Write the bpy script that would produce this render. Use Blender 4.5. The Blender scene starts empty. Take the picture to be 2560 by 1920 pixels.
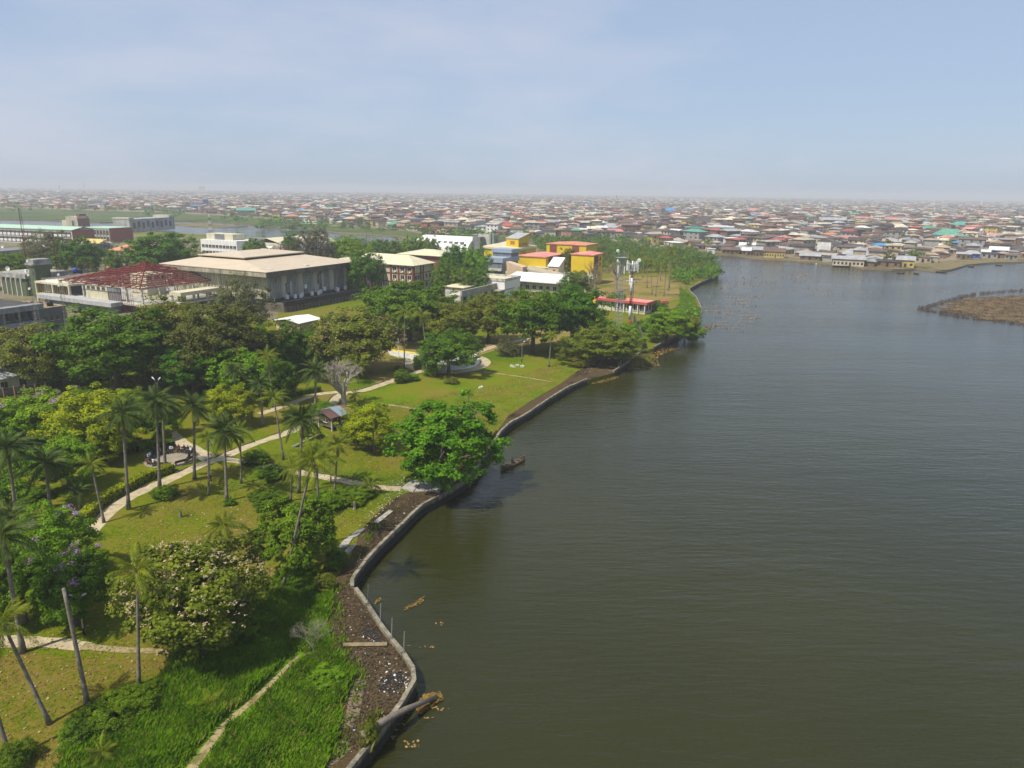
import bpy, math, random
import numpy as np
from mathutils import Vector, Matrix

RND = random.Random(11)
NR = np.random.default_rng(5)
sc = bpy.context.scene
COL = sc.collection
PI = math.pi

# ------------------------------------------------------------------ camera, sky, sun, exposure
CAM_H, FPX = 40.0, 1775.0                      # drone height (m), focal length in pixels of a 2560 px wide frame
PITCH, ROLL = math.radians(15.2), math.radians(0.75)
_f = Vector((0, math.cos(PITCH), -math.sin(PITCH)))
_u0, _r0 = Vector((0, math.sin(PITCH), math.cos(PITCH))), Vector((1, 0, 0))
_r = _r0 * math.cos(ROLL) + _u0 * math.sin(ROLL)
_u = _u0 * math.cos(ROLL) - _r0 * math.sin(ROLL)
CAMP = Vector((0, 0, CAM_H))
cd = bpy.data.cameras.new('camera')
cd.sensor_width, cd.lens = 36.0, 36.0 * FPX / 2560
cd.clip_start, cd.clip_end = 0.5, 40000
cam = bpy.data.objects.new('camera', cd)
COL.objects.link(cam)
cam.matrix_world = Matrix(((_r.x, _u.x, -_f.x, 0), (_r.y, _u.y, -_f.y, 0), (_r.z, _u.z, -_f.z, CAM_H), (0, 0, 0, 1)))
sc.camera = cam

SUN_EL = math.radians(57)
SUN_DIR = Vector((-0.755, -0.655, 0)).normalized()         # where the sun stands, seen from above
to_sun = Vector((SUN_DIR.x * math.cos(SUN_EL), SUN_DIR.y * math.cos(SUN_EL), math.sin(SUN_EL)))
sl = bpy.data.lights.new('sun', 'SUN')
sl.energy, sl.angle, sl.color = 4.8, math.radians(0.6), (1.0, 0.93, 0.80)
so = bpy.data.objects.new('sun', sl)
so.rotation_euler = to_sun.to_track_quat('Z', 'Y').to_euler()
COL.objects.link(so)

W = bpy.data.worlds.new('World')
sc.world = W
W.use_nodes = True
wt = W.node_tree
wt.nodes.clear()
def N(t, typ, **k):
    n = t.nodes.new(typ)
    for a, b in k.items():
        setattr(n, a, b)
    return n
sky = N(wt, 'ShaderNodeTexSky', sky_type='NISHITA', sun_disc=False)
sky.sun_elevation = SUN_EL
sky.sun_rotation = math.atan2(to_sun.x, to_sun.y)
sky.air_density, sky.dust_density, sky.ozone_density, sky.altitude = 1.0, 1.0, 2.5, 0
tcw = N(wt, 'ShaderNodeTexCoord')
mpw = N(wt, 'ShaderNodeMapping'); mpw.inputs['Scale'].default_value = (1.3, 1.3, 4.6); mpw.inputs['Location'].default_value = (.4, 0.2, .31)
nzw = N(wt, 'ShaderNodeTexNoise'); nzw.inputs['Scale'].default_value = 1.5; nzw.inputs['Detail'].default_value = 5; nzw.inputs['Roughness'].default_value = .55
crw = N(wt, 'ShaderNodeValToRGB'); crw.color_ramp.elements[0].position = .46; crw.color_ramp.elements[1].position = .66
crw.color_ramp.elements[0].color = (0, 0, 0, 1); crw.color_ramp.elements[1].color = (.42, .42, .42, 1)
mxw = N(wt, 'ShaderNodeMix', data_type='RGBA'); mxw.inputs['B'].default_value = (5.5, 5.4, 6.1, 1)
veil = N(wt, 'ShaderNodeMix', data_type='RGBA'); veil.inputs['Factor'].default_value = .72; veil.inputs['B'].default_value = (3.3, 4.15, 5.6, 1)
bg = N(wt, 'ShaderNodeBackground'); bg.inputs['Strength'].default_value = 0.105
wo = N(wt, 'ShaderNodeOutputWorld')
L = wt.links.new
L(tcw.outputs['Generated'], mpw.inputs['Vector']); L(mpw.outputs['Vector'], nzw.inputs['Vector'])
L(nzw.outputs['Fac'], crw.inputs['Fac']); L(crw.outputs['Color'], mxw.inputs['Factor'])
L(sky.outputs['Color'], veil.inputs['A']); L(veil.outputs['Result'], mxw.inputs['A']); L(mxw.outputs['Result'], bg.inputs['Color']); L(bg.outputs['Background'], wo.inputs['Surface'])
sc.view_settings.view_transform = 'Standard'
sc.view_settings.look = 'None'
sc.view_settings.exposure = 0.33
sc.view_settings.gamma = 1.0
sc.view_settings.use_curve_mapping = False
sc.cycles.max_bounces = 6
sc.cycles.diffuse_bounces = 3
sc.cycles.glossy_bounces = 2
sc.cycles.transmission_bounces = 3
sc.cycles.transparent_max_bounces = 6
sc.cycles.volume_bounces = 0
sc.cycles.caustics_reflective = False
sc.cycles.caustics_refractive = False
sc.cycles.use_denoising = True

# ------------------------------------------------------------------ layout helpers: a pixel of the 2560x1920 photograph -> a point at a known height
GZ = 1.0                                        # campus ground level above the water
def G(x, y, z=GZ):
    d = _f + _r * ((x - 1280) / FPX) - _u * ((y - 960) / FPX)
    return CAMP + d * ((z - CAM_H) / d.z)
def proj(P):
    v = Vector(P) - CAMP
    w = v.dot(_f)
    return (1280 + FPX * v.dot(_r) / w, 960 - FPX * v.dot(_u) / w)
def height_at(b, y):
    lo, hi = -5.0, 200.0
    for _ in range(50):
        m = (lo + hi) / 2
        if proj((b.x, b.y, m))[1] > y: lo = m
        else: hi = m
    return lo
VS = 2560 / 2212
def V(x, y, z=GZ):                               # same, for points read off the 2212 px view
    return G(x * VS, y * VS, z)
def metres(px, P):                               # size in metres of px pixels at P
    return px * (Vector(P) - CAMP).dot(_f) / FPX

# ------------------------------------------------------------------ object helpers
def tag(o, label=None, cat=None, group=None, kind=None):
    if label: o['label'] = label
    if cat: o['category'] = cat
    if group: o['group'] = group
    if kind: o['kind'] = kind
    return o
def thing(name, label, cat, loc=(0, 0, 0), rz=0.0, group=None):
    o = bpy.data.objects.new(name, None)
    o.empty_display_size = .3
    o.location = loc
    o.rotation_euler = (0, 0, rz)
    COL.objects.link(o)
    return tag(o, label, cat, group)
def link(name, me, parent=None, loc=None, rot=None, scale=None):
    o = bpy.data.objects.new(name, me)
    COL.objects.link(o)
    if parent: o.parent = parent
    if loc is not None: o.location = loc
    if rot is not None: o.rotation_euler = rot
    if scale is not None: o.scale = scale
    return o
class MB:
    def __init__(s):
        s.v, s.f, s.m = [], [], []
    def face(s, pts, m=0):
        i = len(s.v)
        s.v += [tuple(p) for p in pts]
        s.f.append(tuple(range(i, i + len(pts)))); s.m.append(m)
        return s
    def box(s, x0, x1, y0, y1, z0, z1, m=0):
        i = len(s.v)
        s.v += [(x0, y0, z0), (x1, y0, z0), (x1, y1, z0), (x0, y1, z0), (x0, y0, z1), (x1, y0, z1), (x1, y1, z1), (x0, y1, z1)]
        s.f += [tuple(i + k for k in q) for q in ((0, 3, 2, 1), (4, 5, 6, 7), (0, 1, 5, 4), (1, 2, 6, 5), (2, 3, 7, 6), (3, 0, 4, 7))]
        s.m += [m] * 6
        return s
    def prism(s, poly, z0, z1, m=0, bottom=True):
        n, i = len(poly), len(s.v)
        zz = z1 if isinstance(z1, (list, tuple)) else [z1] * n
        s.v += [(p[0], p[1], z0) for p in poly] + [(p[0], p[1], zz[k]) for k, p in enumerate(poly)]
        s.f.append(tuple(i + n + k for k in range(n))); s.m.append(m)
        if bottom: s.f.append(tuple(i + n - 1 - k for k in range(n))); s.m.append(m)
        for k in range(n):
            s.f.append((i + k, i + (k + 1) % n, i + n + (k + 1) % n, i + n + k)); s.m.append(m)
        return s
    def tube(s, pts, rad, n=6, m=0, cap=True):
        pts = [Vector(p) for p in pts]
        if not isinstance(rad, (list, tuple)): rad = [rad] * len(pts)
        i0 = len(s.v)
        ref = Vector((1, 0, 0))
        for k, p in enumerate(pts):
            t = (pts[min(k + 1, len(pts) - 1)] - pts[max(k - 1, 0)]).normalized()
            a = t.cross(ref)
            if a.length < .05: a = t.cross(Vector((0, 1, 0)))
            a.normalize(); b = t.cross(a)
            for j in range(n):
                c = 2 * PI * j / n
                s.v.append(tuple(p + (a * math.cos(c) + b * math.sin(c)) * rad[k]))
        for k in range(len(pts) - 1):
            for j in range(n):
                q = i0 + k * n
                s.f.append((q + j, q + (j + 1) % n, q + n + (j + 1) % n, q + n + j)); s.m.append(m)
        if cap:
            s.f.append(tuple(i0 + j for j in reversed(range(n)))); s.m.append(m)
            s.f.append(tuple(i0 + (len(pts) - 1) * n + j for j in range(n))); s.m.append(m)
        return s
    def bar(s, p, q, w, m=0):
        return s.tube([p, q], w * .7071, 4, m)
    def mesh(s, name, mats, smooth=False):
        me = bpy.data.meshes.new(name)
        me.from_pydata(s.v, [], s.f)
        for a in (mats if isinstance(mats, (list, tuple)) else [mats]): me.materials.append(a)
        if max(s.m, default=0): me.polygons.foreach_set('material_index', s.m)
        if smooth: me.polygons.foreach_set('use_smooth', [True] * len(s.f))
        me.update()
        return me
    def build(s, name, mats, parent=None, smooth=False, loc=None, rot=None):
        return link(name, s.mesh(name, mats, smooth), parent, loc, rot)
def quads_mesh(name, P, mats, col=None, midx=None, smooth=False):
    """P: (n,4,3) array of separate quads"""
    n = len(P)
    me = bpy.data.meshes.new(name)
    me.vertices.add(n * 4); me.loops.add(n * 4); me.polygons.add(n)
    me.vertices.foreach_set('co', np.ascontiguousarray(P, dtype=np.float32).ravel())
    me.loops.foreach_set('vertex_index', np.arange(n * 4, dtype=np.int32))
    me.polygons.foreach_set('loop_start', np.arange(0, n * 4, 4, dtype=np.int32))
    for a in (mats if isinstance(mats, (list, tuple)) else [mats]): me.materials.append(a)
    if midx is not None: me.polygons.foreach_set('material_index', np.asarray(midx, dtype=np.int32))
    if col is not None:
        ca = me.color_attributes.new('Col', 'FLOAT_COLOR', 'POINT')
        c = np.ones((n * 4, 4), dtype=np.float32); c[:, :3] = np.repeat(np.asarray(col, dtype=np.float32), 4, axis=0)
        ca.data.foreach_set('color', c.ravel())
    me.update(calc_edges=True)
    return me

# ------------------------------------------------------------------ materials
_M = {}
def mat(name, c, rough=.85, var=.25, scale=.6, bump=0., c2=None, stain=0., metal=0., spec=.3, streak=False):
    if name in _M: return _M[name]
    m = bpy.data.materials.new(name); m.use_nodes = True
    t = m.node_tree; b = t.nodes['Principled BSDF']; l = t.links.new
    b.inputs['Roughness'].default_value = rough; b.inputs['Metallic'].default_value = metal
    b.inputs['Specular IOR Level'].default_value = spec
    tc = N(t, 'ShaderNodeNewGeometry'); mp = N(t, 'ShaderNodeMapping')
    l(tc.outputs['Position'], mp.inputs['Vector'])
    mp.inputs['Scale'].default_value = (1, 1, .22) if streak else (1, 1, 1)
    nz = N(t, 'ShaderNodeTexNoise'); nz.inputs['Scale'].default_value = scale; nz.inputs['Detail'].default_value = 6; nz.inputs['Roughness'].default_value = .62
    l(mp.outputs['Vector'], nz.inputs['Vector'])
    rp = N(t, 'ShaderNodeValToRGB'); rp.color_ramp.elements[0].position = .33; rp.color_ramp.elements[1].position = .68
    d = c2 or tuple(x * (1 - var) for x in c)
    rp.color_ramp.elements[0].color = (*d, 1); rp.color_ramp.elements[1].color = (*c, 1)
    l(nz.outputs['Fac'], rp.inputs['Fac'])
    out = rp.outputs['Color']
    if stain:
        n2 = N(t, 'ShaderNodeTexNoise'); n2.inputs['Scale'].default_value = scale * 2.6; n2.inputs['Detail'].default_value = 4
        m2 = N(t, 'ShaderNodeMapping'); m2.inputs['Scale'].default_value = (1, 1, .12)
        l(tc.outputs['Position'], m2.inputs['Vector']); l(m2.outputs['Vector'], n2.inputs['Vector'])
        r2 = N(t, 'ShaderNodeMapRange'); r2.inputs['From Min'].default_value = .5; r2.inputs['From Max'].default_value = .7; r2.inputs['To Max'].default_value = stain
        l(n2.outputs['Fac'], r2.inputs['Value'])
        mx = N(t, 'ShaderNodeMix', data_type='RGBA'); mx.inputs['B'].default_value = (.03, .028, .024, 1)
        l(r2.outputs['Result'], mx.inputs['Factor']); l(out, mx.inputs['A']); out = mx.outputs['Result']
    l(out, b.inputs['Base Color'])
    if bump:
        bp = N(t, 'ShaderNodeBump'); bp.inputs['Strength'].default_value = bump; bp.inputs['Distance'].default_value = .08
        n3 = N(t, 'ShaderNodeTexNoise'); n3.inputs['Scale'].default_value = scale * 9
        l(tc.outputs['Position'], n3.inputs['Vector']); l(n3.outputs['Fac'], bp.inputs['Height']); l(bp.outputs['Normal'], b.inputs['Normal'])
    _M[name] = m
    return m
def roofmat(name, c, c2=None, pitch=.9, rough=.55):
    """sheet roofing: ribs along the object's own y, patchy weathering"""
    if name in _M: return _M[name]
    m = mat(name, c, rough, .22, .35, c2=c2)
    t = m.node_tree; b = t.nodes['Principled BSDF']
    tc = N(t, 'ShaderNodeTexCoord'); wv = N(t, 'ShaderNodeTexWave'); wv.inputs['Scale'].default_value = pitch; wv.inputs['Distortion'].default_value = 0
    t.links.new(tc.outputs['Object'], wv.inputs['Vector'])
    bp = N(t, 'ShaderNodeBump'); bp.inputs['Strength'].default_value = .25; bp.inputs['Distance'].default_value = .05
    t.links.new(wv.outputs['Fac'], bp.inputs['Height']); t.links.new(bp.outputs['Normal'], b.inputs['Normal'])
    return m
def leafmat(name, c, c2, trans=.42, rough=.55):
    if name in _M: return _M[name]
    m = bpy.data.materials.new(name); m.use_nodes = True
    t = m.node_tree; t.nodes.remove(t.nodes['Principled BSDF']); l = t.links.new
    out = t.nodes['Material Output']
    ge = N(t, 'ShaderNodeNewGeometry'); rp = N(t, 'ShaderNodeValToRGB')
    e = rp.color_ramp.elements; e[0].color = (*c, 1); e[1].color = (*c2, 1); e[0].position = .1; e[1].position = .95
    oi = N(t, 'ShaderNodeObjectInfo')
    nz = N(t, 'ShaderNodeTexNoise'); nz.inputs['Scale'].default_value = .55; nz.inputs['Detail'].default_value = 2
    l(ge.outputs['Position'], nz.inputs['Vector'])
    ad = N(t, 'ShaderNodeMath', operation='MULTIPLY_ADD'); ad.inputs[1].default_value = .55
    l(ge.outputs['Random Per Island'], ad.inputs[0])
    sb = N(t, 'ShaderNodeMath', operation='MULTIPLY_ADD'); sb.inputs[1].default_value = 1.5; sb.inputs[2].default_value = -.52
    l(nz.outputs['Fac'], sb.inputs[0]); l(sb.outputs[0], ad.inputs[2]); l(ad.outputs[0], rp.inputs['Fac'])
    hs = N(t, 'ShaderNodeHueSaturation')
    mr = N(t, 'ShaderNodeMapRange'); mr.inputs['To Min'].default_value = .485; mr.inputs['To Max'].default_value = .512
    l(oi.outputs['Random'], mr.inputs['Value']); l(mr.outputs['Result'], hs.inputs['Hue']); l(rp.outputs['Color'], hs.inputs['Color'])
    df = N(t, 'ShaderNodeBsdfPrincipled'); df.inputs['Roughness'].default_value = rough; df.inputs['Specular IOR Level'].default_value = .12
    tr = N(t, 'ShaderNodeBsdfTranslucent'); mx = N(t, 'ShaderNodeMixShader'); mx.inputs['Fac'].default_value = trans
    l(hs.outputs['Color'], df.inputs['Base Color']); l(hs.outputs['Color'], tr.inputs['Color'])
    l(df.outputs[0], mx.inputs[1]); l(tr.outputs[0], mx.inputs[2]); l(mx.outputs[0], out.inputs['Surface'])
    _M[name] = m
    return m
def colmat(name, rough=.85, var=.25, scale=.25):
    """colour carried by each piece (painted or weathered colour of the thing itself)"""
    if name in _M: return _M[name]
    m = bpy.data.materials.new(name); m.use_nodes = True
    t = m.node_tree; b = t.nodes['Principled BSDF']; l = t.links.new
    b.inputs['Roughness'].default_value = rough; b.inputs['Specular IOR Level'].default_value = .25
    at = N(t, 'ShaderNodeAttribute', attribute_name='Col'); ge = N(t, 'ShaderNodeNewGeometry')
    nz = N(t, 'ShaderNodeTexNoise'); nz.inputs['Scale'].default_value = scale; nz.inputs['Detail'].default_value = 4
    l(ge.outputs['Position'], nz.inputs['Vector'])
    mr = N(t, 'ShaderNodeMapRange'); mr.inputs['From Min'].default_value = .3; mr.inputs['From Max'].default_value = .7; mr.inputs['To Min'].default_value = 1 - var; mr.inputs['To Max'].default_value = 1 + var * .4
    l(nz.outputs['Fac'], mr.inputs['Value'])
    mx = N(t, 'ShaderNodeVectorMath', operation='MULTIPLY')
    l(at.outputs['Color'], mx.inputs[0]); l(mr.outputs['Result'], mx.inputs[1]); l(mx.outputs['Vector'], b.inputs['Base Color'])
    _M[name] = m
    return m
CONC = mat('weathered concrete', (.36, .34, .29), var=.35, scale=.5, stain=.45, bump=.3)
CONC2 = mat('pale concrete', (.52, .5, .43), var=.25, scale=.4, stain=.35, bump=.2)
GREYC = mat('grey concrete', (.2, .205, .21), var=.35, scale=.4, stain=.4)
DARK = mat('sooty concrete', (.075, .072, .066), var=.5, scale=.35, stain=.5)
CREAM = mat('cream paint', (.56, .52, .37), var=.15, scale=.4, stain=.25)
WHITE = mat('white paint', (.72, .72, .69), var=.12, scale=.4, stain=.22)
GLASS = mat('window glass', (.016, .02, .024), rough=.18, var=.3, spec=.5)
STEEL = mat('galvanised steel', (.42, .43, .44), rough=.45, var=.25, scale=1.5, metal=.5)
RUST = mat("red oxide steel", (.18, .026, .02), var=.45, scale=.9)
BARK = mat('bark', (.16, .13, .1), var=.5, scale=1.6, bump=.8)
PBARK = mat('palm bark', (.25, .22, .18), var=.5, scale=2.2, bump=.8)
WOOD = mat('grey timber', (.15, .12, .09), var=.5, scale=1.3)

# ------------------------------------------------------------------ water, land, paths
def sheet(name, poly, z, m, kind='structure'):
    o = MB().face([(p[0], p[1], z) for p in poly]).build(name, m)
    return tag(o, kind=kind)
def ccw(poly):
    a = sum(poly[i][0] * poly[(i + 1) % len(poly)][1] - poly[(i + 1) % len(poly)][0] * poly[i][1] for i in range(len(poly)))
    return list(poly) if a > 0 else list(reversed(poly))
def P2(pts, z=GZ):
    return [(q.x, q.y) for q in (G(x, y, z) for x, y in pts)]

wm = bpy.data.materials.new('lagoon water'); wm.use_nodes = True
t = wm.node_tree; b = t.nodes['Principled BSDF']; l = t.links.new
b.inputs['Roughness'].default_value = .09; b.inputs['IOR'].default_value = 1.33; b.inputs['Specular IOR Level'].default_value = .5
ge = N(t, 'ShaderNodeNewGeometry')
n0 = N(t, 'ShaderNodeTexNoise'); n0.inputs['Scale'].default_value = .018; n0.inputs['Detail'].default_value = 3; l(ge.outputs['Position'], n0.inputs['Vector'])
rp = N(t, 'ShaderNodeValToRGB'); rp.color_ramp.elements[0].position = .35; rp.color_ramp.elements[1].position = .7
rp.color_ramp.elements[0].color = (.0170, .0190, .0030, 1); rp.color_ramp.elements[1].color = (.027, .0275, .0055, 1)
l(n0.outputs['Fac'], rp.inputs['Fac']); l(rp.outputs['Color'], b.inputs['Base Color'])
mp = N(t, 'ShaderNodeMapping'); mp.inputs['Rotation'].default_value = (0, 0, math.radians(-12)); mp.inputs['Scale'].default_value = (.3, 1.25, 1)
l(ge.outputs['Position'], mp.inputs['Vector'])
n1 = N(t, 'ShaderNodeTexNoise'); n1.inputs['Scale'].default_value = 1.0; n1.inputs['Detail'].default_value = 4; n1.inputs['Roughness'].default_value = .6; l(mp.outputs['Vector'], n1.inputs['Vector'])
n2 = N(t, 'ShaderNodeTexNoise'); n2.inputs['Scale'].default_value = .22; n2.inputs['Detail'].default_value = 2; l(mp.outputs['Vector'], n2.inputs['Vector'])
am = N(t, 'ShaderNodeMath', operation='MULTIPLY_ADD'); am.inputs[1].default_value = 1.2; l(n2.outputs['Fac'], am.inputs[0]); l(n1.outputs['Fac'], am.inputs[2])
bp = N(t, 'ShaderNodeBump'); bp.inputs['Distance'].default_value = .32
nw = N(t, 'ShaderNodeTexNoise'); nw.inputs['Scale'].default_value = .03; nw.inputs['Detail'].default_value = 3; mw = N(t, 'ShaderNodeMapping'); mw.inputs['Scale'].default_value = (.5, 1.3, 1)
l(ge.outputs['Position'], mw.inputs['Vector']); l(mw.outputs['Vector'], nw.inputs['Vector'])
rw_ = N(t, 'ShaderNodeMapRange'); rw_.inputs['From Min'].default_value = .35; rw_.inputs['From Max'].default_value = .65; rw_.inputs['To Min'].default_value = .3; rw_.inputs['To Max'].default_value = .5
l(nw.outputs['Fac'], rw_.inputs['Value']); l(rw_.outputs['Result'], bp.inputs['Strength'])
l(am.outputs[0], bp.inputs['Height']); l(bp.outputs['Normal'], b.inputs['Normal'])
_M['water'] = wm
sheet('lagoon_water', [(-9000, -250), (9000, -250), (9000, 12000), (-9000, 12000)], 0.0, wm)

def groundmat(name, cols, scale=.05, fine=1.4, bump=.5, mix=.45):
    m = bpy.data.materials.new(name); m.use_nodes = True
    t = m.node_tree; b = t.nodes['Principled BSDF']; l = t.links.new
    b.inputs['Roughness'].default_value = .95; b.inputs['Specular IOR Level'].default_value = .02
    ge = N(t, 'ShaderNodeNewGeometry')
    a = N(t, 'ShaderNodeTexNoise'); a.inputs['Scale'].default_value = scale; a.inputs['Detail'].default_value = 7; a.inputs['Roughness'].default_value = .65
    c = N(t, 'ShaderNodeTexNoise'); c.inputs['Scale'].default_value = fine; c.inputs['Detail'].default_value = 4; c.inputs['Roughness'].default_value = .7
    for q in (a, c): l(ge.outputs['Position'], q.inputs['Vector'])
    mm = N(t, 'ShaderNodeMath', operation='MULTIPLY_ADD'); mm.inputs[1].default_value = mix; l(c.outputs['Fac'], mm.inputs[0]); l(a.outputs['Fac'], mm.inputs[2])
    sb = N(t, 'ShaderNodeMath', operation='SUBTRACT'); sb.inputs[1].default_value = mix / 2; l(mm.outputs[0], sb.inputs[0])
    rp = N(t, 'ShaderNodeValToRGB'); el = rp.color_ramp.elements
    while len(el) < len(cols): el.new(.5)
    for k, cc in enumerate(cols):
        el[k].position = .34 + .32 * k / (len(cols) - 1); el[k].color = (*cc, 1)
    l(sb.outputs[0], rp.inputs['Fac']); l(rp.outputs['Color'], b.inputs['Base Color'])
    bp = N(t, 'ShaderNodeBump'); bp.inputs['Strength'].default_value = bump; bp.inputs['Distance'].default_value = .2
    l(c.outputs['Fac'], bp.inputs['Height']); l(bp.outputs['Normal'], b.inputs['Normal'])
    _M[name] = m
    return m
LAWN = groundmat('lawn', [(.055, .105, .003), (.08, .122, .004), (.108, .13, .005), (.14, .136, .011), (.128, .105, .018), (.165, .13, .038)], fine=2.4, mix=.75)
GREENLAWN = groundmat('green lawn', [(.058, .112, .003), (.092, .145, .004), (.125, .148, .007), (.128, .126, .011), (.165, .138, .027)], scale=.09, fine=2., mix=.7)
DRY = groundmat('dry park ground', [(.09, .1, .015), (.16, .135, .03), (.22, .165, .06), (.17, .12, .045)], scale=.07)
TALLG = groundmat('tall grass soil', [(.05, .11, .004), (.08, .17, .005), (.115, .19, .008)], scale=.2)
MUD = groundmat('littered mud', [(.022, .016, .010), (.05, .036, .02), (.085, .06, .032), (.06, .043, .02), (.13, .1, .06)], scale=.16, fine=3.2, bump=.9)
DIRT = groundmat('pale dirt', [(.13, .125, .04), (.24, .19, .095), (.31, .25, .14), (.17, .14, .06)], scale=.5, mix=.8)
PAVE = mat('path concrete', (.47, .39, .25), var=.35, scale=.9, stain=.3, bump=.3)
TOWNG = groundmat('town ground', [(.11, .085, .06), (.2, .16, .11), (.25, .2, .14)], scale=.02, fine=.3)
MARSH = groundmat('marsh', [(.03, .06, .015), (.05, .085, .02), (.085, .1, .03), (.06, .1, .02)], scale=.012, fine=.12)
SHOREG = groundmat('shore scrub', [(.05, .07, .015), (.11, .095, .04), (.19, .15, .085), (.08, .085, .025)], scale=.05, fine=.5)

WALL1 = [(860, 1950), (881, 1919), (926, 1868), (978, 1800), (1001, 1770), (1044, 1702), (1035, 1680), (1011, 1640), (978, 1605), (952, 1572), (920, 1517), (889, 1478)]
WALL2 = [(881, 1474), (878, 1458), (891, 1439), (910, 1412), (941, 1377), (1004, 1317), (1051, 1267), (1091, 1250), (1132, 1227), (1175, 1201), (1220, 1130), (1253, 1079), (1280, 1056), (1313, 1041), (1365, 1004), (1429, 966), (1467, 951)]
WALL3 = [(1533, 932), (1552, 919), (1604, 880), (1615, 874)]
WALL4 = [(1633, 871), (1691, 839), (1725, 819), (1746, 813), (1753, 781), (1751, 767), (1740, 744), (1721, 725), (1731, 718), (1754, 706), (1795, 689)]
BACK = [(1796, 676), (1760, 656), (1705, 640), (1560, 622), (1400, 611), (1200, 606), (1060, 610), (960, 613), (850, 609), (700, 598), (560, 590), (430, 582), (300, 575), (100, 566), (-300, 555)]
SHORE = P2(WALL1 + WALL2 + WALL3 + WALL4 + BACK)
land = [(-30, -60)] + SHORE + [(-900, 300), (-400, -60)]
land = ccw(land)
tag(MB().prism(land, -.6, GZ).build('campus_ground', LAWN), kind='structure')

# town land beyond the lagoon, marsh at its edge
FAR = [(2900, 642), (2700, 645), (2560, 654), (2480, 656), (2420, 661), (2380, 673), (2340, 677), (2290, 671), (2230, 673), (2160, 671), (2100, 661), (2020, 656), (1960, 649), (1900, 646), (1840, 638), (1780, 636), (1740, 631),
       (1697, 629), (1600, 614), (1450, 603), (1250, 598), (1060, 598), (1022, 593), (967, 586), (834, 579), (765, 568), (653, 566), (600, 558), (480, 553), (380, 552), (250, 556), (100, 550), (-300, 543)]
FARW = P2(FAR, 0.8)
tl = [(FARW[0][0] + 6000, FARW[0][1])] + FARW + [(-8500, FARW[-1][1]), (-8500, 11800), (8500, 11800)]
tag(MB().prism(ccw(tl), -.5, .8).build('town_ground', TOWNG), kind='structure')
def strip(name, near_px, far_px, z, m, kind='structure'):
    return sheet(name, ccw(P2(near_px, z) + list(reversed(P2(far_px, z)))), z, m, kind)
strip('shore_bank', FAR[1:18], [(2900, 630), (2560, 641), (2480, 645), (2420, 645), (2380, 650), (2340, 655), (2290, 660), (2230, 660), (2160, 662), (2100, 652), (2020, 648), (1960, 642), (1900, 638), (1840, 629), (1780, 624), (1740, 617), (1697, 615)], .804, SHOREG)
strip('marsh_ground', FAR[18:], [(1600, 606), (1450, 597), (1250, 590), (1060, 583), (1022, 580), (967, 572), (834, 565), (765, 552), (653, 546), (600, 541), (480, 535), (380, 530), (250, 527), (100, 522), (-300, 516)], .805, MARSH)
for nm, pts in (('mud_flat', [(653, 563), (765, 566), (834, 577), (967, 584), (1022, 592), (1062, 597), (1062, 601), (1022, 597.5), (967, 589.5), (834, 582.5), (765, 570), (653, 569)]),
                ('mud_bank', [(420, 560), (500, 556), (560, 563), (620, 566), (560, 569), (470, 566)]),
                ('marsh_islet', [(700, 577), (760, 575), (800, 580), (760, 583), (705, 581)])):
    tag(MB().prism(ccw(P2(pts, .3)), -.4, .35).build(nm, SHOREG if nm != 'marsh_islet' else MARSH), kind='structure')

# ground zones lying on the campus ground
sheet('green_lawn', ccw(P2([(905, 985), (1000, 960), (1060, 935), (1200, 925), (1290, 905), (1400, 880), (1430, 905), (1440, 945), (1400, 975), (1330, 1005), (1260, 1035), (1150, 1030), (1040, 1015), (930, 1010)])), GZ + .004, GREENLAWN)
sheet('dry_ground', ccw(P2([(940, 880), (1010, 850), (1180, 848), (1290, 830), (1400, 800), (1480, 800), (1420, 850), (1250, 872), (1190, 890), (1040, 905), (1010, 960), (940, 958), (905, 930)])), GZ + .004, DRY)
SLOPE = groundmat('dry slope', [(.065, .1, .004), (.1, .112, .008), (.13, .112, .015), (.165, .122, .03), (.105, .078, .016)], scale=.12, fine=2.6, mix=.8)
YARD = groundmat('campus yard', [(.07, .085, .02), (.13, .115, .06), (.2, .17, .12), (.1, .1, .03)], scale=.04, fine=.8, mix=.6)
sheet('dry_slope', ccw(P2([(-60, 1960), (-60, 1650), (60, 1632), (200, 1646), (330, 1650), (445, 1648), (400, 1720), (330, 1800), (180, 1880), (120, 1960)])), GZ + .0045, SLOPE)
sheet('campus_yard', ccw(P2([(-80, 905), (150, 852), (330, 800), (540, 790), (690, 800), (700, 770), (930, 738), (1090, 700), (1250, 700), (1440, 690), (1480, 650), (1330, 620), (1000, 617), (700, 602), (400, 588), (0, 582), (-250, 590)])), GZ + .0035, YARD)
sheet('palm_grove_ground', ccw(P2([(1480, 700), (1560, 690), (1720, 695), (1715, 718), (1700, 745), (1640, 765), (1500, 760)])), GZ + .004, DRY)
sheet('tall_grass_soil', ccw(P2([(120, 1960), (180, 1880), (330, 1800), (400, 1720), (440, 1640), (520, 1640), (600, 1600), (650, 1500), (700, 1440), (790, 1430), (830, 1470), (815, 1560), (830, 1630), (885, 1690), (850, 1760), (845, 1830), (790, 1960)])), GZ + .004, TALLG)
sheet('mud_shore', ccw(P2([(770, 1960), (800, 1880), (850, 1830), (862, 1750), (885, 1690), (850, 1640), (815, 1560), (815, 1480), (850, 1430), (880, 1385), (900, 1330), (935, 1290), (985, 1245), (1060, 1215), (1175, 1160), (1240, 1075)] + list(reversed(WALL2[:12])) + list(reversed(WALL1)))), GZ + .008, MUD)
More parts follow.
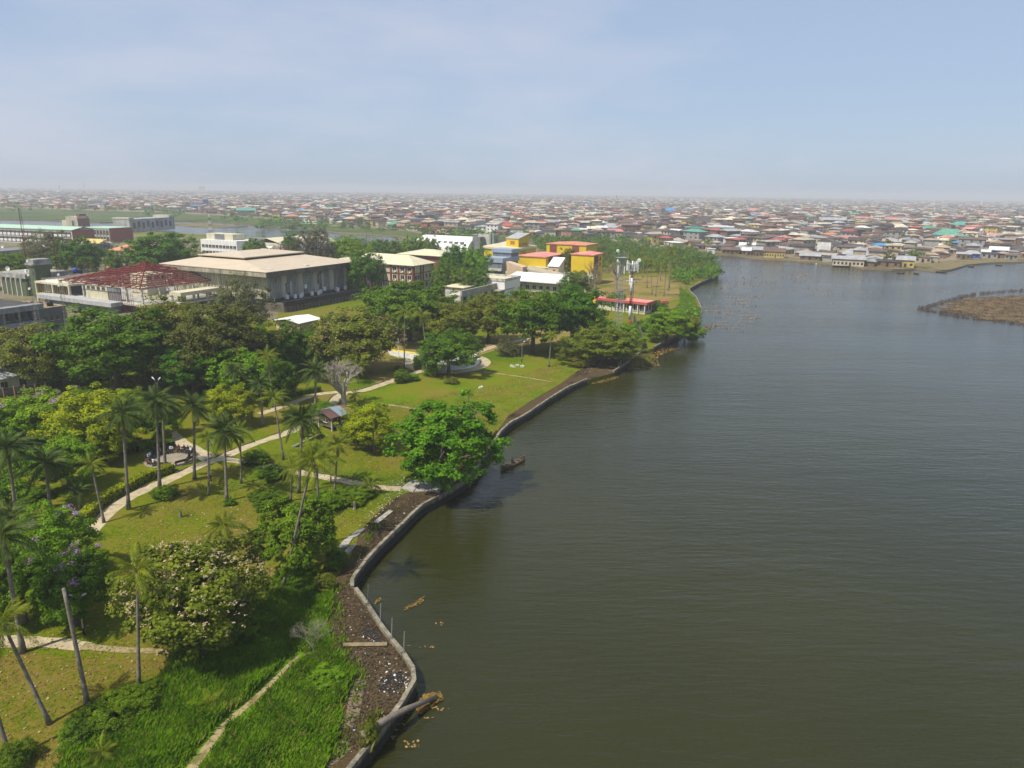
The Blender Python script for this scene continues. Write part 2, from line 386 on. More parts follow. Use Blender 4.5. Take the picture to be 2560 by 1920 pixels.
sheet('rubble_shore', ccw(P2([(1245, 1075), (1253, 1079), (1280, 1056), (1313, 1041), (1365, 1004), (1429, 966), (1467, 951), (1533, 932), (1604, 880), (1560, 890), (1480, 905), (1440, 930), (1400, 960), (1330, 1000), (1270, 1040)])), GZ + .008, MUD)

WETMUD = mat('wet mud', (.018, .015, .012), rough=.25, var=.4, scale=.8, spec=.5); SAND = groundmat('silty sand', [(.1, .08, .05), (.17, .135, .085), (.13, .1, .06)], scale=.4, fine=3.)
sheet('wet_mud', ccw(P2([(950, 1700), (975, 1683), (1005, 1680), (1022, 1698), (1000, 1722), (968, 1735), (945, 1722)])), GZ + .013, WETMUD)
sheet('wet_mud', ccw(P2([(905, 1575), (925, 1565), (948, 1590), (965, 1610), (935, 1612), (912, 1598)])), GZ + .013, WETMUD)
sheet('sand_patch', ccw(P2([(880, 1700), (905, 1688), (922, 1690), (908, 1730), (900, 1780), (880, 1818), (858, 1822), (868, 1770)])), GZ + .012, SAND)
sheet('sand_patch', ccw(P2([(800, 1900), (830, 1865), (862, 1850), (880, 1870), (850, 1900), (820, 1919)])), GZ + .012, SAND)
def ribbon(name, px, w, z, m, label=None, h=None):
    """a path of width w metres along a line of photograph points"""
    pts = [Vector((q[0], q[1], 0)) for q in P2(px)]
    fine = []
    for i in range(len(pts) - 1):
        for k in range(4): fine.append(pts[i].lerp(pts[i + 1], k / 4))
    fine.append(pts[-1])
    for _ in range(3):
        fine = [fine[0]] + [(fine[i - 1] + fine[i] * 2 + fine[i + 1]) / 4 for i in range(1, len(fine) - 1)] + [fine[-1]]
    ws = w if isinstance(w, (list, tuple)) else [w, w]
    lf, rt = [], []
    for i, p in enumerate(fine):
        tv = (fine[min(i + 1, len(fine) - 1)] - fine[max(i - 1, 0)]).normalized()
        nv = Vector((-tv.y, tv.x, 0)); k = i / (len(fine) - 1)
        ww = (ws[0] * (1 - k) + ws[1] * k) / 2 * (1 + RND.uniform(-.13, .13))
        lf.append(p + nv * ww); rt.append(p - nv * ww)
    mb = MB()
    for i in range(len(fine) - 1):
        mb.face([(rt[i].x, rt[i].y, z), (rt[i + 1].x, rt[i + 1].y, z), (lf[i + 1].x, lf[i + 1].y, z), (lf[i].x, lf[i].y, z)])
    o = tag(mb.build(name, m), kind='structure')
    return o, fine, lf, rt
PATHS = [
    ('path', [(215, 1342), (229, 1325), (278, 1273), (330, 1238), (385, 1215), (451, 1186), (515, 1157), (550, 1146)], 1.9, PAVE),
    ('path', [(550, 1146), (607, 1155), (660, 1163), (712, 1175), (828, 1195), (900, 1210), (958, 1221), (1002, 1221)], 1.6, PAVE),
    ('path', [(548, 1148), (590, 1128), (640, 1108), (735, 1077), (790, 1050), (830, 1010), (848, 984), (906, 978), (947, 964), (981, 952), (1016, 938), (1059, 926)], 1.8, PAVE),
    ('path', [(530, 1150), (490, 1128), (455, 1112), (430, 1092), (418, 1082)], 2.6, PAVE),
    ('path', [(1180, 890), (1190, 881), (1246, 862), (1330, 845)], 2.0, PAVE),
    ('path', [(965, 862), (1000, 852), (1040, 846)], 1.8, PAVE),
    ('path', [(650, 1035), (720, 1012), (790, 985), (850, 980)], 1.6, PAVE),
    ('path', [(-20, 1603), (60, 1606), (140, 1606), (215, 1618)], (1.9, 1.2), PAVE),
    ('dirt_path', [(205, 1615), (260, 1622), (330, 1627), (450, 1630), (520, 1632)], (.9, .5), DIRT),
    ('dirt_path', [(470, 1935), (560, 1812), (625, 1760), (690, 1697), (745, 1640)], (.75, .3), DIRT),
    ('dirt_path', [(955, 1010), (1010, 1018), (1035, 1022), (1060, 1030)], .8, DIRT),
    ('dirt_path', [(1210, 930), (1290, 940), (1380, 955)], .7, DIRT),
]
KERB = mat('path kerb', (.09, .08, .06), var=.5, scale=1.5)
for k, (nm, px, w, m) in enumerate(PATHS):
    o, fine, lf, rt_ = ribbon(nm, px, w, GZ + .012 + .003 * k, m)
    if m is PAVE and len(px) > 5:
        for i in range(len(lf) - 1):                # broken kerb stones along the upper edge
            if RND.random() < .3: continue
            a, c = lf[i], lf[i + 1]; nv = (c - a).normalized(); nv = Vector((-nv.y, nv.x, 0)) * .16
            MB().prism(ccw([(a.x, a.y), (c.x, c.y), (c.x + nv.x, c.y + nv.y), (a.x + nv.x, a.y + nv.y)]), GZ, GZ + .1 + RND.uniform(0, .06)).build('kerb_stone', KERB, o)
# concrete pads by the water, cracked into slabs
slabs = tag(thing('concrete_landing', 'cracked concrete landing at the water under the big almond tree', 'landing', G(1040, 1215)), kind=None)
for q in ([(1003, 1222), (1030, 1202), (1056, 1203), (1032, 1232)], [(1058, 1203), (1085, 1205), (1077, 1228), (1034, 1232)], [(1079, 1229), (1087, 1206), (1108, 1212), (1100, 1234)]):
    o = slabs.location
    MB().prism(ccw([(a - o.x, c - o.y) for a, c in P2(q)]), 0, .12 + RND.uniform(0, .08)).build('slab', CONC, slabs)
slabs = thing('broken_slab_row', 'row of broken concrete slabs beside the round leafy bush', 'slabs', G(860, 1340))
for q in ([(838, 1375), (862, 1350), (885, 1342), (868, 1368)], [(865, 1350), (892, 1328), (915, 1322), (893, 1343)], [(852, 1392), (870, 1370), (892, 1362), (872, 1386)], [(935, 1305), (975, 1275), (982, 1280), (945, 1310)]):
    o = slabs.location
    MB().prism(ccw([(a - o.x, c - o.y) for a, c in P2(q)]), 0, .1 + RND.uniform(0, .1)).build('slab', CONC, slabs)

# ------------------------------------------------------------------ sea walls, cast in lengths
SEAW = mat('sea wall concrete', (.30, .27, .19), c2=(.10, .09, .065), scale=1.1, stain=.55, bump=.5)
def tide(m, lo=.75, hi=1.2):
    t = m.node_tree; b = t.nodes['Principled BSDF']; src = b.inputs['Base Color'].links[0].from_socket
    ge = N(t, 'ShaderNodeNewGeometry'); sp = N(t, 'ShaderNodeSeparateXYZ'); t.links.new(ge.outputs['Position'], sp.inputs[0])
    nz = N(t, 'ShaderNodeTexNoise'); nz.inputs['Scale'].default_value = 1.3; t.links.new(ge.outputs['Position'], nz.inputs['Vector'])
    ad = N(t, 'ShaderNodeMath', operation='MULTIPLY_ADD'); ad.inputs[1].default_value = -.5; t.links.new(nz.outputs['Fac'], ad.inputs[0]); t.links.new(sp.outputs['Z'], ad.inputs[2])
    mr = N(t, 'ShaderNodeMapRange'); mr.inputs['From Min'].default_value = lo - .25; mr.inputs['From Max'].default_value = hi - .25; t.links.new(ad.outputs[0], mr.inputs['Value'])
    mx = N(t, 'ShaderNodeMix', data_type='RGBA'); mx.inputs['A'].default_value = (.022, .021, .013, 1); t.links.new(mr.outputs['Result'], mx.inputs['Factor']); t.links.new(src, mx.inputs['B']); t.links.new(mx.outputs['Result'], b.inputs['Base Color'])
tide(SEAW)
def seawall(px, label, top=1.42, th=.38, rods=()):
    pts = P2(px)
    root = thing('seawall', label, 'seawall', (pts[0][0], pts[0][1], 0), group='lengths of sea wall along the shore')
    o = root.location
    line = []
    for i in range(len(pts) - 1):
        a, c = Vector((*pts[i], 0)), Vector((*pts[i + 1], 0))
        n = max(1, round((c - a).length / 3.2))
        for k in range(n): line.append(a.lerp(c, k / n))
    line.append(Vector((*pts[-1], 0)))
    for _ in range(1):
        line = [line[0]] + [(line[i - 1] + line[i] * 4 + line[i + 1]) / 6 for i in range(1, len(line) - 1)] + [line[-1]]
    nrm = []
    for i in range(len(line)):
        tv = (line[min(i + 1, len(line) - 1)] - line[max(i - 1, 0)]).normalized()
        nrm.append(Vector((-tv.y, tv.x, 0)))
    for i in range(len(line) - 1):
        a, c = line[i] - o, line[i + 1] - o
        g = .012
        a, c = a.lerp(c, g), c.lerp(a, g)
        t1 = top + RND.uniform(-.06, .06)
        poly = [a - nrm[i] * th * .5, c - nrm[i + 1] * th * .5, c + nrm[i + 1] * th * .5, a + nrm[i] * th * .5]
        mb = MB().prism(ccw([(p.x, p.y) for p in poly]), -.7, t1)
        mb.build('wall_panel', SEAW, root)
    for k in rods:
        p = line[int(k * (len(line) - 1))] - o
        MB().tube([(p.x, p.y, 1.2), (p.x + .12, p.y + .05, 3.4)], .045, 5).build('rod', STEEL, root)
    return line
seawall(WALL1, 'concrete sea wall bending out round the littered mud, nearest to us', rods=(.985, .95, .86, .77, .72))
seawall(WALL2, 'curved concrete sea wall running past the big almond tree')
seawall(WALL3, 'short dark sea wall length below the scrubby trees at the boundary wall', top=1.45)
seawall(WALL4, 'farthest sea wall, curving round the palm grove point', top=1.45)

# ------------------------------------------------------------------ foliage
def unit(a):
    return a / (np.linalg.norm(a, axis=-1, keepdims=True) + 1e-9)
def leaf_quads(pos, nrm, size, rng, aspect=.6):
    n = len(pos)
    nrm = unit(nrm)
    a = unit(np.cross(nrm, unit(rng.normal(size=(n, 3)))))
    b = np.cross(nrm, a)
    s = (size * rng.uniform(.6, 1.4, n))[:, None]
    return np.stack([pos - a * s, pos + b * s * aspect, pos + a * s, pos - b * s * aspect], axis=1)
def crown_quads(seed, nclump=70, nleaf=90, leaf=.06, cr=.17, low=-.8, shell=.62, flat=1., umbrella=0., lobes=0):
    rng = np.random.default_rng(seed)
    d = unit(rng.normal(size=(nclump * 4, 3)))
    d = d[d[:, 2] > low][:nclump]
    nclump = len(d)
    r = shell + (1 - shell) * rng.uniform(0, 1, nclump) ** .6
    r[::5] *= .55                                # some boughs inside the crown
    az = np.arctan2(d[:, 1], d[:, 0])
    wob = 1 + .16 * np.sin(az * 3 + seed) + .1 * np.sin(az * 5 + seed * 2.1 + d[:, 2] * 4)
    if lobes: wob = wob + .14 * np.sin(az * lobes + seed * 1.7) * np.sin(d[:, 2] * 5 + seed)
    c = d * (r * wob)[:, None] * .86
    c[:, 2] *= flat
    if umbrella: c[:, 2] = c[:, 2] * (1 - umbrella) + umbrella * (.55 + .25 * rng.uniform(-1, 1, nclump))
    k = np.repeat(np.arange(nclump), nleaf)
    crs = cr * rng.uniform(.65, 1.45, nclump)
    off = unit(rng.normal(size=(len(k), 3))) * (rng.uniform(0, 1, len(k)) ** .45)[:, None]
    off[:, 2] *= .7
    pos = c[k] + off * crs[k][:, None]
    nrm = off * .9 + d[k] * .5 + np.array([0, 0, .55]) + rng.normal(size=(len(k), 3)) * .45
    return leaf_quads(pos, nrm, leaf, rng)
def crown(name, seed, mats, accent=0., **kw):
    q = crown_quads(seed, **kw)
    return quads_mesh(name, q, mats)
def trunk_mesh(name, seed, m=BARK, limbs=6, spread=.62, r=.055, fork=.42):
    rng = random.Random(seed); mb = MB()
    lean = (rng.uniform(-.06, .06), rng.uniform(-.06, .06))
    mb.tube([(0, 0, -.03), (lean[0] * .3, lean[1] * .3, fork * .5), (lean[0], lean[1], fork), (lean[0] * 1.4, lean[1] * 1.4, .82)], [r * 1.5, r, r * .85, r * .3], 8)
    for k in range(limbs):
        a = 2 * PI * k / limbs + rng.uniform(-.4, .4); s = spread * rng.uniform(.7, 1.15); z = fork * rng.uniform(.8, 1.25)
        p0 = (lean[0], lean[1], z)
        p1 = (lean[0] + math.cos(a) * s * .45, lean[1] + math.sin(a) * s * .45, z + .17)
        p2 = (lean[0] + math.cos(a + .2) * s, lean[1] + math.sin(a + .2) * s, min(.93, z + rng.uniform(.3, .5)))
        mb.tube([p0, p1, p2], [r * .6, r * .4, r * .14], 5)
    return mb.mesh(name, m, True)
TRUNKS = [trunk_mesh('tree_trunk', s) for s in (1, 2, 3)]
KINDS = {   # dark leaf, bright leaf, crown options
    'dark': ((0.0288, 0.0828, 0.0030), (0.1302, 0.2749, 0.0080), dict(nclump=250, nleaf=105, leaf=.028, cr=.14, umbrella=.10, lobes=3)),
    'mid': ((0.0456, 0.1012, 0.0040), (0.1798, 0.2984, 0.0110), dict(nclump=250, nleaf=100, leaf=.028, cr=.14, lobes=3)),
    'light': ((0.0744, 0.1610, 0.0040), (0.2542, 0.4329, 0.0120), dict(nclump=250, nleaf=100, leaf=.028, cr=.14, lobes=3)),
    'lime': ((0.1440, 0.2070, 0.0030), (0.3844, 0.4563, 0.0080), dict(nclump=250, nleaf=100, leaf=.028, cr=.14, lobes=3)),
    'yellow': ((0.1440, 0.2070, 0.0030), (0.4464, 0.5031, 0.0080), dict(nclump=250, nleaf=100, leaf=.028, cr=.14, lobes=3)),
    'olive': ((0.0744, 0.1058, 0.0080), (0.2852, 0.2925, 0.0320), dict(nclump=250, nleaf=100, leaf=.028, cr=.14, lobes=3)),
    'yolive': ((0.0696, 0.1035, 0.0060), (0.2604, 0.2866, 0.0200), dict(nclump=250, nleaf=100, leaf=.028, cr=.14, lobes=3)),
    'feather': ((0.0540, 0.0736, 0.0110), (0.1736, 0.1930, 0.0300), dict(nclump=300, nleaf=95, leaf=.024, cr=.12, lobes=4)),
    'grey': ((0.07, 0.082, 0.026), (0.2, 0.21, 0.07), dict(nclump=240, nleaf=75, leaf=.023, cr=.13)),
    'casuarina': ((0.065, 0.062, 0.033), (0.19, 0.165, 0.1), dict(nclump=240, nleaf=75, leaf=.022, cr=.13)),
    'vine': ((0.0504, 0.1127, 0.0030), (0.1984, 0.3393, 0.0120), dict(nclump=240, nleaf=100, leaf=.027, cr=.13, low=-.95)),
}
CROWNS = {}
for k, (ca, cb, kw) in KINDS.items():
    m = leafmat('leaves ' + k, ca, cb)
    CROWNS[k] = [crown('crown ' + k, 17 * i + len(k) * 3, m, **kw) for i in range(2)]
ACC = {'cream': leafmat('cream pods', (.34, .26, .13), (.56, .46, .28), .2), 'purple': leafmat('purple blossom', (.3, .13, .33), (.55, .33, .58), .3), 'straw': leafmat('straw seed pods', (.22, .17, .05), (.42, .33, .12), .2)}
def accent_mesh(name, seed, m, n=26, per=26, leaf=.035, cr=.11, low=-.1):
    return quads_mesh(name, crown_quads(seed, nclump=n, nleaf=per, leaf=leaf, cr=cr, low=low, shell=.93), m)
BLOSSOM = {'cream': accent_mesh('blossom', 5, ACC['cream'], 800, 5, .013, .03, -.2), 'purple': accent_mesh('blossom', 9, ACC['purple'], 14, 60, .018, .1, .35), 'straw': accent_mesh('blossom', 12, ACC['straw'], 700, 5, .014, .035, -.2)}
NTREE = [0]
def tree(label, bx, by, ty, hw, kind, blossom=None, trunk=.3, name='tree', group=None, crown_me=None, view=True, sx=1., depth=1., boff=0):
    """base point and top in pixels of the 2212 view, hw = half the crown's width in the same pixels"""
    s = VS if view else 1
    b = G(bx * s, by * s)
    h = max(1.5, height_at(b, ty * s) - GZ)
    r = metres(hw * s, b)
    i = NTREE[0]; NTREE[0] += 1
    root = thing(name, label, 'tree' if 'bush' not in name and 'shrub' not in name else 'bush', b, 0, group)
    ch = h * (1 - trunk)
    me = crown_me or CROWNS[kind][i % 2]
    rot = RND.uniform(0, 6.28)
    r *= 1.12
    sz = ch / 1.86; zc = h - sz * 1.0
    c = link('crown', me, root, (0, 0, zc), (0, 0, rot), (r * sx, r * depth, sz))
    if blossom:
        link('blossom', BLOSSOM[blossom], root, (0, 0, zc), (0, 0, rot), (r * sx * 1.03, r * depth * 1.03, sz * 1.03))
    tm = TRUNKS[i % 3]
    link('trunk', tm, root, (0, 0, 0), (0, 0, rot), (h * .55 if h * .55 < r else r, h * .55 if h * .55 < r else r, h * .92))
    return root
TREES = [
    ('olive-green tree dotted with dry pods, at the left edge by the grey building', 75, 838, 700, 78, 'olive', 'straw'),
    ('broad dark green tree with layered boughs, largest left of the hall', 255, 842, 653, 128, 'dark', None),
    ('yellowish tree full of dry pods below the red roof frame', 375, 805, 636, 78, 'olive', 'straw'),
    ('tall dusky feathery tree just right of the pod-laden one', 485, 835, 645, 105, 'feather', None),
    ('thin grey-green tree against the near corner of the hall', 530, 745, 586, 60, 'grey', None),
    ('shaded dark tree behind the white-roofed hut', 600, 808, 690, 62, 'dark', None),
    ('pod-speckled olive tree right of the white-roofed hut', 775, 805, 664, 88, 'olive', 'straw'),
    ('wide green tree in front of the cream classroom block', 885, 735, 598, 95, 'mid', None),
    ('yellow-olive tree behind the round fountain', 968, 745, 648, 72, 'yolive', None),
    ('olive tree beneath the low white parapet roofs', 1055, 740, 628, 58, 'yolive', None),
    ('left of the two great dark trees by the phone mast', 1150, 762, 616, 78, 'dark', None),
    ('right of the two great dark trees by the phone mast', 1235, 752, 606, 72, 'dark', None),
    ('round open tree standing beside the fountain basin', 970, 808, 709, 66, 'mid', None),
    ('low spreading khaki tree on the bank by the boundary wall', 1300, 782, 706, 84, 'yolive', None),
    ('bushy green tree beyond the boundary wall at the water', 1440, 738, 664, 52, 'light', None),
    ('tall brown needle-leaved tree behind the hall roof', 685, 602, 482, 42, 'casuarina', None),
    ('dense dark tree behind the red roof frame', 356, 612, 497, 74, 'dark', None),
    ('blue-green tree before the unfinished grey block', 178, 608, 505, 48, 'dark', None),
    ('bright green tree right of the brown needle-leaved one', 757, 592, 506, 46, 'light', None),
    ('green tree hanging over the right end of the hall', 790, 640, 535, 42, 'dark', None),
    ('slim tree growing at the right wall of the hall', 768, 640, 580, 20, 'light', None),
    ('leftmost of the tree row in front of the back lagoon', 818, 566, 512, 24, 'mid', None),
    ('second of the tree row in front of the back lagoon', 850, 566, 514, 24, 'mid', None),
    ('third of the tree row in front of the back lagoon', 882, 566, 511, 22, 'light', None),
    ('fourth, tallest of the tree row in front of the back lagoon', 908, 566, 503, 20, 'vine', None),
    ('fifth of the tree row, beside the arched white roof', 932, 568, 506, 20, 'vine', None),
    ('dark round tree between the arched roof and the blue-grey block', 985, 622, 522, 34, 'dark', None),
    ('bright tree left of the blue-grey block', 1030, 625, 530, 32, 'light', None),
    ('vine-hung tree left of the cream classroom corner', 955, 640, 556, 24, 'vine', None),
    ('vine-hung tree in the middle of the green screen by the classrooms', 995, 640, 568, 30, 'vine', None),
    ('vine-hung tree at the right of the green screen by the classrooms', 1030, 640, 572, 26, 'vine', None),
    ('dark tree between the two pink-roofed yellow blocks', 1228, 600, 532, 22, 'feather', None),
    ('low dark tree at the foot of the biggest yellow block', 1245, 640, 580, 34, 'mid', None),
    ('pale green shrubby tree behind the pink-roofed yellow block', 1125, 598, 545, 30, 'olive', None),
    ('grey-green tree above the long slab building at far left', 110, 590, 492, 52, 'grey', None),
    ('green tree cut by the left edge, below the long grey slab', 30, 622, 540, 55, 'mid', None),
    ('dark leafy tree right of the unfinished grey block', 258, 612, 535, 26, 'mid', None),
    ('fresh green tree among the shaded palms in the park', 530, 858, 756, 72, 'light', None),
    ('black-green tree shading the path by the palms', 612, 872, 775, 38, 'dark', None),
    ('lime-green tree at the bend of the shaded path', 500, 922, 826, 56, 'lime', None),
    ('light green tree with a few mauve blossoms by the iron fence', 112, 965, 838, 86, 'light', 'purple'),
    ('golden-green tree glowing beside the gathered people', 215, 990, 836, 88, 'yellow', None),
    ('small lime tree hugging the golden-green one', 280, 920, 835, 40, 'lime', None),
    ('mauve-flowering tree by the curved path and hedge', 135, 1250, 1088, 72, 'light', 'purple'),
    ('second mauve-flowering tree, lower, above the street lamp', 165, 1350, 1175, 80, 'mid', 'purple'),
    ('dark tree at the left edge behind the street lamp', 55, 1345, 1165, 75, 'mid', None),
    ('large tree covered in cream seed pods at the lower left', 440, 1402, 1160, 146, 'yolive', 'cream'),
    ('airy yellow-green tree right of the tin-roofed shed', 800, 972, 866, 60, 'lime', None),
    ('small green tree beyond the fountain path', 575, 800, 720, 40, 'dark', None),
    ('dark tree between the dusky feathery tree and the shed path', 670, 800, 712, 44, 'mid', None),
    ('shadowy tree at the back of the lawn with the clipped hedges', 420, 850, 742, 66, 'dark', None),
    ('light tree by the back lagoon, left of the white school roofs', 552, 580, 508, 26, 'mid', None),
    ('far dark tree behind the white gabled school', 632, 560, 500, 20, 'dark', None),
    ('green tree at the foot of the cream classroom block', 820, 690, 618, 34, 'mid', None),
    ('thicket tree between the mast and the boundary wall', 1352, 758, 700, 38, 'light', None),
    ('low olive tree before the right end of the hall terrace', 835, 712, 652, 42, 'olive', None),
    ('small green tree on the lawn strip below the hall terrace', 728, 716, 672, 26, 'mid', None),
    ('green tree behind the red-roofed pavilion', 1330, 668, 628, 24, 'mid', None),
    ('light green tree left of the light mauve-blossoming one', 30, 985, 868, 60, 'light', None),
    ('leafy tree between the golden-green tree and the hedge', 150, 1055, 940, 62, 'light', None),
    ('lime tree behind the leaning hedge palm', 235, 1000, 905, 48, 'lime', None),
    ('round dark tree behind the bench circle', 345, 945, 862, 44, 'mid', None),
    ('olive tree on the bank right of the monopole', 1480, 722, 680, 32, 'yolive', None),
]
for row in TREES:
    lb, bx, by, ty, hw, kd, bl = row
    tree(lb, bx, by, ty, hw, kd, bl, trunk=.14 if hw > 30 else .06)
# the big almond tree leaning over the water: heavier limbs, crown in separate lobes
alm = leafmat('leaves almond', (.05, .13, .003), (.18, .35, .01))
am = crown('crown almond', 77, alm, nclump=230, nleaf=95, leaf=.03, cr=.12, low=-.85, shell=.55, lobes=4)
b = V(968, 1052)
root = thing('almond_tree', 'huge bright green almond tree overhanging the water by the canoe', 'tree', b)
h = height_at(b, 858 * VS) - GZ; r = metres(136 * VS, b)
link('crown', am, root, (0, 0, h * .52), (0, 0, .7), (r, r * .95, h * .5))
link('trunk', trunk_mesh('tree_trunk', 21, BARK, 9, .75, .06, .3), root, (0, 0, 0), (0, 0, 0), (r, r, h * .85))
# the creeper-covered mound by the leaning palms
am = crown('crown vine mound', 31, leafmat('leaves creeper', (.055, .13, .004), (.19, .33, .01)), nclump=340, nleaf=75, leaf=.03, cr=.1, low=-.25, shell=.9)
b = V(642, 1235); root = thing('vine_bush', 'round bright green creeper-covered bush under the leaning palms', 'bush', b)
h = height_at(b, 1082 * VS) - GZ; r = metres(92 * VS, b)
link('crown', am, root, (0, 0, h * .42), (0, 0, 0), (r, r, h * .6))
link('trunk', TRUNKS[1], root, (0, 0, 0), (0, 0, 0), (r * .6, r * .6, h * .8))

# leafless trees
def bare_tree(label, bx, by, ty, hw, m, r=.05, gens=4, seed=1, fork=.35, kids=3, name='bare_tree', view=True):
    s = VS if view else 1
    b = G(bx * s, by * s); h = height_at(b, ty * s) - GZ; w = metres(hw * s, b)
    root = thing(name, label, 'tree', b)
    rng = random.Random(seed); tr, tw = MB(), MB()
    def grow(p, d, ln, rad, g, mb):
        q = p + d * ln
        mid = p + d * ln * .5 + Vector((rng.uniform(-1, 1), rng.uniform(-1, 1), rng.uniform(-.5, .5))) * ln * .07
        mb.tube([p, mid, q], [rad, rad * .85, rad * .68], 6 if g < 2 else 4, 0, False)
        if g >= gens: return
        for k in range(kids if g else kids + 2):
            a = rng.uniform(0, 6.28); sp = rng.uniform(.45, .95)
            o = Vector((math.cos(a), math.sin(a), rng.uniform(-.15, .55))) * sp
            nd = (d + o).normalized(); nd = Vector((nd.x * w / h * 2.4, nd.y * w / h * 2.4, nd.z)).normalized()
            grow(p.lerp(q, rng.uniform(.7, 1)), nd, ln * rng.uniform(.62, .82), rad * .58, g + 1, tw)
    grow(Vector((0, 0, -.1)), Vector((rng.uniform(-.1, .1), rng.uniform(-.1, .1), 1)).normalized(), h * fork, h * r, 0, tr)
    tr.build('trunk', m, root, True); tw.build('crown', m, root)
    return root
PALEB = mat('pale bark', (.36, .32, .25), var=.3, scale=1.4)
bare_tree('thick-trunked grey leafless tree beside the shed', 746, 878, 748, 62, PALEB, .055, 6, 4, .3, 3)
bare_tree('stout bare tree with bent limbs in the palm grove', 1332, 632, 562, 30, mat('dead bark', (.26, .2, .14), var=.3, scale=1.4), .05, 4, 8, .4)
bare_tree('twiggy brown leafless tree in front of the biggest yellow block', 1283, 652, 570, 28, mat('twig bark', (.27, .21, .13), var=.3), .022, 5, 9, .36)
bare_tree('twiggy grey shrub standing on the tall grass by the mud', 676, 1420, 1305, 58, mat('shrub twig', (.24, .22, .16), var=.3), .011, 6, 5, .26, name='dead_shrub')
bare_tree('small leafless bush by the green lawn behind the almond tree', 1020, 915, 862, 42, mat('dead bark', (.26, .2, .14)), .03, 5, 6, .25, 4, name='dead_shrub')
bare_tree('bare reddish tree behind the tan hall roof', 610, 590, 522, 26, mat('red twig', (.2, .12, .09)), .03, 5, 12, .35)

# ------------------------------------------------------------------ palms
def frond_mesh(name, seed, m, ln=1., droop=.55, n=22, leaf=.26, hang=.5, width=.019):
    rng = random.Random(seed); mb = MB()
    def pt(t):
        return Vector((ln * t * (1 - .12 * t * t), 0, .22 * t - droop * t * t))
    mb.tube([pt(k / 6) for k in range(7)], [.014 - .0018 * k for k in range(7)], 3, 0, False)
    for k in range(n):
        t = .16 + .84 * (k + .5) / n
        p = pt(t); tn = (pt(min(1, t + .02)) - pt(t - .02)).normalized()
        L0 = leaf * (math.sin(PI * (.12 + .84 * t)) ** .7) * rng.uniform(.85, 1.12)
        for s in (-1, 1):
            d = (Vector((0, s, 0)) + tn * .75 + Vector((0, 0, -hang * rng.uniform(.5, 1.2)))).normalized()
            w = tn * width * .8
            tip = p + d * L0 + Vector((0, 0, -hang * .3 * L0))
            mid = p + d * L0 * .5
            mb.face([p, mid - w, tip, mid + w])
    return mb.mesh(name, m)
FR_OIL = leafmat('oil palm leaves', (.028, .052, .007), (.1, .15, .022), .25)
FR_COCO = leafmat('coconut leaves', (.07, .105, .005), (.24, .28, .014), .3)
FR_YEL = leafmat('young palm leaves', (.12, .17, .005), (.26, .3, .01), .3)
FR_DEAD = leafmat('dead fronds', (.14, .1, .05), (.26, .2, .12), .1)
FR = {'oil': [frond_mesh('frond', s, FR_OIL, droop=.5 + .16 * s, n=34, leaf=.25, hang=.55) for s in range(3)],
      'coco': [frond_mesh('frond', s + 5, FR_COCO, droop=.4 + .24 * s, n=28, leaf=.25, hang=.85) for s in range(3)],
      'yel': [frond_mesh('frond', s + 9, FR_YEL, droop=.35 + .2 * s, n=16, leaf=.25, hang=.4) for s in range(2)],
      'dead': [frond_mesh('dead_frond', 15, FR_DEAD, droop=.35, n=16, leaf=.15, hang=.8)]}
NUTS = None
def palm(label, bx, by, cx, cy, size, kind='coco', view=True, n=None, dead=0, bend=.0, group=None, rad=None, name=None):
    """base and crown centre in view pixels, size = frond length in metres"""
    s = VS if view else 1
    b = G(bx * s, by * s)
    hz = height_at(b, cy * s)
    # crown centre: horizontal offset so that it stands above cx at that height
    k = metres(1, Vector((b.x, b.y, hz)))
    dx = (cx * s - proj((b.x, b.y, hz))[0]) * k
    c = Vector((dx, RND.uniform(-.3, .3), hz - GZ))
    root = thing(name or ('oil_palm' if kind == 'oil' else 'coconut_palm'), label, 'palm', b, 0, group)
    r = rad or (.15 if kind == 'coco' else .21)
    size *= .8
    pts, rr = [], []
    for i in range(9):
        t = i / 8
        pts.append(Vector((c.x * (t + bend * t * (1 - t)), c.y * t, -.1 + (c.z + .1) * t)))
        rr.append(r * (1.5 - .5 * min(1, t * 6)) * (1 - .3 * t))
    MB().tube(pts, rr, 8).build('trunk', PBARK, root, True)
    if kind in FR:
        nf = n or (RND.randint(26, 34) if kind == 'oil' else RND.randint(15, 22))
        tz, ta = RND.uniform(.05, .35), RND.uniform(0, 6.28)
        for i in range(nf):
            t = i / nf
            az = i * 2.39996 + RND.uniform(-.2, .2)
            el = math.radians(78 - 100 * t ** .9 + RND.uniform(-8, 8)) if kind == 'oil' else math.radians(72 - 98 * t + RND.uniform(-9, 9))
            el += tz * math.cos(az - ta)
            ln = size * RND.uniform(.75, 1.15) * (.75 + .25 * min(1, t * 3))
            link('frond', RND.choice(FR[kind]), root, c, (RND.uniform(-.25, .25), -el, az), (ln, ln, ln))
        for i in range(dead + RND.randint(0, 2)):
            link('dead_frond', FR['dead'][0], root, c - Vector((0, 0, .3)), (0, math.radians(RND.uniform(62, 82)), RND.uniform(0, 6.28)), (size * .75,) * 3)
        if kind == 'coco' and not view is None and size > 2.6:
            mb = MB()
            for i in range(6):
                a = i * 1.05; q = c + Vector((math.cos(a) * .38, math.sin(a) * .38, -.35 - .1 * (i % 2)))
                mb.tube([q + Vector((0, 0, .16)), q + Vector((0, 0, .05)), q - Vector((0, 0, .12)), q - Vector((0, 0, .2))], [.03, .14, .13, .03], 6)
            mb.build('coconut_bunch', mat('coconut husk', (.2, .17, .03), var=.3), root, True)
    return root
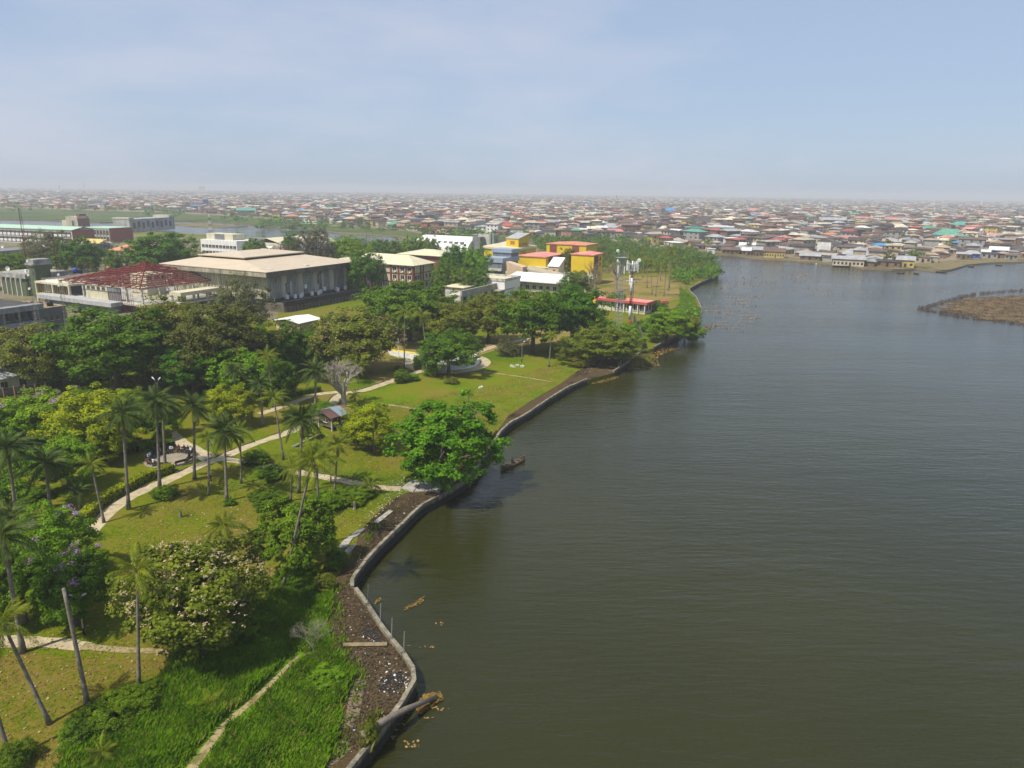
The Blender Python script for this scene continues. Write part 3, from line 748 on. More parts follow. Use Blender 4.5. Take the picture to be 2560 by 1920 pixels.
PALMS = [
    ('tall dark oil palm at the hedge, leftmost of the path palms', 278, 1100, 262, 893, 4.0, 'oil', 3),
    ('tall dark oil palm rising from the clipped round shrub on the path edge', 345, 1055, 336, 868, 4.2, 'oil', 3),
    ('oil palm standing inside the ring of benches', 357, 1012, 352, 878, 3.9, 'oil', 2),
    ('straight oil palm at the fork of the paths', 420, 1035, 417, 880, 3.9, 'oil', 2),
    ('oil palm with hanging dead fronds on the lawn right of the path fork', 490, 1083, 483, 932, 4.0, 'oil', 4),
    ('thin pale-trunked palm behind the oil palm with dead fronds', 451, 1070, 450, 944, 2.4, 'coco', 0),
    ('slim palm between the two paths, with yellowed fronds', 521, 1044, 520, 928, 2.8, 'coco', 1),
    ('leaning young coconut palm beside the hedge bend', 225, 1129, 197, 1004, 2.9, 'coco', 0),
    ('short feathery palm on the lawn behind the hedge', 174, 1103, 169, 1060, 2.2, 'oil', 0),
    ('curved coconut palm beyond the two crossing paths', 613, 993, 590, 858, 3.2, 'coco', 0),
    ('large oil palm in front of the tin-roofed shed', 645, 1065, 655, 905, 4.3, 'oil', 4),
    ('long leaning coconut palm in front of the round creeper bush', 610, 1272, 676, 992, 3.6, 'coco', 1),
    ('upright coconut palm growing out of the creeper bush', 690, 1180, 684, 982, 3.4, 'coco', 0),
    ('coconut palm right of the pair at the creeper bush', 723, 1060, 729, 962, 2.9, 'coco', 1),
    ('small coconut palm left of the pair at the creeper bush', 628, 1082, 632, 1008, 2.7, 'coco', 2),
    ('slender palm with sparse crown in the yellow-green tree', 809, 978, 805, 914, 1.9, 'coco', 0),
    ('oil palm with a skirt of dead fronds left of the grey bare tree', 681, 882, 681, 802, 4.0, 'oil', 6),
    ('tall palm in the shade left of the curved coconut palm', 568, 920, 563, 830, 3.2, 'oil', 1),
    ('tall thin coconut palm left of the fountain', 873, 797, 874, 676, 3.6, 'coco', 0),
    ('coconut palm right behind the tall thin one at the fountain', 922, 770, 912, 680, 3.6, 'coco', 0),
    ('lone coconut palm on the lawn below the two great dark trees', 1186, 792, 1191, 722, 2.7, 'coco', 1),
    ('tiny yellowing palm on the lawn behind the almond tree', 1010, 878, 1012, 850, 1.7, 'coco', 2),
    ('coconut palm cut by the left edge, leaning, above the dry slope', 108, 1564, 8, 1345, 3.0, 'coco', 0),
    ('crooked coconut palm left of the cream-podded tree', 300, 1485, 295, 1236, 3.1, 'coco', 1),
    ('coconut palm whose trunk passes before the cream-podded tree', 504, 1362, 480, 1135, 3.0, 'coco', 1),
    ('stout oil palm at the left edge beside the bottom path', 50, 1410, 6, 1165, 4.0, 'oil', 3),
    ('dark oil palm at the left edge under the golden-green tree', 36, 1120, 20, 965, 4.6, 'oil', 2),
    ('dark oil palm just right of the left-edge one', 108, 1095, 98, 1000, 4.4, 'oil', 2),
    ('lower shaded palm at the left edge above the mauve blossoms', 30, 1190, 18, 1120, 4.0, 'oil', 1),
    ('coconut palm crown in front of the grey bare tree', 773, 828, 773, 792, 2.9, 'coco', 1),
    ('palm in the shade left of the oil palm with the skirt', 590, 880, 580, 768, 3.2, 'coco', 0),
    ('shaded palm left of the fresh green tree', 508, 885, 507, 800, 3.4, 'oil', 0),
    ('young palm at the front foot of the grey bare tree', 768, 872, 767, 852, 2.2, 'coco', 1),
    ('feathery palm behind the skirted oil palm', 700, 800, 703, 738, 3.6, 'oil', 0),
    ('palm behind the red roof frame, in the dark tree', 188, 612, 190, 570, 3.4, 'coco', 1),
    ('small palm showing over the tan hall roof', 573, 585, 574, 562, 3.0, 'oil', 0),
    ('fallen-looking young palm in the tall grass at the bottom', 455, 1535, 452, 1518, 2.1, 'yel', 0),
    ('young palm beside the landing path', 803, 1068, 800, 1050, 2.4, 'coco', 0),
    ('bright yellow-green seedling palm on the dry lawn', 766, 1100, 765, 1084, 1.5, 'yel', 0),
    ('seedling palm on the lawn under the mauve-flowering tree', 390, 1118, 389, 1103, 1.0, 'yel', 0),
    ('young banana-like palm left of the shed', 632, 965, 690, 938, 2.6, 'yel', 0),
    ('low palm tuft at the bottom edge in the tall grass', 215, 1640, 215, 1632, 2.0, 'coco', 0),
]
for lb, bx, by, cx, cy, sz, kd, dd in PALMS:
    palm(lb, bx, by, cx, cy, sz, kd, dead=dd, n={'yel': 9}.get(kd))
palm('crownless dead palm trunk leaning beside the street lamp', 190, 1527, 134, 1274, 0, 'none', bend=-.35, name='dead_palm_trunk', rad=.18)
palm('leaning palm trunk cut off by the lower left corner', 22, 1640, -60, 1380, 3.0, 'coco', name='coconut_palm')
GROVE = [(1398, 622, 1398, 560), (1409, 636, 1406, 568), (1416, 640, 1424, 575), (1427, 606, 1428, 548), (1443, 628, 1452, 552), (1446, 622, 1450, 542), (1434, 640, 1440, 572), (1374, 612, 1380, 560), (1388, 600, 1392, 545), (1362, 606, 1360, 556)]
for i, (bx, by, cx, cy) in enumerate(GROVE):
    palm('tall coconut palm of the grove on the far point, %s from the phone mast' % ['third', 'fifth', 'sixth', 'seventh', 'ninth', 'last', 'eighth', 'second', 'fourth', 'nearest'][i], bx, by, cx, cy, 3.6, 'coco', n=15, group='coconut palms of the far grove')

# ------------------------------------------------------------------ campus buildings
TH = math.radians(63)
_unit = {}
def ubox(m):
    """unit box with its origin at the middle of the back face bottom; shared by alike pieces"""
    k = m.name
    if k not in _unit: _unit[k] = MB().box(-.5, .5, -.5, .5, 0, 1).mesh('piece', m)
    return _unit[k]
class B:
    """a building in its own frame: x to the right and back, y to the left and back, faces x=0 and y=0 look at the camera"""
    def __init__(s, name, label, px, z, th=TH, cat='building', group=None, dx=0, dy=0):
        p = G(px[0], px[1], z)
        s.th = th
        s.root = thing(name, label, cat, (p.x, p.y, GZ), th, group)
    def box(s, name, x0, x1, y0, y1, z0, z1, m, parent=None):
        return MB().box(x0, x1, y0, y1, z0, z1).build(name, m, parent or s.root)
    def piece(s, name, x0, x1, y0, y1, z0, z1, m, parent=None):
        return link(name, ubox(m), parent or s.root, ((x0 + x1) / 2, (y0 + y1) / 2, z0), None, (abs(x1 - x0), abs(y1 - y0), z1 - z0))
    def win(s, face, a, z, w, h, off=0., m=None, name='window'):
        m = m or GLASS
        if face == 'R': o = s.piece(name, a - w / 2, a + w / 2, off - .06, off + .1, z, z + h, m)
        else: o = s.piece(name, off - .06, off + .1, a - w / 2, a + w / 2, z, z + h, m)
        if name == 'window' and m is GLASS:
            sill = link('sill', ubox(CONC2), o, (0, -.7, -.08) if face == 'R' else (-.7, 0, -.08), None, (1.15, 1.6, .08) if face == 'R' else (1.6, 1.15, .08))
            link('frame', ubox(CREAM), o, (0, -.35, 0) if face == 'R' else (-.35, 0, 0), None, (.06, .5, 1) if face == 'R' else (.5, .06, 1))
        return o
    def hip(s, name, x0, x1, y0, y1, z0, zr, m, ov=.8, inset=None, t=.18):
        x0 -= ov; x1 += ov; y0 -= ov; y1 += ov
        w = min(x1 - x0, y1 - y0) / 2 if inset is None else inset
        if x1 - x0 > y1 - y0: ra, rb = (x0 + w, (y0 + y1) / 2, zr), (x1 - w, (y0 + y1) / 2, zr)
        else: ra, rb = ((x0 + x1) / 2, y0 + w, zr), ((x0 + x1) / 2, y1 - w, zr)
        A, Bq, C, D = (x0, y0, z0), (x1, y0, z0), (x1, y1, z0), (x0, y1, z0)
        mb = MB()
        if x1 - x0 > y1 - y0: mb.face([A, Bq, rb, ra]).face([Bq, C, rb]).face([C, D, ra, rb]).face([D, A, ra])
        else: mb.face([A, Bq, ra]).face([Bq, C, rb, ra]).face([C, D, rb]).face([D, A, ra, rb])
        lo = [(p[0], p[1], p[2] - t) for p in (A, Bq, C, D)]
        for k, (p, q) in enumerate(((A, Bq), (Bq, C), (C, D), (D, A))): mb.face([lo[k], lo[(k + 1) % 4], q, p])
        mb.face(lo[::-1])
        return mb.build(name, m, s.root)
    def gable(s, name, x0, x1, y0, y1, z0, zr, m, along='x', ov=.6, t=.15):
        mb = MB(); x0 -= ov; x1 += ov; y0 -= ov; y1 += ov
        if along == 'x':
            ym = (y0 + y1) / 2; pr = [(y0, z0), (ym, zr), (y1, z0), (y1, z0 - t), (ym, zr - t), (y0, z0 - t)]
            a = [(x0, p, q) for p, q in pr]; c = [(x1, p, q) for p, q in pr]
        else:
            xm = (x0 + x1) / 2; pr = [(x0, z0), (xm, zr), (x1, z0), (x1, z0 - t), (xm, zr - t), (x0, z0 - t)]
            a = [(p, y1, q) for p, q in pr]; c = [(p, y0, q) for p, q in pr]
        for k in range(6): mb.face([a[k], c[k], c[(k + 1) % 6], a[(k + 1) % 6]])
        mb.face([a[0], a[1], a[4], a[5]]).face([a[1], a[2], a[3], a[4]]).face([c[5], c[4], c[1], c[0]]).face([c[4], c[3], c[2], c[1]])
        return mb.build(name, m, s.root)
    def slope(s, name, x0, x1, y0, y1, z00, z10, z11, z01, m, t=.2):
        c = [(x0, y0, z00), (x1, y0, z10), (x1, y1, z11), (x0, y1, z01)]; d = [(p[0], p[1], p[2] - t) for p in c]
        mb = MB().face(c).face(d[::-1])
        for k in range(4): mb.face([d[k], d[(k + 1) % 4], c[(k + 1) % 4], c[k]])
        return mb.build(name, m, s.root)

TAN = roofmat('tan sheet roof', (.50, .42, .31), (.44, .36, .265))
CREAMR = roofmat('cream sheet roof', (.60, .55, .38), (.5, .45, .3))
WHITER = roofmat('white sheet roof', (.72, .73, .70), (.6, .6, .56))
PINKR = roofmat('faded pink sheet roof', (.56, .17, .15), (.62, .27, .2))
ORANGER = roofmat('orange sheet roof', (.55, .24, .13), (.45, .17, .1))
REDR = roofmat('red sheet roof', (.46, .06, .055), (.42, .1, .09))
MINTR = roofmat('mint green sheet roof', (.32, .5, .36), (.38, .52, .4))
GREYR = roofmat('grey sheet roof', (.38, .39, .4), (.28, .28, .28))
RUSTR = roofmat('rusty sheet roof', (.12, .06, .04), (.055, .035, .03))
YEL = mat('yellow render', (.63, .44, .012), var=.1, scale=.4, stain=.1)
BRICK = mat('red brick', (.26, .065, .035), var=.25, scale=1.6)
MAROON = mat('maroon panel', (.2, .06, .035), var=.25, scale=.8)
FLUTE = mat('grey fluted wall', (.36, .365, .345), var=.3, scale=.35, stain=.3)
PEACH = mat('peach render', (.56, .42, .28), var=.12, scale=.4, stain=.1)
BLUEG = mat('blue grey cladding', (.16, .18, .21), var=.3, scale=.5, stain=.25)
GREENP = mat('green paint', (.09, .125, .05), var=.3, scale=.4, stain=.3)
TANKB = mat('blue plastic', (.01, .05, .4), rough=.4, var=.2)
TANKK = mat('black plastic', (.02, .02, .022), rough=.45, var=.2)

# ---- the hall
b = B('assembly_hall', 'big hall with flat tan roof, dark fascia and grey fluted walls', (666, 680), 14)
HL, HW = 45., 51.
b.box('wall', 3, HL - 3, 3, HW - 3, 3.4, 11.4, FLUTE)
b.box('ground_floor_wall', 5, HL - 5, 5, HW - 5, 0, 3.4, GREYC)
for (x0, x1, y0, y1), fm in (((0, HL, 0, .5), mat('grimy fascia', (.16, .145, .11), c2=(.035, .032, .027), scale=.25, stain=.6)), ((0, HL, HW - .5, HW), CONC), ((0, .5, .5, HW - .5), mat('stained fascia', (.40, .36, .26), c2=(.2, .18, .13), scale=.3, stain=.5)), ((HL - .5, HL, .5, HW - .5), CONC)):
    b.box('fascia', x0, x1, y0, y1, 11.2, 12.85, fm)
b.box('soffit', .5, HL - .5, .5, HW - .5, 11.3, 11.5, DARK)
zi, z0 = 15.2, 12.9
o4 = [(-.15, -.15), (HL + .15, -.15), (HL + .15, HW + .15), (-.15, HW + .15)]; i4 = [(8, 18), (36, 18), (36, 40), (8, 40)]
mb = MB()
for k in range(4):
    a, c, d, e = o4[k], o4[(k + 1) % 4], i4[(k + 1) % 4], i4[k]
    mb.face([(*a, z0), (*c, z0), (*d, zi), (*e, zi)]); mb.face([(*a, z0 - .15), (*c, z0 - .15), (*c, z0), (*a, z0)])
roof = mb.build('roof', TAN, b.root)
MB().box(8.5, 35.5, 18.5, 39.5, zi - .3, zi + .9).build('clerestory', DARK, roof)
mb = MB(); xa, xb, ya, yb = 7.6, 36.4, 17.6, 40.4
mb.face([(xa, ya, zi + .9), (xb, ya, zi + .9), (xb - 8, 29, zi + 2.1), (xa + 8, 29, zi + 2.1)]).face([(xb, ya, zi + .9), (xb, yb, zi + .9), (xb - 8, 29, zi + 2.1)]).face([(xb, yb, zi + .9), (xa, yb, zi + .9), (xa + 8, 29, zi + 2.1), (xb - 8, 29, zi + 2.1)]).face([(xa, yb, zi + .9), (xa, ya, zi + .9), (xa + 8, 29, zi + 2.1)]).box(xa, xb, ya, yb, zi + .6, zi + .89)
mb.build('upper_roof', TAN, roof)
for (x, y) in ((4, 3), (20, 2), (27, 5)): MB().box(x, x + 2.2, y, y + .6, 13.2, 13.45).build('roof_patch', WHITER, roof)
bays = 5; bw = (HL - 6) / bays
for k in range(bays):
    x = 3 + k * bw
    mb = MB()
    for j in range(8): mb.box(x + .25 + j * (bw - 1.9) / 8, x + .25 + (j + .55) * (bw - 1.9) / 8, 2.72, 3.01, 3.5, 11.2)
    mb.build('fluted_panel', FLUTE, b.root)
    MB().prism([(x + bw - 1.5, 3.01), (x + bw - .5, 1.9), (x + bw - .1, 3.01)], 3.4, 11.25).build('pier', CREAM, b.root)
for k in range(6):
    y = 3 + k * (HW - 6) / 6
    mb = MB()
    for j in range(8): mb.box(2.72, 3.01, y + .25 + j * .72, y + .25 + (j + .55) * .72, 3.5, 11.2)
    mb.build('fluted_panel', CREAM, b.root); MB().prism([(3.01, y + 6.3), (3.01, y + 7.4), (2.0, y + 6.9)], 3.4, 11.25).build('pier', CREAM, b.root)
for x, z in ((3 + bw * .9, 5.0), (3 + bw * 2.9, 6.5)):
    b.box('duct', x, x + 1.3, 1.6, 2.7, z, z + 3.2, GREYC); b.box('duct_bend', x + 1.5, x + 2.6, 1.6, 2.7, z - 1.6, z + 3.6, STEEL)
ac = MB().box(-.55, .55, -.28, .28, 0, 1.35).mesh('air_conditioner', WHITE)
for i, x in enumerate((9.5, 12.4, 14.2, 16.4, 20.5, 23, 25.8, 26.9, 33, 34.2, 38)): link('air_conditioner', ac, b.root, (x, 1.2 - (i % 3) * .8, 3.0 + (.9 if i in (7,) else 0)))
link('air_conditioner', ac, b.root, (19.5, 2.3, 5.4))
b.box('terrace', 2, HL + 1.5, -4.6, 5, 0, 2.4, mat('terrace wall', (.13, .11, .08), var=.4, scale=.5, stain=.6))
for k in range(26): b.piece('fin', 2.4 + k * 1.7, 2.8 + k * 1.7, -4.9, -4.6, 0, 2.0, mat('terrace fin', (.2, .17, .12), var=.4, stain=.5))
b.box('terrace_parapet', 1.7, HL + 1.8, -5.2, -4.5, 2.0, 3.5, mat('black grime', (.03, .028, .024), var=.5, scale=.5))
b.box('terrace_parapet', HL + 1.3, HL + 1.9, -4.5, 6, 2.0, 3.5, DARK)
for k in range(9): b.piece('terrace_post', 4 + k * 4.6, 4.15 + k * 4.6, 1.5, 1.65, 2.4, 4.2, STEEL)

# ---- red steel roof frame on an unfinished building
b = B('unfinished_building', 'unfinished concrete building under a red steel pyramid roof frame', (352, 722), 9)
FL, FW, ze, zap = 33., 38., 8., 13.6
b.box('upper_floor_slab', -1.5, FL + 2, -2, FW + 1, 2.6, 3.1, CONC2)
b.box('ground_floor_wall', 2, FL - 2, 2, FW - 2, 0, 2.6, GREYC)
for i in range(6):
    for j in range(6):
        if i in (0, 5) or j in (0, 5) or (i, j) in ((2, 2), (3, 2), (2, 3), (3, 3), (2, 4)):
            b.piece('column', i * (FL - 1) / 5 + .3, i * (FL - 1) / 5 + .8, j * (FW - 1) / 5 + .3, j * (FW - 1) / 5 + .8, 3.1, ze - .5, CONC2)
for (x0, x1, y0, y1) in ((0, FL, 0, .6), (0, FL, FW - .6, FW), (0, .6, .6, FW - .6), (FL - .6, FL, .6, FW - .6)): b.box('ring_beam', x0, x1, y0, y1, ze - .5, ze, CONC2)
b.box('core_wall', FL * .4, FL * .62, FW * .4, FW * .62, 3.1, 10.2, CREAM)
for k in range(3): b.win('R', FL * (.44 + .08 * k), 8.2, 1.6, 1.4, FW * .4)
b.box('side_wall', .2, .55, FW * .45, FW * .75, 3.1, ze - .6, CREAM); b.box('side_wall', .2, .55, FW * .28, FW * .44, 3.1, ze - .6, GREYC)
for k in range(4): b.win('L', FW * .5 + k * 2.6, 6.2, 1.5, .9, .2)
cx, cy = FL / 2, FW / 2
cor = [(-1.5, -1.5), (FL + 1.5, -1.5), (FL + 1.5, FW + 1.5), (-1.5, FW + 1.5)]
def stbar(nm, p, q, w):
    MB().bar(p, q, w).build(nm, RUST, b.root)
for k in range(4):
    a, c = cor[k], cor[(k + 1) % 4]
    stbar('hip_rafter', (*a, ze), (cx, cy, zap), .3)
    for j in range(1, 12):                      # rafters meeting the hips
        t = j / 12; p = (a[0] + (c[0] - a[0]) * t, a[1] + (c[1] - a[1]) * t)
        s = min(t, 1 - t) * 2; ax, ay = ((c[0] - a[0]), (c[1] - a[1])); nrm = (-(ay) / math.hypot(ax, ay), ax / math.hypot(ax, ay))
        half = abs((cx - a[0]) * nrm[0] + (cy - a[1]) * nrm[1]) * s
        stbar('rafter', (*p, ze + .05), (p[0] + nrm[0] * half, p[1] + nrm[1] * half, ze + (zap - ze) * s), .18)
    for j in range(0, 12):                      # purlins ring by ring
        t = j / 12.4 + RND.uniform(-.012, .012)
        stbar('purlin', (a[0] + (cx - a[0]) * t, a[1] + (cy - a[1]) * t, ze + (zap - ze) * t + .2), (c[0] + (cx - c[0]) * t, c[1] + (cy - c[1]) * t, ze + (zap - ze) * t + .2), .19)
    for j in range(5):                          # lower chords and ties
        t = (j + 1) / 6; p = (a[0] + (c[0] - a[0]) * t, a[1] + (c[1] - a[1]) * t)
        stbar('tie', (*p, ze - .1), (p[0] + (cx - p[0]) * .6, p[1] + (cy - p[1]) * .6, ze - .1), .2)
        stbar('strut', (p[0] + (cx - p[0]) * .5, p[1] + (cy - p[1]) * .5, ze - .1), (p[0] + (cx - p[0]) * .5, p[1] + (cy - p[1]) * .5, ze + (zap - ze) * .5), .18)
MB().box(cx - .8, cx + .8, cy - .8, cy + .8, zap - .2, zap + .7).build('ridge_cap', RUST, b.root)
# white porch frame at its right corner and lower ramp slab at its left
b.box('porch_slab', FL * .25, FL * .72, -7.5, -2.2, 5.2, 6.3, CREAM); b.box('porch_floor', FL * .25, FL * .72, -7.5, -2.2, 2.6, 3.0, CONC2)
for x in (.26, .4, .56, .7):
    for y in (-7.3, -2.9): b.piece('porch_column', FL * x, FL * x + .5, y, y + .5, 0, 5.2, CONC2)
b.box('ramp_slab', -5.5, -1.6, FW * .2, FW + 8, 2.2, 3.5, mat('washed concrete', (.42, .42, .42), var=.25, scale=.4, stain=.35))
b.box('ramp_wall', -4.5, -1.6, FW * .22, FW + 6, 0, 2.2, GREYC)
for k in range(3): b.win('L', FW * .7 + k * 3, .8, 1.4, 1.0, -4.5)
for k in range(14): b.piece('scaffold_pole', -1.75, -1.67, 2 + k * .9, 2.08 + k * .9, 0, 6.5, RUST)

b = B('propped_frame', 'white concrete frame on rows of bamboo props, left of the red roof frame', (170, 712), 8)
b.box('roof_slab', 0, 9, 0, 19, 6.4, 7.0, CREAM); b.box('floor_slab', 0, 9, 0, 19, 2.2, 2.9, CREAM); b.box('roof_upstand', 1, 1.6, 6, 14, 7.0, 7.7, WHITE)
for y in (0, 9, 18.4):
    b.box('column', 0.05, .55, y, y + .55, 2.9, 6.4, CREAM); b.box('column', .05, .55, y, y + .55, 0, 2.2, CREAM)
BAMB = mat('bamboo', (.34, .25, .08), var=.35, scale=2)
for k in range(30):
    y = .7 + k * .6 + RND.uniform(-.1, .1)
    MB().bar((.4 + (k % 2) * .8, y, 2.9), (.4 + (k % 2) * .8, y + RND.uniform(-.25, .25), 6.4), .12).build('prop', BAMB, b.root)
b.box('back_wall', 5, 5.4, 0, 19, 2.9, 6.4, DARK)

# ---- cream classrooms, two wings
b = B('classroom_block', 'cream three-storey classroom block with brown piers and cream hipped roof', (1033, 663), 11)
zt = 9.9
b.box('wall', 0, 14, 0, 34, 0, zt, CREAM)
b.box('wing_wall', -24, -.05, 15, 29, 0, zt, CREAM)
for k, y in enumerate((.3, 3.6, 7.2, 11)): b.piece('pier', -.35, 0, y - .35, y + .35, 0, zt, MAROON)
for x in (.3, 5.0, 6.8, 13.6): b.piece('pier', x - .3, x + .3, -.35, 0, 0, zt, MAROON)
for k in range(7): b.piece('pier', -23.6 + k * 3.9, -23 + k * 3.9, 14.6, 14.95, 0, zt, MAROON)
for z in (3.0, 6.5):
    b.box('floor_band', -.3, 0, 0, 14.6, z - .12, z + .12, MAROON); b.box('floor_band', 0, 14, -.3, 0, z - .12, z + .12, MAROON); b.box('floor_band', -24, -.4, 14.65, 15, z - .12, z + .12, MAROON)
for z in (.8, 4.1, 7.4):
    for y in (2.0, 5.4, 9.2): b.win('L', y, z, 1.7, 1.6)
    for x in (1.8, 3.6, 9.2, 11.8):
        if z < 7: b.win('R', x, z, 1.3, 1.6)
    for k in range(6): b.win('R', -21.4 + k * 3.9, z, 1.6, 1.6, 15)
    for k in range(3): b.piece('air_conditioner', -.5, -.05, 1.0 + 3.6 * k, 1.8 + 3.6 * k, z - .5, z, WHITE)
b.hip('roof', 0, 14, 0, 34, zt, zt + 3.3, CREAMR, 1.0)
b.hip('wing_roof', -24, 7, 15, 29, zt - .02, zt + 3.1, CREAMR, 1.0)

b = B('red_walled_block', 'long block with cream roof and dark red walls behind the classrooms', (1100, 640), 9)
b.box('wall', 0, 18, 0, 24, 0, 7.6, MAROON); b.box('wall_band', -.1, 18, -.1, -.01, 0, 4.5, CREAM)
b.hip('roof', 0, 18, 0, 24, 8, 10.2, CREAMR, 1.2)
for k in range(6): b.win('R', 2 + k * 2.7, 2.2, 1.2, 1.8, -.1)

# ---- white school buildings behind the hall
b = B('white_school', 'white two-storey school with blue-framed windows and cream gable roof', (762, 609), 10, math.radians(66))
b.box('wall', 0, 26, 0, 17, 0, 9, mat('pale blue paint', (.6, .66, .72), var=.1, stain=.15)); b.box('lower_wall', -.12, -.01, 0, 17, 0, 4, CREAM)
for k in range(12): b.win('L', 1.2 + k * 1.3, 6.0, .9, 1.7); b.win('L', 1.2 + k * 1.3, 1.6, .9, 1.6, -.12)
b.gable('roof', 0, 26, 0, 17, 9, 12.4, CREAMR, 'x', 1.)
b = B('white_workshop', 'low cream-roofed workshop with stepped rooflights left of the white school', (700, 606), 9, math.radians(66))
b.box('wall', 0, 30, 0, 20, 0, 7.4, CREAM); b.gable('roof', 0, 30, 0, 20, 7.4, 10.2, CREAMR, 'x', .6)
for k in range(4): b.slope('rooflight', -9, -1, 3 + k * 4, 6.4 + k * 4, 4.4, 5.6, 5.6, 4.4, WHITER)
b.box('annex_wall', -9, -.1, 3, 19, 0, 4.2, WHITE)
b = B('white_office', 'white office with long window strip and grey rooftop box', (591, 603), 10)
b.box('wall', 0, 22, 0, 30, 0, 9, WHITE)
for k in range(10): b.win('L', 1.8 + k * 2.9, 4.6, 2.3, 1.5)
for k in range(10): b.win('L', 1.8 + k * 2.9, 1.0, 2.3, 1.5)
b.box('rooftop_box', 3, 12, 6, 28, 9, 12.4, CREAM); b.box('rooftop_panel', 2.9, 2.99, 13, 21, 9.1, 12.3, GREYC)
b = B('louvred_wing', 'grey wing with close upright fins right of the white office', (655, 600), 10)
b.box('wall', 0, 10, 0, 18, 0, 9.6, GREYC)
for k in range(16): b.piece('fin', -.5, 0, .4 + k * 1.1, .75 + k * 1.1, 1, 9.4, CONC)

# ---- left: long green roofed block with brick ends
b = B('green_roofed_block', 'long two-storey block with mint green roof and brick end wall', (179, 575), 11, math.radians(73))
b.box('wall', 0, 17, 0, 130, 0, 9.6, WHITE); b.box('brick_end', -.2, 17.2, -.4, -.02, 0, 9.9, BRICK)
b.gable('roof', 0, 17, -.3, 130, 10.0, 11.8, MINTR, 'y', .7)
for z in (1.2, 5.4):
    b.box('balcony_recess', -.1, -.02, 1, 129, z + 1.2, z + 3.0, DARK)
    for k in range(34): b.piece('balcony_panel', -.5, -.12, 1.6 + k * 3.8, 4.4 + k * 3.8, z, z + 1.5, WHITE)
    for k in range(34): b.piece('post', -.45, -.15, 1.0 + k * 3.8, 1.3 + k * 3.8, z - .4, z + 3.2, MAROON)
b = B('stair_tower', 'weathered stair tower with brown side above the green roof', (192, 541), 18, math.radians(73))
b.box('wall', 0, 10, 0, 11, 0, 17, mat('peeling cream', (.52, .47, .37), var=.4, scale=.35, stain=.5)); b.box('brown_side', -.1, 10.1, -.3, -.02, 0, 15.4, mat('brown render', (.2, .1, .09), var=.2)); b.box('parapet', 3, 9, 1, 4, 17, 18.6, MAROON)
b.box('low_shoulder', 0, 6, 11.05, 15, 0, 14, CREAM)
b.win('L', 4.6, 10, 1.6, 4)
b = B('brick_end_block', 'window-banded block with red brick end wall and thin mint roof', (273, 571), 11, math.radians(73))
b.box('wall', 0, 20, 0, 26, 0, 9.6, WHITE); b.box('brick_end', -.2, 20.2, -.4, -.02, 0, 10, BRICK); b.box('roof', -.4, 20.4, -.02, 26, 9.65, 10.2, MINTR)
for z in (1.0, 5.4):
    for k in range(9): b.win('L', 1.8 + k * 2.8, z, 1.9, 3.2); b.piece('fin', -.5, -.07, .2 + k * 2.8, .55 + k * 2.8, z - .5, z + 3.8, CREAM)
b = B('yellow_canopy', 'small tilted yellow canopy before the brick-ended block', (244, 604), 9, math.radians(73))
b.box('wall', 0, 8, 0, 18, 0, 6, CREAM); b.slope('roof', -3, 6, -.5, 18.5, 6, 9, 9, 6, mat('faded yellow', (.55, .45, .14), var=.2)); 
for k in range(4): b.piece('rib', -2.6, 0, 1 + k * .8, 1.3 + k * .8, 5.6, 7.2, MAROON)
b = B('weathered_grey_block', 'streaked grey concrete block standing before the marsh', (322, 549), 12, math.radians(80))
b.box('wall', 0, 62, 0, 16, 0, 11.2, mat('streaked concrete', (.42, .43, .43), c2=(.25, .24, .22), scale=.12, stain=.5)); b.box('parapet', -.3, 6, -.3, 16.3, 11.2, 12.6, CONC2); b.box('parapet', 54, 62.3, -.3, 16.3, 11.2, 13.2, CONC2)
for k in range(9): b.win('R', 6 + k * 6.2, 3 + (k % 2), 3.4, 5, 0, DARK, 'shaft_opening')
b = B('unfinished_slab_block', 'long grey flat-roofed shell with bundles of rusty rebar', (-60, 632), 8, math.radians(72))
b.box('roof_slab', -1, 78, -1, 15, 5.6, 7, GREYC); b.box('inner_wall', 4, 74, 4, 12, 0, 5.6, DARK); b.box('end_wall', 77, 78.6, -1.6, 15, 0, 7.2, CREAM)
for k in range(12): b.piece('column', k * 6.8, k * 6.8 + .7, -.6, .1, 0, 5.6, GREYC)
for k in (5, 7, 10, 11):
    for j in range(9): MB().bar((k * 6.6 + (j % 3) * .5, -1.2 + (j // 3) * .3, 0), (k * 6.6 + (j % 3) * .5, -1.2 + (j // 3) * .3, 8.6 + (j % 4) * .3), .09).build('rebar', RUST, b.root)
dish = MB()
for k in range(10):
    a0, a1 = k * PI / 5, (k + 1) * PI / 5
    dish.face([(0, 0, 0), (math.cos(a0) * .9, -.3, math.sin(a0) * .9), (math.cos(a1) * .9, -.3, math.sin(a1) * .9)])
    dish.face([(math.cos(a1) * .9, -.3, math.sin(a1) * .9), (math.cos(a0) * .9, -.3, math.sin(a0) * .9), (0, .12, 0)])
dish.bar((0, .1, 0), (0, .1, -1.2), .1)
dme = dish.mesh('satellite_dish', WHITE)
for i, (x, y, z, lb) in enumerate(((6, 616, 8.8, 'white satellite dish at the left end of the long grey shell'), (109, 612, 8.8, 'white satellite dish at the middle of the long grey shell'), (20, 671, 9.6, 'white satellite dish on the green building roof'))):
    p = G(x, y, z); tag(link('satellite_dish', dme, None, p, (0, 0, RND.uniform(-.4, .4))), lb, 'satellite dish', 'white satellite dishes')
b = B('orange_hipped_house', 'house with orange hipped roof behind the dark trees', (318, 622), 8, math.radians(68))
b.box('wall', 0, 12, 0, 12, 0, 5.8, CREAM); b.hip('roof', 0, 12, 0, 12, 6, 9, ORANGER, 1)
for k in range(4): b.win('L', 1.6 + k * 2.8, 2, 1.2, 1.6); b.win('R', 1.6 + k * 2.8, 2, 1.2, 1.6)

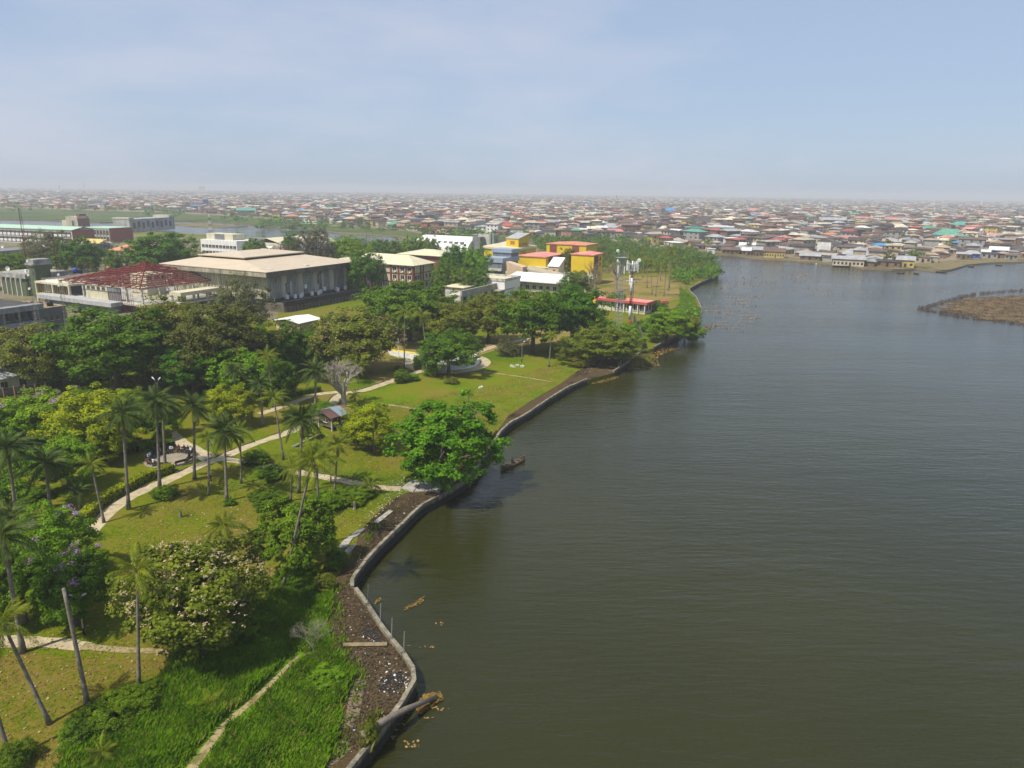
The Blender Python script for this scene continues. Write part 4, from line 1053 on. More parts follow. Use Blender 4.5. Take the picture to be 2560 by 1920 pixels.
b = B('green_building', 'green-walled building with grey roof slab at the left edge', (64, 685), 9)
b.box('wall', 0, 14, 0, 16, 0, 6.3, GREENP); b.box('roof_slab', -.8, 14.5, -.8, 17, 6.3, 7.9, mat('streaked parapet', (.4, .4, .38), c2=(.16, .16, .15), scale=.5, stain=.5)); b.box('roof', 0, 14, 0, 16, 7.9, 8.0, CONC)
for k in range(5): b.piece('column', -1.6, -1.1, 1 + k * 3, 1.5 + k * 3, 0, 6.3, CONC2)
for k in range(3): b.win('R', 2.5 + k * 3.4, 1.2, 1.6, 3.6)
for y in (3, 5): b.piece('vent', 3, 4, y, y + .9, 8, 9, WHITE)
b = B('green_water_tower', 'square green tower with flared grey cap behind the bamboo-propped frame', (83, 652), 14)
b.box('wall', 0, 5.4, 0, 3.6, 0, 11.4, GREENP)
MB().prism([(-.7, -.7), (6.1, -.7), (6.1, 4.3), (-.7, 4.3)], 11.4, 12).prism([(-.3, -.3), (5.7, -.3), (5.7, 3.9), (-.3, 3.9)], 12, 13.4).build('cap', mat('streaked parapet', (.4, .4, .38)), b.root)
MB().tube([(-.07, 1.2, 8.6), (-.02, 1.2, 8.6)], .75, 14).build('emblem', DARK, b.root)
b = B('grey_balcony_block', 'grey concrete block with deep balconies at the left edge', (-60, 782), 10)
b.box('wall', 2, 14.5, 2, 20, 0, 8.6, GREYC)
for z, w in ((8.1, 1.4), (4.3, 1.1), (.6, 1.0)): b.box('balcony_slab', -.5, 15.5, -.6, 2, z - .25, z + w - .25, mat('blue grey concrete', (.24, .25, .27), var=.3, scale=.5, stain=.35))
b.box('roof', 0, 15.5, 0, 20, 8.62, 9.0, DARK)
for k in range(4):
    b.win('R', 4 + k * 3.2, 5.6, 1.5, 1.9, 2); b.win('R', 4 + k * 3.2, 1.8, 1.5, 1.9, 2)
    b.piece('column', 2 + k * 3.6, 2.5 + k * 3.6, -.3, .2, 0, 8, GREYC)
b = B('rubble_roof_block', 'dark-walled block with rubble on its flat roof and a black tank', (82, 774), 9)
b.box('wall', 0, 8.5, 0, 16, 0, 7.8, mat('purple grey render', (.12, .115, .125), var=.3, stain=.3)); b.box('roof', -.1, 8.6, -.1, 16, 7.82, 8.0, mat('roof rubble', (.34, .27, .17), var=.5, scale=1.2, bump=1.))
for k in range(5): b.win('R', 1.2 + k * 1.6, 4.6, .6, 1.0)
heap = MB()
for k in range(60):
    x, y = RND.uniform(1, 7), RND.uniform(4, 14); s = RND.uniform(.15, .5); heap.box(x, x + s * 1.6, y, y + s, 8, 8 + s * RND.uniform(.6, 1.8))
tag(heap.build('rubble', mat('roof rubble', (.34, .27, .17)), b.root), kind='stuff')
def tank(label, px, z, m, r=.75, h=1.5):
    p = G(px[0], px[1], z)
    tag(MB().tube([(0, 0, 0), (0, 0, h * .86), (0, 0, h * .97), (0, 0, h)], [r, r, r * .6, r * .25], 14).build('water_tank', m, None, True, p), label, 'water tank')
tank('black water tank on the rubble-strewn roof', (126, 765), 9, TANKK)
tank('blue water tank on the dark flat roof behind the props', (189, 683), 8, TANKB, .8, 1.9)
tank('dark water tank just right of the blue one', (200, 682), 8, TANKK, .8, 1.4)
tank('terracotta water tank at the left hip of the red frame', (272, 676), 8.2, mat('terracotta plastic', (.4, .12, .05), rough=.5), .8, 1.7)
b = B('dark_flat_roof', 'dark flat-roofed building behind the propped frame', (165, 700), 8)
b.box('wall', 0, 16, 0, 14, 0, 6.2, GREYC); b.box('roof', -.5, 16.5, -.5, 14, 6.2, 6.9, mat('brown roof felt', (.15, .13, .11), var=.3)); b.box('parapet', 12, 18, -1.5, -.6, 5.4, 7.8, CONC2)
b = B('cream_wall_house', 'low cream house behind the iron fence at the left edge', (88, 935), 4, math.radians(58))
b.box('wall', -14, 0, 0, 9, 0, 3.4, CREAM); b.gable('roof', -14, 0, 0, 9, 3.4, 5.4, GREYR, 'x', .8)
for k in range(4): b.win('R', -12 + k * 3.2, 1.0, 1.1, 1.6)
# iron fence
fence = thing('iron_fence', 'dark iron railing on posts before the low cream house', 'fence', G(0, 1000))
o = fence.location; p0, p1 = G(-15, 1004), G(118, 985)
for k in range(6):
    p = p0.lerp(p1, k / 5) - o; MB().box(p.x - .14, p.x + .14, p.y - .14, p.y + .14, 0, 2.4).build('post', mat('rusty post', (.25, .15, .08), var=.4), fence)
for z in (.3, 1.2, 2.2): MB().bar(p0 - o + Vector((0, 0, z)), p1 - o + Vector((0, 0, z)), .07).build('rail', DARK, fence)
for k in range(66):
    p = p0.lerp(p1, (k + .5) / 66) - o; link('picket', ubox(DARK), fence, (p.x, p.y, .1), None, (.05, .05, 2.1))
lw = thing('brick_low_wall', 'low dark red brick wall right of the iron railing', 'wall', G(100, 982)); o = lw.location; p0, p1 = G(96, 984) - o, G(150, 962) - o
MB().prism(ccw([(p0.x, p0.y), (p1.x, p1.y), (p1.x + .1, p1.y + .3), (p0.x + .1, p0.y + .3)]), 0, .9).build('wall', mat('dark brick', (.13, .03, .025), var=.3, scale=2), lw)

# ---- right: yellow theatre group
b = B('yellow_theatre', 'yellow building with swept cream roof and brown base strip', (1281, 620), 13)
b.box('wall', 0, 27, 0, 16, 0, 11.2, YEL); b.box('plinth', -.1, 27.1, -.1, 16.1, 0, 1.6, MAROON)
b.slope('roof', -.6, 27.4, -.6, 17, 11.4, 11.4, 13.2, 12.2, CREAMR, .9)
for k in range(5): b.win('R', 3 + k * 2.5, 3.6, 1.1, 1.0)
MB().box(14, 18, -.45, -.02, 4.5, 6.0).build('awning', MAROON, b.root)
b.box('roof_box', 9, 21, 1.2, 8.2, 11.0, 16.0, YEL); b.slope('roof_box_roof', 8.7, 21.4, .8, 8.6, 16.1, 18.2, 18.2, 16.1, GREYR, .25)
MB().prism([(9, 1.2), (21, 1.2), (21, 8.2), (9, 8.2)], 16.0, [16.0, 17.9, 17.9, 16.0]).build('roof_box_gable', YEL, b.root)
b.win('L', 4.6, 13, 2.4, 1.8, 9, mat('rust shutter', (.36, .16, .03), var=.2))
for k in range(6): b.win('R', 10 + k * 1.7, 12.3, .8, 1.3, 1.2)
for k in range(6): b.piece('chimney_pipe', 13 + (k % 3) * 1.6, 14 + (k % 3) * 1.6, 17.5 + (k // 3) * 1.6, 18.5 + (k // 3) * 1.6, 0, 17.5, mat('green grey duct', (.2, .25, .22)))
def yellow_block(nm, lb, px, z, Lx, Wy, rm, h, gab=1.0, recess=()):
    b = B(nm, lb, px, z)
    b.box('wall', 0, Lx, 0, Wy, 0, h, YEL)
    mb = MB(); o_ = .35
    mb.face([(-o_, -o_, h), (Lx + o_, -o_, h), (Lx * .75, Wy * .5, h + gab), (Lx * .25, Wy * .5, h + gab)]).face([(Lx + o_, -o_, h), (Lx + o_, Wy + o_, h), (Lx * .75, Wy * .5, h + gab)]).face([(Lx + o_, Wy + o_, h), (-o_, Wy + o_, h), (Lx * .25, Wy * .5, h + gab), (Lx * .75, Wy * .5, h + gab)]).face([(-o_, Wy + o_, h), (-o_, -o_, h), (Lx * .25, Wy * .5, h + gab)])
    mb.box(-o_, Lx + o_, -o_, Wy + o_, h - .4, h - .02)
    mb.build('roof', rm, b.root)
    return b
b = yellow_block('yellow_block', 'rear yellow block with two brown panels and orange-pink roof', (1466, 613), 13, 16, 23, ORANGER, 12)
for y in (6, 19): b.box('brown_panel', -.15, -.01, y - 2, y + 2, 0, 11.5, MAROON)
for y in (17.6, 18.8, 20.3, 5.6, 6.6): b.piece('air_conditioner', -.7, -.16, y, y + .8, 6.2, 7.2, WHITE)
b = yellow_block('yellow_block', 'yellow block with pink roof behind the peach building', (1365, 642), 12, 19, 14, PINKR, 11)
for x in (3, 14): b.box('brown_panel', x, x + 2.6, -.6, -.01, 0, 11, MAROON)
b = yellow_block('yellow_block', 'tallest plain yellow cube with pink roof by the bare trees', (1485, 637), 14, 11, 10.5, PINKR, 13)
b.box('brown_panel', .8, 4.8, -.3, -.01, 0, 12.4, MAROON)
for k in range(4): b.box('landing', 1, 4.6, -1.1, -.3, 2.6 + k * 2.6, 2.8 + k * 2.6, DARK)
for z in (3.5, 7.5, 10): b.win('R', 8, z, 1.4, 1.6)

b = B('blue_grey_block', 'blue-grey clad block with ochre panels among the trees', (1256, 648), 12)
b.box('wall', 0, 15, 0, 9, 0, 10.6, BLUEG); b.box('roof_band', -.4, 15.4, -.4, 9.4, 9.4, 11.4, mat('blue band', (.28, .34, .42), var=.2, stain=.2)); b.box('upper_wall', 8, 15, 0, 9, 11.4, 14, BLUEG); b.box('upper_band', 7.6, 15.4, -.4, 9.4, 13, 14.6, mat('blue band', (.28, .34, .42)))
OCH = mat('ochre panel', (.45, .32, .07), var=.2)
for x, z in ((5, 1), (5, 6), (10, 3.6), (10, 8.4), (13.5, 5)): b.win('R', x, z, 2, 3, 0, OCH, 'ochre_panel')
for k in range(9): b.piece('mullion', 1 + k * 1.6, 1.12 + k * 1.6, -.14, -.02, 0, 9.3, WHITE)
for z in (2.8, 6): b.box('balcony', -1.2, 0, 0, 9, z, z + .9, CONC2)
b = B('peach_building', 'peach building with steeply sloping top and tiny vents', (1307, 668), 9)
MB().prism([(0, 0), (4.4, 0), (4.4, 13.4), (0, 13.4)], 0, [8, 8, 11, 11]).build('wall', PEACH, b.root)
b.slope('roof', .2, 4.2, .2, 13.2, 7.9, 7.9, 10.9, 10.9, DARK, .1)
for y in (3, 7.6): b.win('L', y, 5.0, 1.1, .9, 0, CREAM, 'vent')
b.win('R', 2.4, 5, .9, .9, 0, CREAM, 'vent')
b = B('beige_shed', 'long beige shed roof beside the peach building', (1400, 690), 6)
b.box('wall', 0, 8, 0, 17, 0, 4.6, PEACH); b.slope('roof', -.3, 8.3, -.3, 17.3, 4.7, 4.9, 7.6, 7.4, mat('dusty roof', (.42, .36, .25), var=.2), .2)
b = B('hoist_house', 'small tower with white sloping roof and white side wall', (1397, 666), 8.5)
MB().prism([(0, 0), (6, 0), (6, 5), (0, 5)], 0, [7.4, 10.6, 10.6, 7.4]).build('wall', WHITE, b.root); b.box('front_wall', -.08, -.01, 0, 5, 2, 7.3, PEACH)
b.slope('roof', -.4, 6.3, -.3, 5.3, 7.4, 10.9, 10.9, 7.4, WHITER, .2); b.win('L', 2.2, 4.4, .9, 1.6, -.08, MAROON)
b.box('lean_to', 1, 7, 5.1, 16, 0, 6.2, CONC2); b.box('lean_to_roof', .6, 7.2, 5.1, 16.3, 6.2, 6.5, CREAMR)
b = B('olive_walled_yard', 'olive-cream yard building with spiked parapet', (1466, 702), 5.6)
b.box('wall', 0, 12, 0, 13, 0, 4.4, mat('olive cream', (.42, .36, .17), var=.15)); b.box('roof', .1, 11.9, .1, 12.9, 4.41, 4.5, CONC2)
for (x0, x1, y0, y1) in ((12, 12.3, 0, 13), (0, 12, 13.02, 13.3)): b.box('parapet', x0, x1, y0, y1, 0, 6.2, CONC2)
for k in range(12): b.piece('spike', 11.95, 12.05, .6 + k, .7 + k, 4.5, 6.9, DARK)
b = B('white_roofed_hall', 'long low hall with wide white roof behind the two great trees', (1420, 712), 5)
b.box('wall', 1, 11, 1, 27, 0, 4, CONC2); b.slope('roof', -1, 12, -1, 28.5, 4.4, 6.4, 6.4, 4.4, WHITER, .3)
for k in range(8): b.win('L', 3 + k * 3, 1, 1.4, 1.6, 1)
b = B('parapet_block', 'flat cream roof inside a streaked white parapet', (1262, 704), 7)
b.box('wall', 0, 13, 0, 14, 0, 6, WHITE); b.slope('roof', .4, 12.6, .4, 13.6, 6.2, 6.2, 6.5, 6.5, CREAMR, .15)
for (x0, x1, y0, y1) in ((-.2, 13.2, -.2, .3), (-.2, .3, .31, 13.7), (-.2, 13.2, 13.71, 14.2), (12.7, 13.2, .31, 13.7)): b.box('parapet', x0, x1, y0, y1, 6.0, 7.0, mat('streaked white', (.6, .58, .52), c2=(.3, .28, .24), scale=.7, stain=.6))
b = B('grey_parapet_walk', 'long grey parapet walkway running to the parapet block', (1180, 722), 6)
b.box('parapet', -8, 24, -.6, 0, 3.2, 5.2, CONC); b.box('wall', -8, 24, 0, 5, 0, 3.6, CONC2); b.box('deck', 14, 26, -4, -.62, 2.6, 3.0, CONC)
for k in range(5): b.piece('column', 15 + k * 2.4, 15.4 + k * 2.4, -3.8, -3.4, 0, 2.6, CONC)
for k in range(4): b.win('R', -5 + k * 5, 1, 2.2, 1.8)
b = B('small_cream_roof', 'small cream-roofed lodge at the left of the grey parapet walkway', (1158, 715), 6)
b.box('wall', 0, 8, 0, 8, 0, 4.4, mat('streaked white', (.6, .58, .52))); b.hip('roof', 0, 8, 0, 8, 4.4, 5.5, CREAMR, .6)
b.win('L', 3, 2.8, 1.6, .9, 0, mat('faded yellow', (.55, .45, .14)), 'sign'); b.win('R', 3, 1, 1.2, 2); b.win('R', 5.5, 1, 1.2, 2)
# barrel-roofed hall
b = B('barrel_roofed_hall', 'hall with white curved barrel roof and grey stair towers', (1168, 605), 11)
n = 12; mb = MB()
for k in range(n):
    a0, a1 = PI * k / n, PI * (k + 1) / n
    q0, q1 = (14 - 14 * math.cos(a0), 4 + 8.2 * math.sin(a0)), (14 - 14 * math.cos(a1), 4 + 8.2 * math.sin(a1))
    mb.face([(q1[0], 0, q1[1]), (q1[0], 38, q1[1]), (q0[0], 38, q0[1]), (q0[0], 0, q0[1])]).face([(q0[0], 0, 0), (q1[0], 0, 0), (q1[0], 0, q1[1]), (q0[0], 0, q0[1])])
mb.build('roof', WHITER, b.root); b.box('wall', -.2, 28.2, .3, 38, 0, 4.0, CREAM)
b.box('end_tower', 6, 12, -5, -.05, 0, 12.6, GREYC); b.box('end_tower', 14, 24, -7, -.05, 0, 13.6, GREYC); b.box('end_tower', 26, 31, -4, -.05, 0, 12, GREYC); b.box('fin', 12.6, 13.4, -8, -.1, 0, 14, CONC2)
for k in range(8): b.piece('vent', 1.5 + k * .35, 4 + k * .35, 4 + k * 4, 6 + k * 4, 8.6, 9.6, GREYC)
# pavilion with red roof, kiosk, yellow walls by the mast
b = B('red_roofed_pavilion', 'low open pavilion with bright red flat roof edge by the mast', (1616, 757), 5, math.radians(56))
b.box('wall', .6, 6, .6, 19, 0, 3.4, CREAM); b.box('roof', -.3, 7.2, -.3, 20, 3.6, 3.9, PINKR); b.box('roof_edge', -.5, 7.4, -.5, -.31, 3.3, 4.1, REDR); b.box('roof_edge', -.5, -.31, -.3, 20.2, 3.3, 4.1, REDR)
for k in range(5): b.win('L', 1.6 + k * 2.3, 1.0, 1.7, 2.0, .6)
for k in range(2): b.win('R', 2.2 + k * 2.3, 1.0, 1.6, 1.9, .6)
for k in range(6): b.piece('post', -.15, .1, .4 + k * 2.5, .65 + k * 2.5, 0, 3.4, WHITE)
b = B('yellow_wall', 'bright yellow garden wall in front of the red-roofed pavilion', (1602, 776), 2, math.radians(56), 'wall')
b.box('wall', 0, .4, 0, 24, 0, 1.0, mat('bright yellow paint', (.75, .6, .01), var=.1)); b.box('block', 3, 8, 17, 20.5, 0, 3.4, mat('bright yellow paint', (.75, .6, .01)))
for k in range(4): b.box('pier', -.1, .5, k * 6, k * 6 + .5, 0, 1.2, WHITE)
b = B('red_kiosk', 'tiny kiosk with rounded red roof on the grass bank', (1664, 755), 4)
b.box('wall', 0, 2.2, 0, 2.2, 0, 2.3, WHITE); b.win('R', 1.1, .2, .9, 1.7)
MB().prism([(-.5, -.5), (2.7, -.5), (2.7, 2.7), (-.5, 2.7)], 2.3, 2.9).prism([(-.1, -.1), (2.3, -.1), (2.3, 2.3), (-.1, 2.3)], 2.9, 3.3).build('roof', REDR, b.root)
def umbrella(lb, px, c):
    p = G(*px); root = thing('parasol', lb, 'parasol', p, 0, 'parasols under the great trees')
    MB().tube([(0, 0, 0), (0, 0, 2.4)], .04, 5).build('pole', STEEL, root)
    mb = MB()
    for k in range(8): mb.face([(0, 0, 2.6), (1.5 * math.cos(k * PI / 4), 1.5 * math.sin(k * PI / 4), 2.0), (1.5 * math.cos((k + 1) * PI / 4), 1.5 * math.sin((k + 1) * PI / 4), 2.0)])
    mb.build('canopy', mat('canvas %.2f%.2f' % c[:2], c, var=.15), root)
umbrella('blue canopy under the right great dark tree', (1500, 795), (.05, .3, .5)); umbrella('yellow canopy between the great trees and the mast', (1462, 828), (.7, .5, .02)); umbrella('second yellow canopy right of the first', (1492, 820), (.72, .5, .02)); umbrella('small sky-blue canopy under the great trees', (1455, 815), (.1, .4, .6)); umbrella('pale blue canopy low under the left great dark tree', (1340, 790), (.15, .4, .6))
# hut with white roof near the hall
b = B('white_roofed_hut', 'low hut with white sheet roof below the hall terrace', (748, 806), 4)
b.box('wall', .3, 8, .3, 9, 0, 2.6, PEACH); b.gable('roof', 0, 8.4, 0, 9.4, 2.8, 3.6, WHITER, 'x', .5)
b.box('yellow_lean_to', 8.4, 11, -.6, 3, 0, 1.9, mat('bright yellow paint', (.75, .6, .01)))
b = B('gate_screen', 'pale blue grey ornamental gate wall right of the hall terrace', (960, 722), 4, TH, 'wall')
b.box('wall', 0, 12, 0, .5, 0, 2.6, mat('pale grey paint', (.5, .54, .58), var=.15))
for k in range(5): b.box('pillar', k * 2.8, k * 2.8 + .6, -.2, .7, 0, 3.6, WHITE); MB().tube([(k * 2.8 + .3, .25, 3.6), (k * 2.8 + .3, .25, 4.3)], [.4, .05], 6).build('finial', WHITE, b.root)
# tin-roofed shed
b = B('tin_shed', 'timber shed with patched rusty and blue-grey tin roof', (827, 1038), 4, math.radians(50))
b.box('wall', .4, 4, .4, 4, .5, 2.4, WOOD)
for x in (.3, 3.9):
    for y in (.3, 3.9): b.piece('post', x - .1, x + .1, y - .1, y + .1, 0, 2.7, CONC2)
for k in range(5):
    mm = (RUSTR, RUSTR, mat('blue tin', (.2, .25, .3), rough=.5, var=.2), mat('blue tin', (.2, .25, .3)), roofmat('brown tin', (.16, .07, .05)))[k]
    b.slope('roof_sheet', -.5 + k * 1.0, .48 + k * 1.0, -.5, 2.3, 2.6 + .02 * (k % 2), 2.6 + .02 * (k % 2), 3.4, 3.4, mm, .05); b.slope('roof_sheet', -.5 + k * 1.0, .48 + k * 1.0, 2.3, 5, 3.4, 3.4, 2.6, 2.6, mm, .05)
b.win('R', 1.5, .8, 1.0, 1.5, .4); b.win('R', 3.1, .9, .8, 1.2, .4); b.win('L', 2, 1.3, 1.0, .9, .4)

# ---- masts
def lattice(mb, w0, w1, z0, z1, n, th, cx=0, cy=0, tri=False):
    k = 3 if tri else 4
    def leg(i, t):
        a = 2 * PI * i / k + PI / 4; w = (w0 + (w1 - w0) * t) * .7071
        return Vector((cx + math.cos(a) * w, cy + math.sin(a) * w, z0 + (z1 - z0) * t))
    for i in range(k): mb.tube([leg(i, 0), leg(i, 1)], th, 4)
    for j in range(n):
        for i in range(k):
            mb.tube([leg(i, j / n), leg((i + 1) % k, j / n)], th * .5, 3); mb.tube([leg(i, j / n), leg((i + 1) % k, (j + 1) / n)], th * .45, 3)
p = G(1545, 815); ht = height_at(p, 628) - GZ
root = thing('lattice_mast', 'grey four-legged lattice phone mast with top platform', 'mast', p, .3)
mb = MB(); lattice(mb, 1.7, 1.7, 0, ht - 1.8, 17, .07); mb.build('lattice', STEEL, root)
mb = MB(); lattice(mb, 3.0, 3.0, ht - 1.8, ht, 1, .05); mb.box(-1.5, 1.5, -1.5, 1.5, ht - 1.9, ht - 1.8); mb.build('platform', STEEL, root)
PANEL = mat('antenna panel', (.7, .7, .66), rough=.5, var=.08)
for i in range(6):
    a = i * 1.05 + .2; link('antenna', ubox(PANEL), root, (math.cos(a) * 1.9 + .8, math.sin(a) * 1.9, ht - 6.4), (0, 0, a), (.16, .26, 2.1 + .3 * (i % 2)))
for z, x in ((ht + .1, -1.4), (ht - 2.8, -1.1)):
    MB().tube([(x, -.2, z), (x, -.45, z)], [.5, .42], 12).build('microwave_dish', WHITE, root)
p = G(1572, 832); ht = height_at(p, 652) - GZ
root = thing('monopole', 'red and white banded monopole crowned with white antenna panels', 'mast', p)
RP, WP = mat('red mast paint', (.3, .06, .03), var=.2), mat('white mast paint', (.62, .66, .72), var=.12)
fr_ = [0, .09, .19, .38, .53, .77, .81, 1.0]
for k in range(7):
    r0, r1 = .40 - .12 * fr_[k], .40 - .12 * fr_[k + 1]
    MB().tube([(0, 0, ht * fr_[k]), (0, 0, ht * fr_[k + 1])], [r0, r1], 12).build('band', (WP, RP, WP, RP, WP, RP, STEEL)[k], root, True)
for i in range(9):
    a = i * 2 * PI / 9; rr = 1.6; zz = ht - 3.2 - (3.4 if i in (2, 6) else 0) + .3 * (i % 3)
    link('antenna', ubox(PANEL), root, (math.cos(a) * rr, math.sin(a) * rr, zz), (0, 0, a), (.18, .3, 2.8))
for z in (ht - 2.6, ht - .9, ht - 5.6):
    mb = MB()
    for i in range(9): a, c = i * 2 * PI / 9, (i + 1) * 2 * PI / 9; mb.bar((math.cos(a) * 1.75, math.sin(a) * 1.75, z), (math.cos(c) * 1.75, math.sin(c) * 1.75, z), .07); mb.bar((0, 0, z), (math.cos(a) * 1.75, math.sin(a) * 1.75, z), .06)
    mb.build('antenna_frame', STEEL, root)
MB().tube([(1.6, -1, ht + .2), (1.6, -1.3, ht + .2)], [.55, .45], 12).build('microwave_dish', WHITE, root)
MB().tube([(.62, -.3, 0), (.5, -.25, ht - 3)], .07, 4).build('cable_run', DARK, root)
for lb, bx, by, ty, w in (('tall thin red and white lattice mast at the far left before the props', 103, 860, 520, .9), ('red-topped lattice mast standing before the bamboo props', 172, 850, 582, .8)):
    p = G(bx, by); ht = height_at(p, ty) - GZ; root = thing('lattice_mast', lb, 'mast', p)
    mb = MB(); lattice(mb, w, w * .8, 0, ht * .62, 16, .035, tri=True); mb.build('lattice', CONC, root)
    mb = MB(); lattice(mb, w * .8, w * .35, ht * .62, ht, 12, .035, tri=True); mb.build('upper_lattice', RUST, root)
    for i in range(3): MB().tube([(.3 * i - .3, -.5, ht * (.42 + .1 * i)), (.3 * i - .3, -.75, ht * (.42 + .1 * i))], [.32, .26], 10).build('microwave_dish', WHITE, root)
# boundary wall at the water
bw_ = thing('boundary_wall', 'grey block boundary wall stepping down to the water', 'wall', G(1612, 874)); o = bw_.location
for i, (q0, q1, h) in enumerate((((1611, 874), (1603, 846), 2.3), ((1603, 846), (1594, 820), 2.0), ((1594, 820), (1586, 803), 2.0))):
    a, c = G(*q0) - o, G(*q1) - o
    MB().prism(ccw([(a.x, a.y), (c.x, c.y), (c.x - .35, c.y), (a.x - .35, a.y)]), -.8, h).build('wall_panel', mat('mossy block wall', (.11, .105, .085), var=.5, scale=1.2, stain=.5), bw_)

# ------------------------------------------------------------------ bushes, hedges, undergrowth
def bush(label, bx, by, hw, ph, kind, name='bush', group=None):
    b = V(bx, by); r = metres(hw * VS, b); h = max(.4, height_at(b, (by - ph) * VS) - GZ)
    root = thing(name, label, 'bush', b, 0, group)
    link('crown', CROWNS[kind][NTREE[0] % 2], root, (0, 0, h * .38), (0, 0, RND.uniform(0, 6.28)), (r * 1.1, r * 1.1, h * .62)); NTREE[0] += 1
    MB().tube([(0, 0, -.05), (0, 0, h * .4)], [.09, .05], 5).build('stem', BARK, root)
    return root
for row in [
    ('clipped round dark shrub at the foot of the path palm', 357, 1074, 28, 26, 'mid'), ('grey-green round bush beyond the fountain path', 1098, 768, 27, 40, 'grey'), ('low dark bush at the foot of the lone lawn palm', 560, 1078, 22, 22, 'mid'),
    ('dark bush right of the small coconut palm', 590, 1085, 32, 26, 'mid'), ('wide low bush left of the creeper-covered bush', 575, 1095, 30, 24, 'mid'), ('leafy bush behind the leaning palm pair', 700, 1100, 40, 40, 'light'),
    ('bush on the landing path below the slim palm', 745, 1085, 42, 26, 'mid'), ('bush beside the landing path near the young palm', 775, 1075, 34, 24, 'mid'), ('dark weedy bush at the right foot of the creeper bush', 725, 1225, 26, 40, 'mid'),
    ('tawny bush between the tall grass and the mud', 700, 1275, 24, 36, 'olive'), ('spiky-topped dark bush on the lawn left of the fountain', 868, 826, 18, 32, 'mid'), ('low bush right of the spiky one', 893, 822, 14, 16, 'light'),
    ('small clipped tree left of the fountain wall', 903, 798, 12, 34, 'mid'), ('leafy shrub growing against the fountain wall', 930, 812, 18, 44, 'light'), ('round clipped ball by the flagpole', 859, 800, 8, 12, 'mid'),
    ('low bush in the shade of the fountain tree', 977, 828, 16, 14, 'olive'), ('dark hedge-like bush left of the shed', 640, 905, 26, 24, 'mid'), ('bush at the back of the shed', 700, 890, 28, 22, 'light'),
    ('yellow-leaved bush before the shed', 672, 945, 24, 30, 'lime'), ('feathery bush right of the shed', 765, 950, 30, 34, 'lime'), ('dark bush on the crossing of the paths', 555, 1000, 30, 30, 'mid'),
    ('low creeping thicket at the foot of the dead palm trunk', 235, 1560, 62, 48, 'mid'), ('second half of the creeping thicket, nearer the crooked palm', 300, 1525, 50, 40, 'mid'), ('dark thicket patch at the lower end of the dry slope', 180, 1590, 48, 40, 'mid'),
    ('bush at the lower left corner beside the cut palm', 35, 1650, 40, 50, 'mid'), ('green bush in the tall grass under the cream-podded tree', 395, 1375, 50, 50, 'mid'), ('dark bush right of the trunk before the cream-podded tree', 555, 1370, 40, 60, 'mid'),
    ('bush at the left foot of the cream-podded tree', 345, 1330, 44, 60, 'mid'), ('small bush on the mud edge above the timber beam', 705, 1480, 40, 36, 'light'), ('tuft of straw-coloured scrub on the sea wall', 800, 1605, 22, 50, 'yolive'),
    ('clipped kidney hedge on the back lawn', 190, 860, 26, 16, 'light'), ('smaller clipped hedge ball on the back lawn', 160, 850, 12, 12, 'light'), ('shrub below the iron fence', 32, 880, 22, 22, 'mid'),
    ('green bush along the sea wall of the point', 1505, 725, 20, 22, 'light'), ('bush hanging over the sea wall below the point', 1497, 735, 14, 16, 'mid'), ('scrub on the bank under the khaki tree', 1250, 790, 30, 24, 'olive'),
    ('low scrub at the left end of the boundary bank', 1225, 775, 26, 22, 'yolive'), ('leafy shrub by the pavilion steps', 1395, 715, 26, 26, 'light'), ('shrub beside the red kiosk', 1420, 672, 24, 26, 'mid'),
    ('bush at the foot of the monopole', 1358, 730, 26, 30, 'mid'), ('dark bush left of the lattice mast', 1320, 735, 28, 34, 'mid'), ('shrub at the base of the dark left-edge palms', 70, 1080, 40, 30, 'mid'),
    ('shrub with broad leaves below the mauve-flowering tree', 215, 1262, 26, 30, 'mid'), ('round weedy bush on the lawn by the pair of path palms', 497, 1090, 14, 14, 'mid'), ('sprawling bush between the crossing paths and the curved palm', 590, 1030, 34, 26, 'mid'),
]:
    bush(*row)
def hedge(label, px, w, h, kind, seed):
    pts = [Vector((q[0], q[1], 0)) for q in P2(px)]
    root = thing('hedge', label, 'hedge', (pts[0].x, pts[0].y, GZ)); o = Vector((pts[0].x, pts[0].y, 0))
    rng = np.random.default_rng(seed); P, Nn = [], []
    for i in range(len(pts) - 1):
        a, c = pts[i] - o, pts[i + 1] - o; ln = (c - a).length; tv = (c - a).normalized(); nv = Vector((-tv.y, tv.x, 0))
        n = int(ln * 230)
        t = rng.uniform(0, 1, n); s = rng.uniform(-1, 1, n); zt = rng.uniform(0, 1, n)
        sel = rng.uniform(0, 1, n) < .5
        s = np.where(sel, s, np.sign(s)); z = np.where(sel, 1., zt)
        pos = np.array(a)[None] + np.array(c - a)[None] * t[:, None] + np.array(nv)[None] * (s * w / 2)[:, None]
        pos[:, 2] = z * h + rng.normal(size=n) * .06
        nn = np.where(sel[:, None], np.array([0, 0, 1.]), np.array(nv)[None] * np.sign(s)[:, None]) + rng.normal(size=(n, 3)) * .5
        P.append(pos); Nn.append(nn)
    link('foliage', quads_mesh('foliage', leaf_quads(np.concatenate(P), np.concatenate(Nn), .13, rng, .7), _M['leaves ' + kind]), root)
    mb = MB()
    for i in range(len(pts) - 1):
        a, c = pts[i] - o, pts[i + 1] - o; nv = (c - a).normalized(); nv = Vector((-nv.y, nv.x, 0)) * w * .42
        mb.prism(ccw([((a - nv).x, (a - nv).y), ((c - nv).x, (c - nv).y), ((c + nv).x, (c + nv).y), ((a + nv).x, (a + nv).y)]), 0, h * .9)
    mb.build('twigs', mat('hedge twigs', (.03, .035, .012), var=.4, scale=2), root)
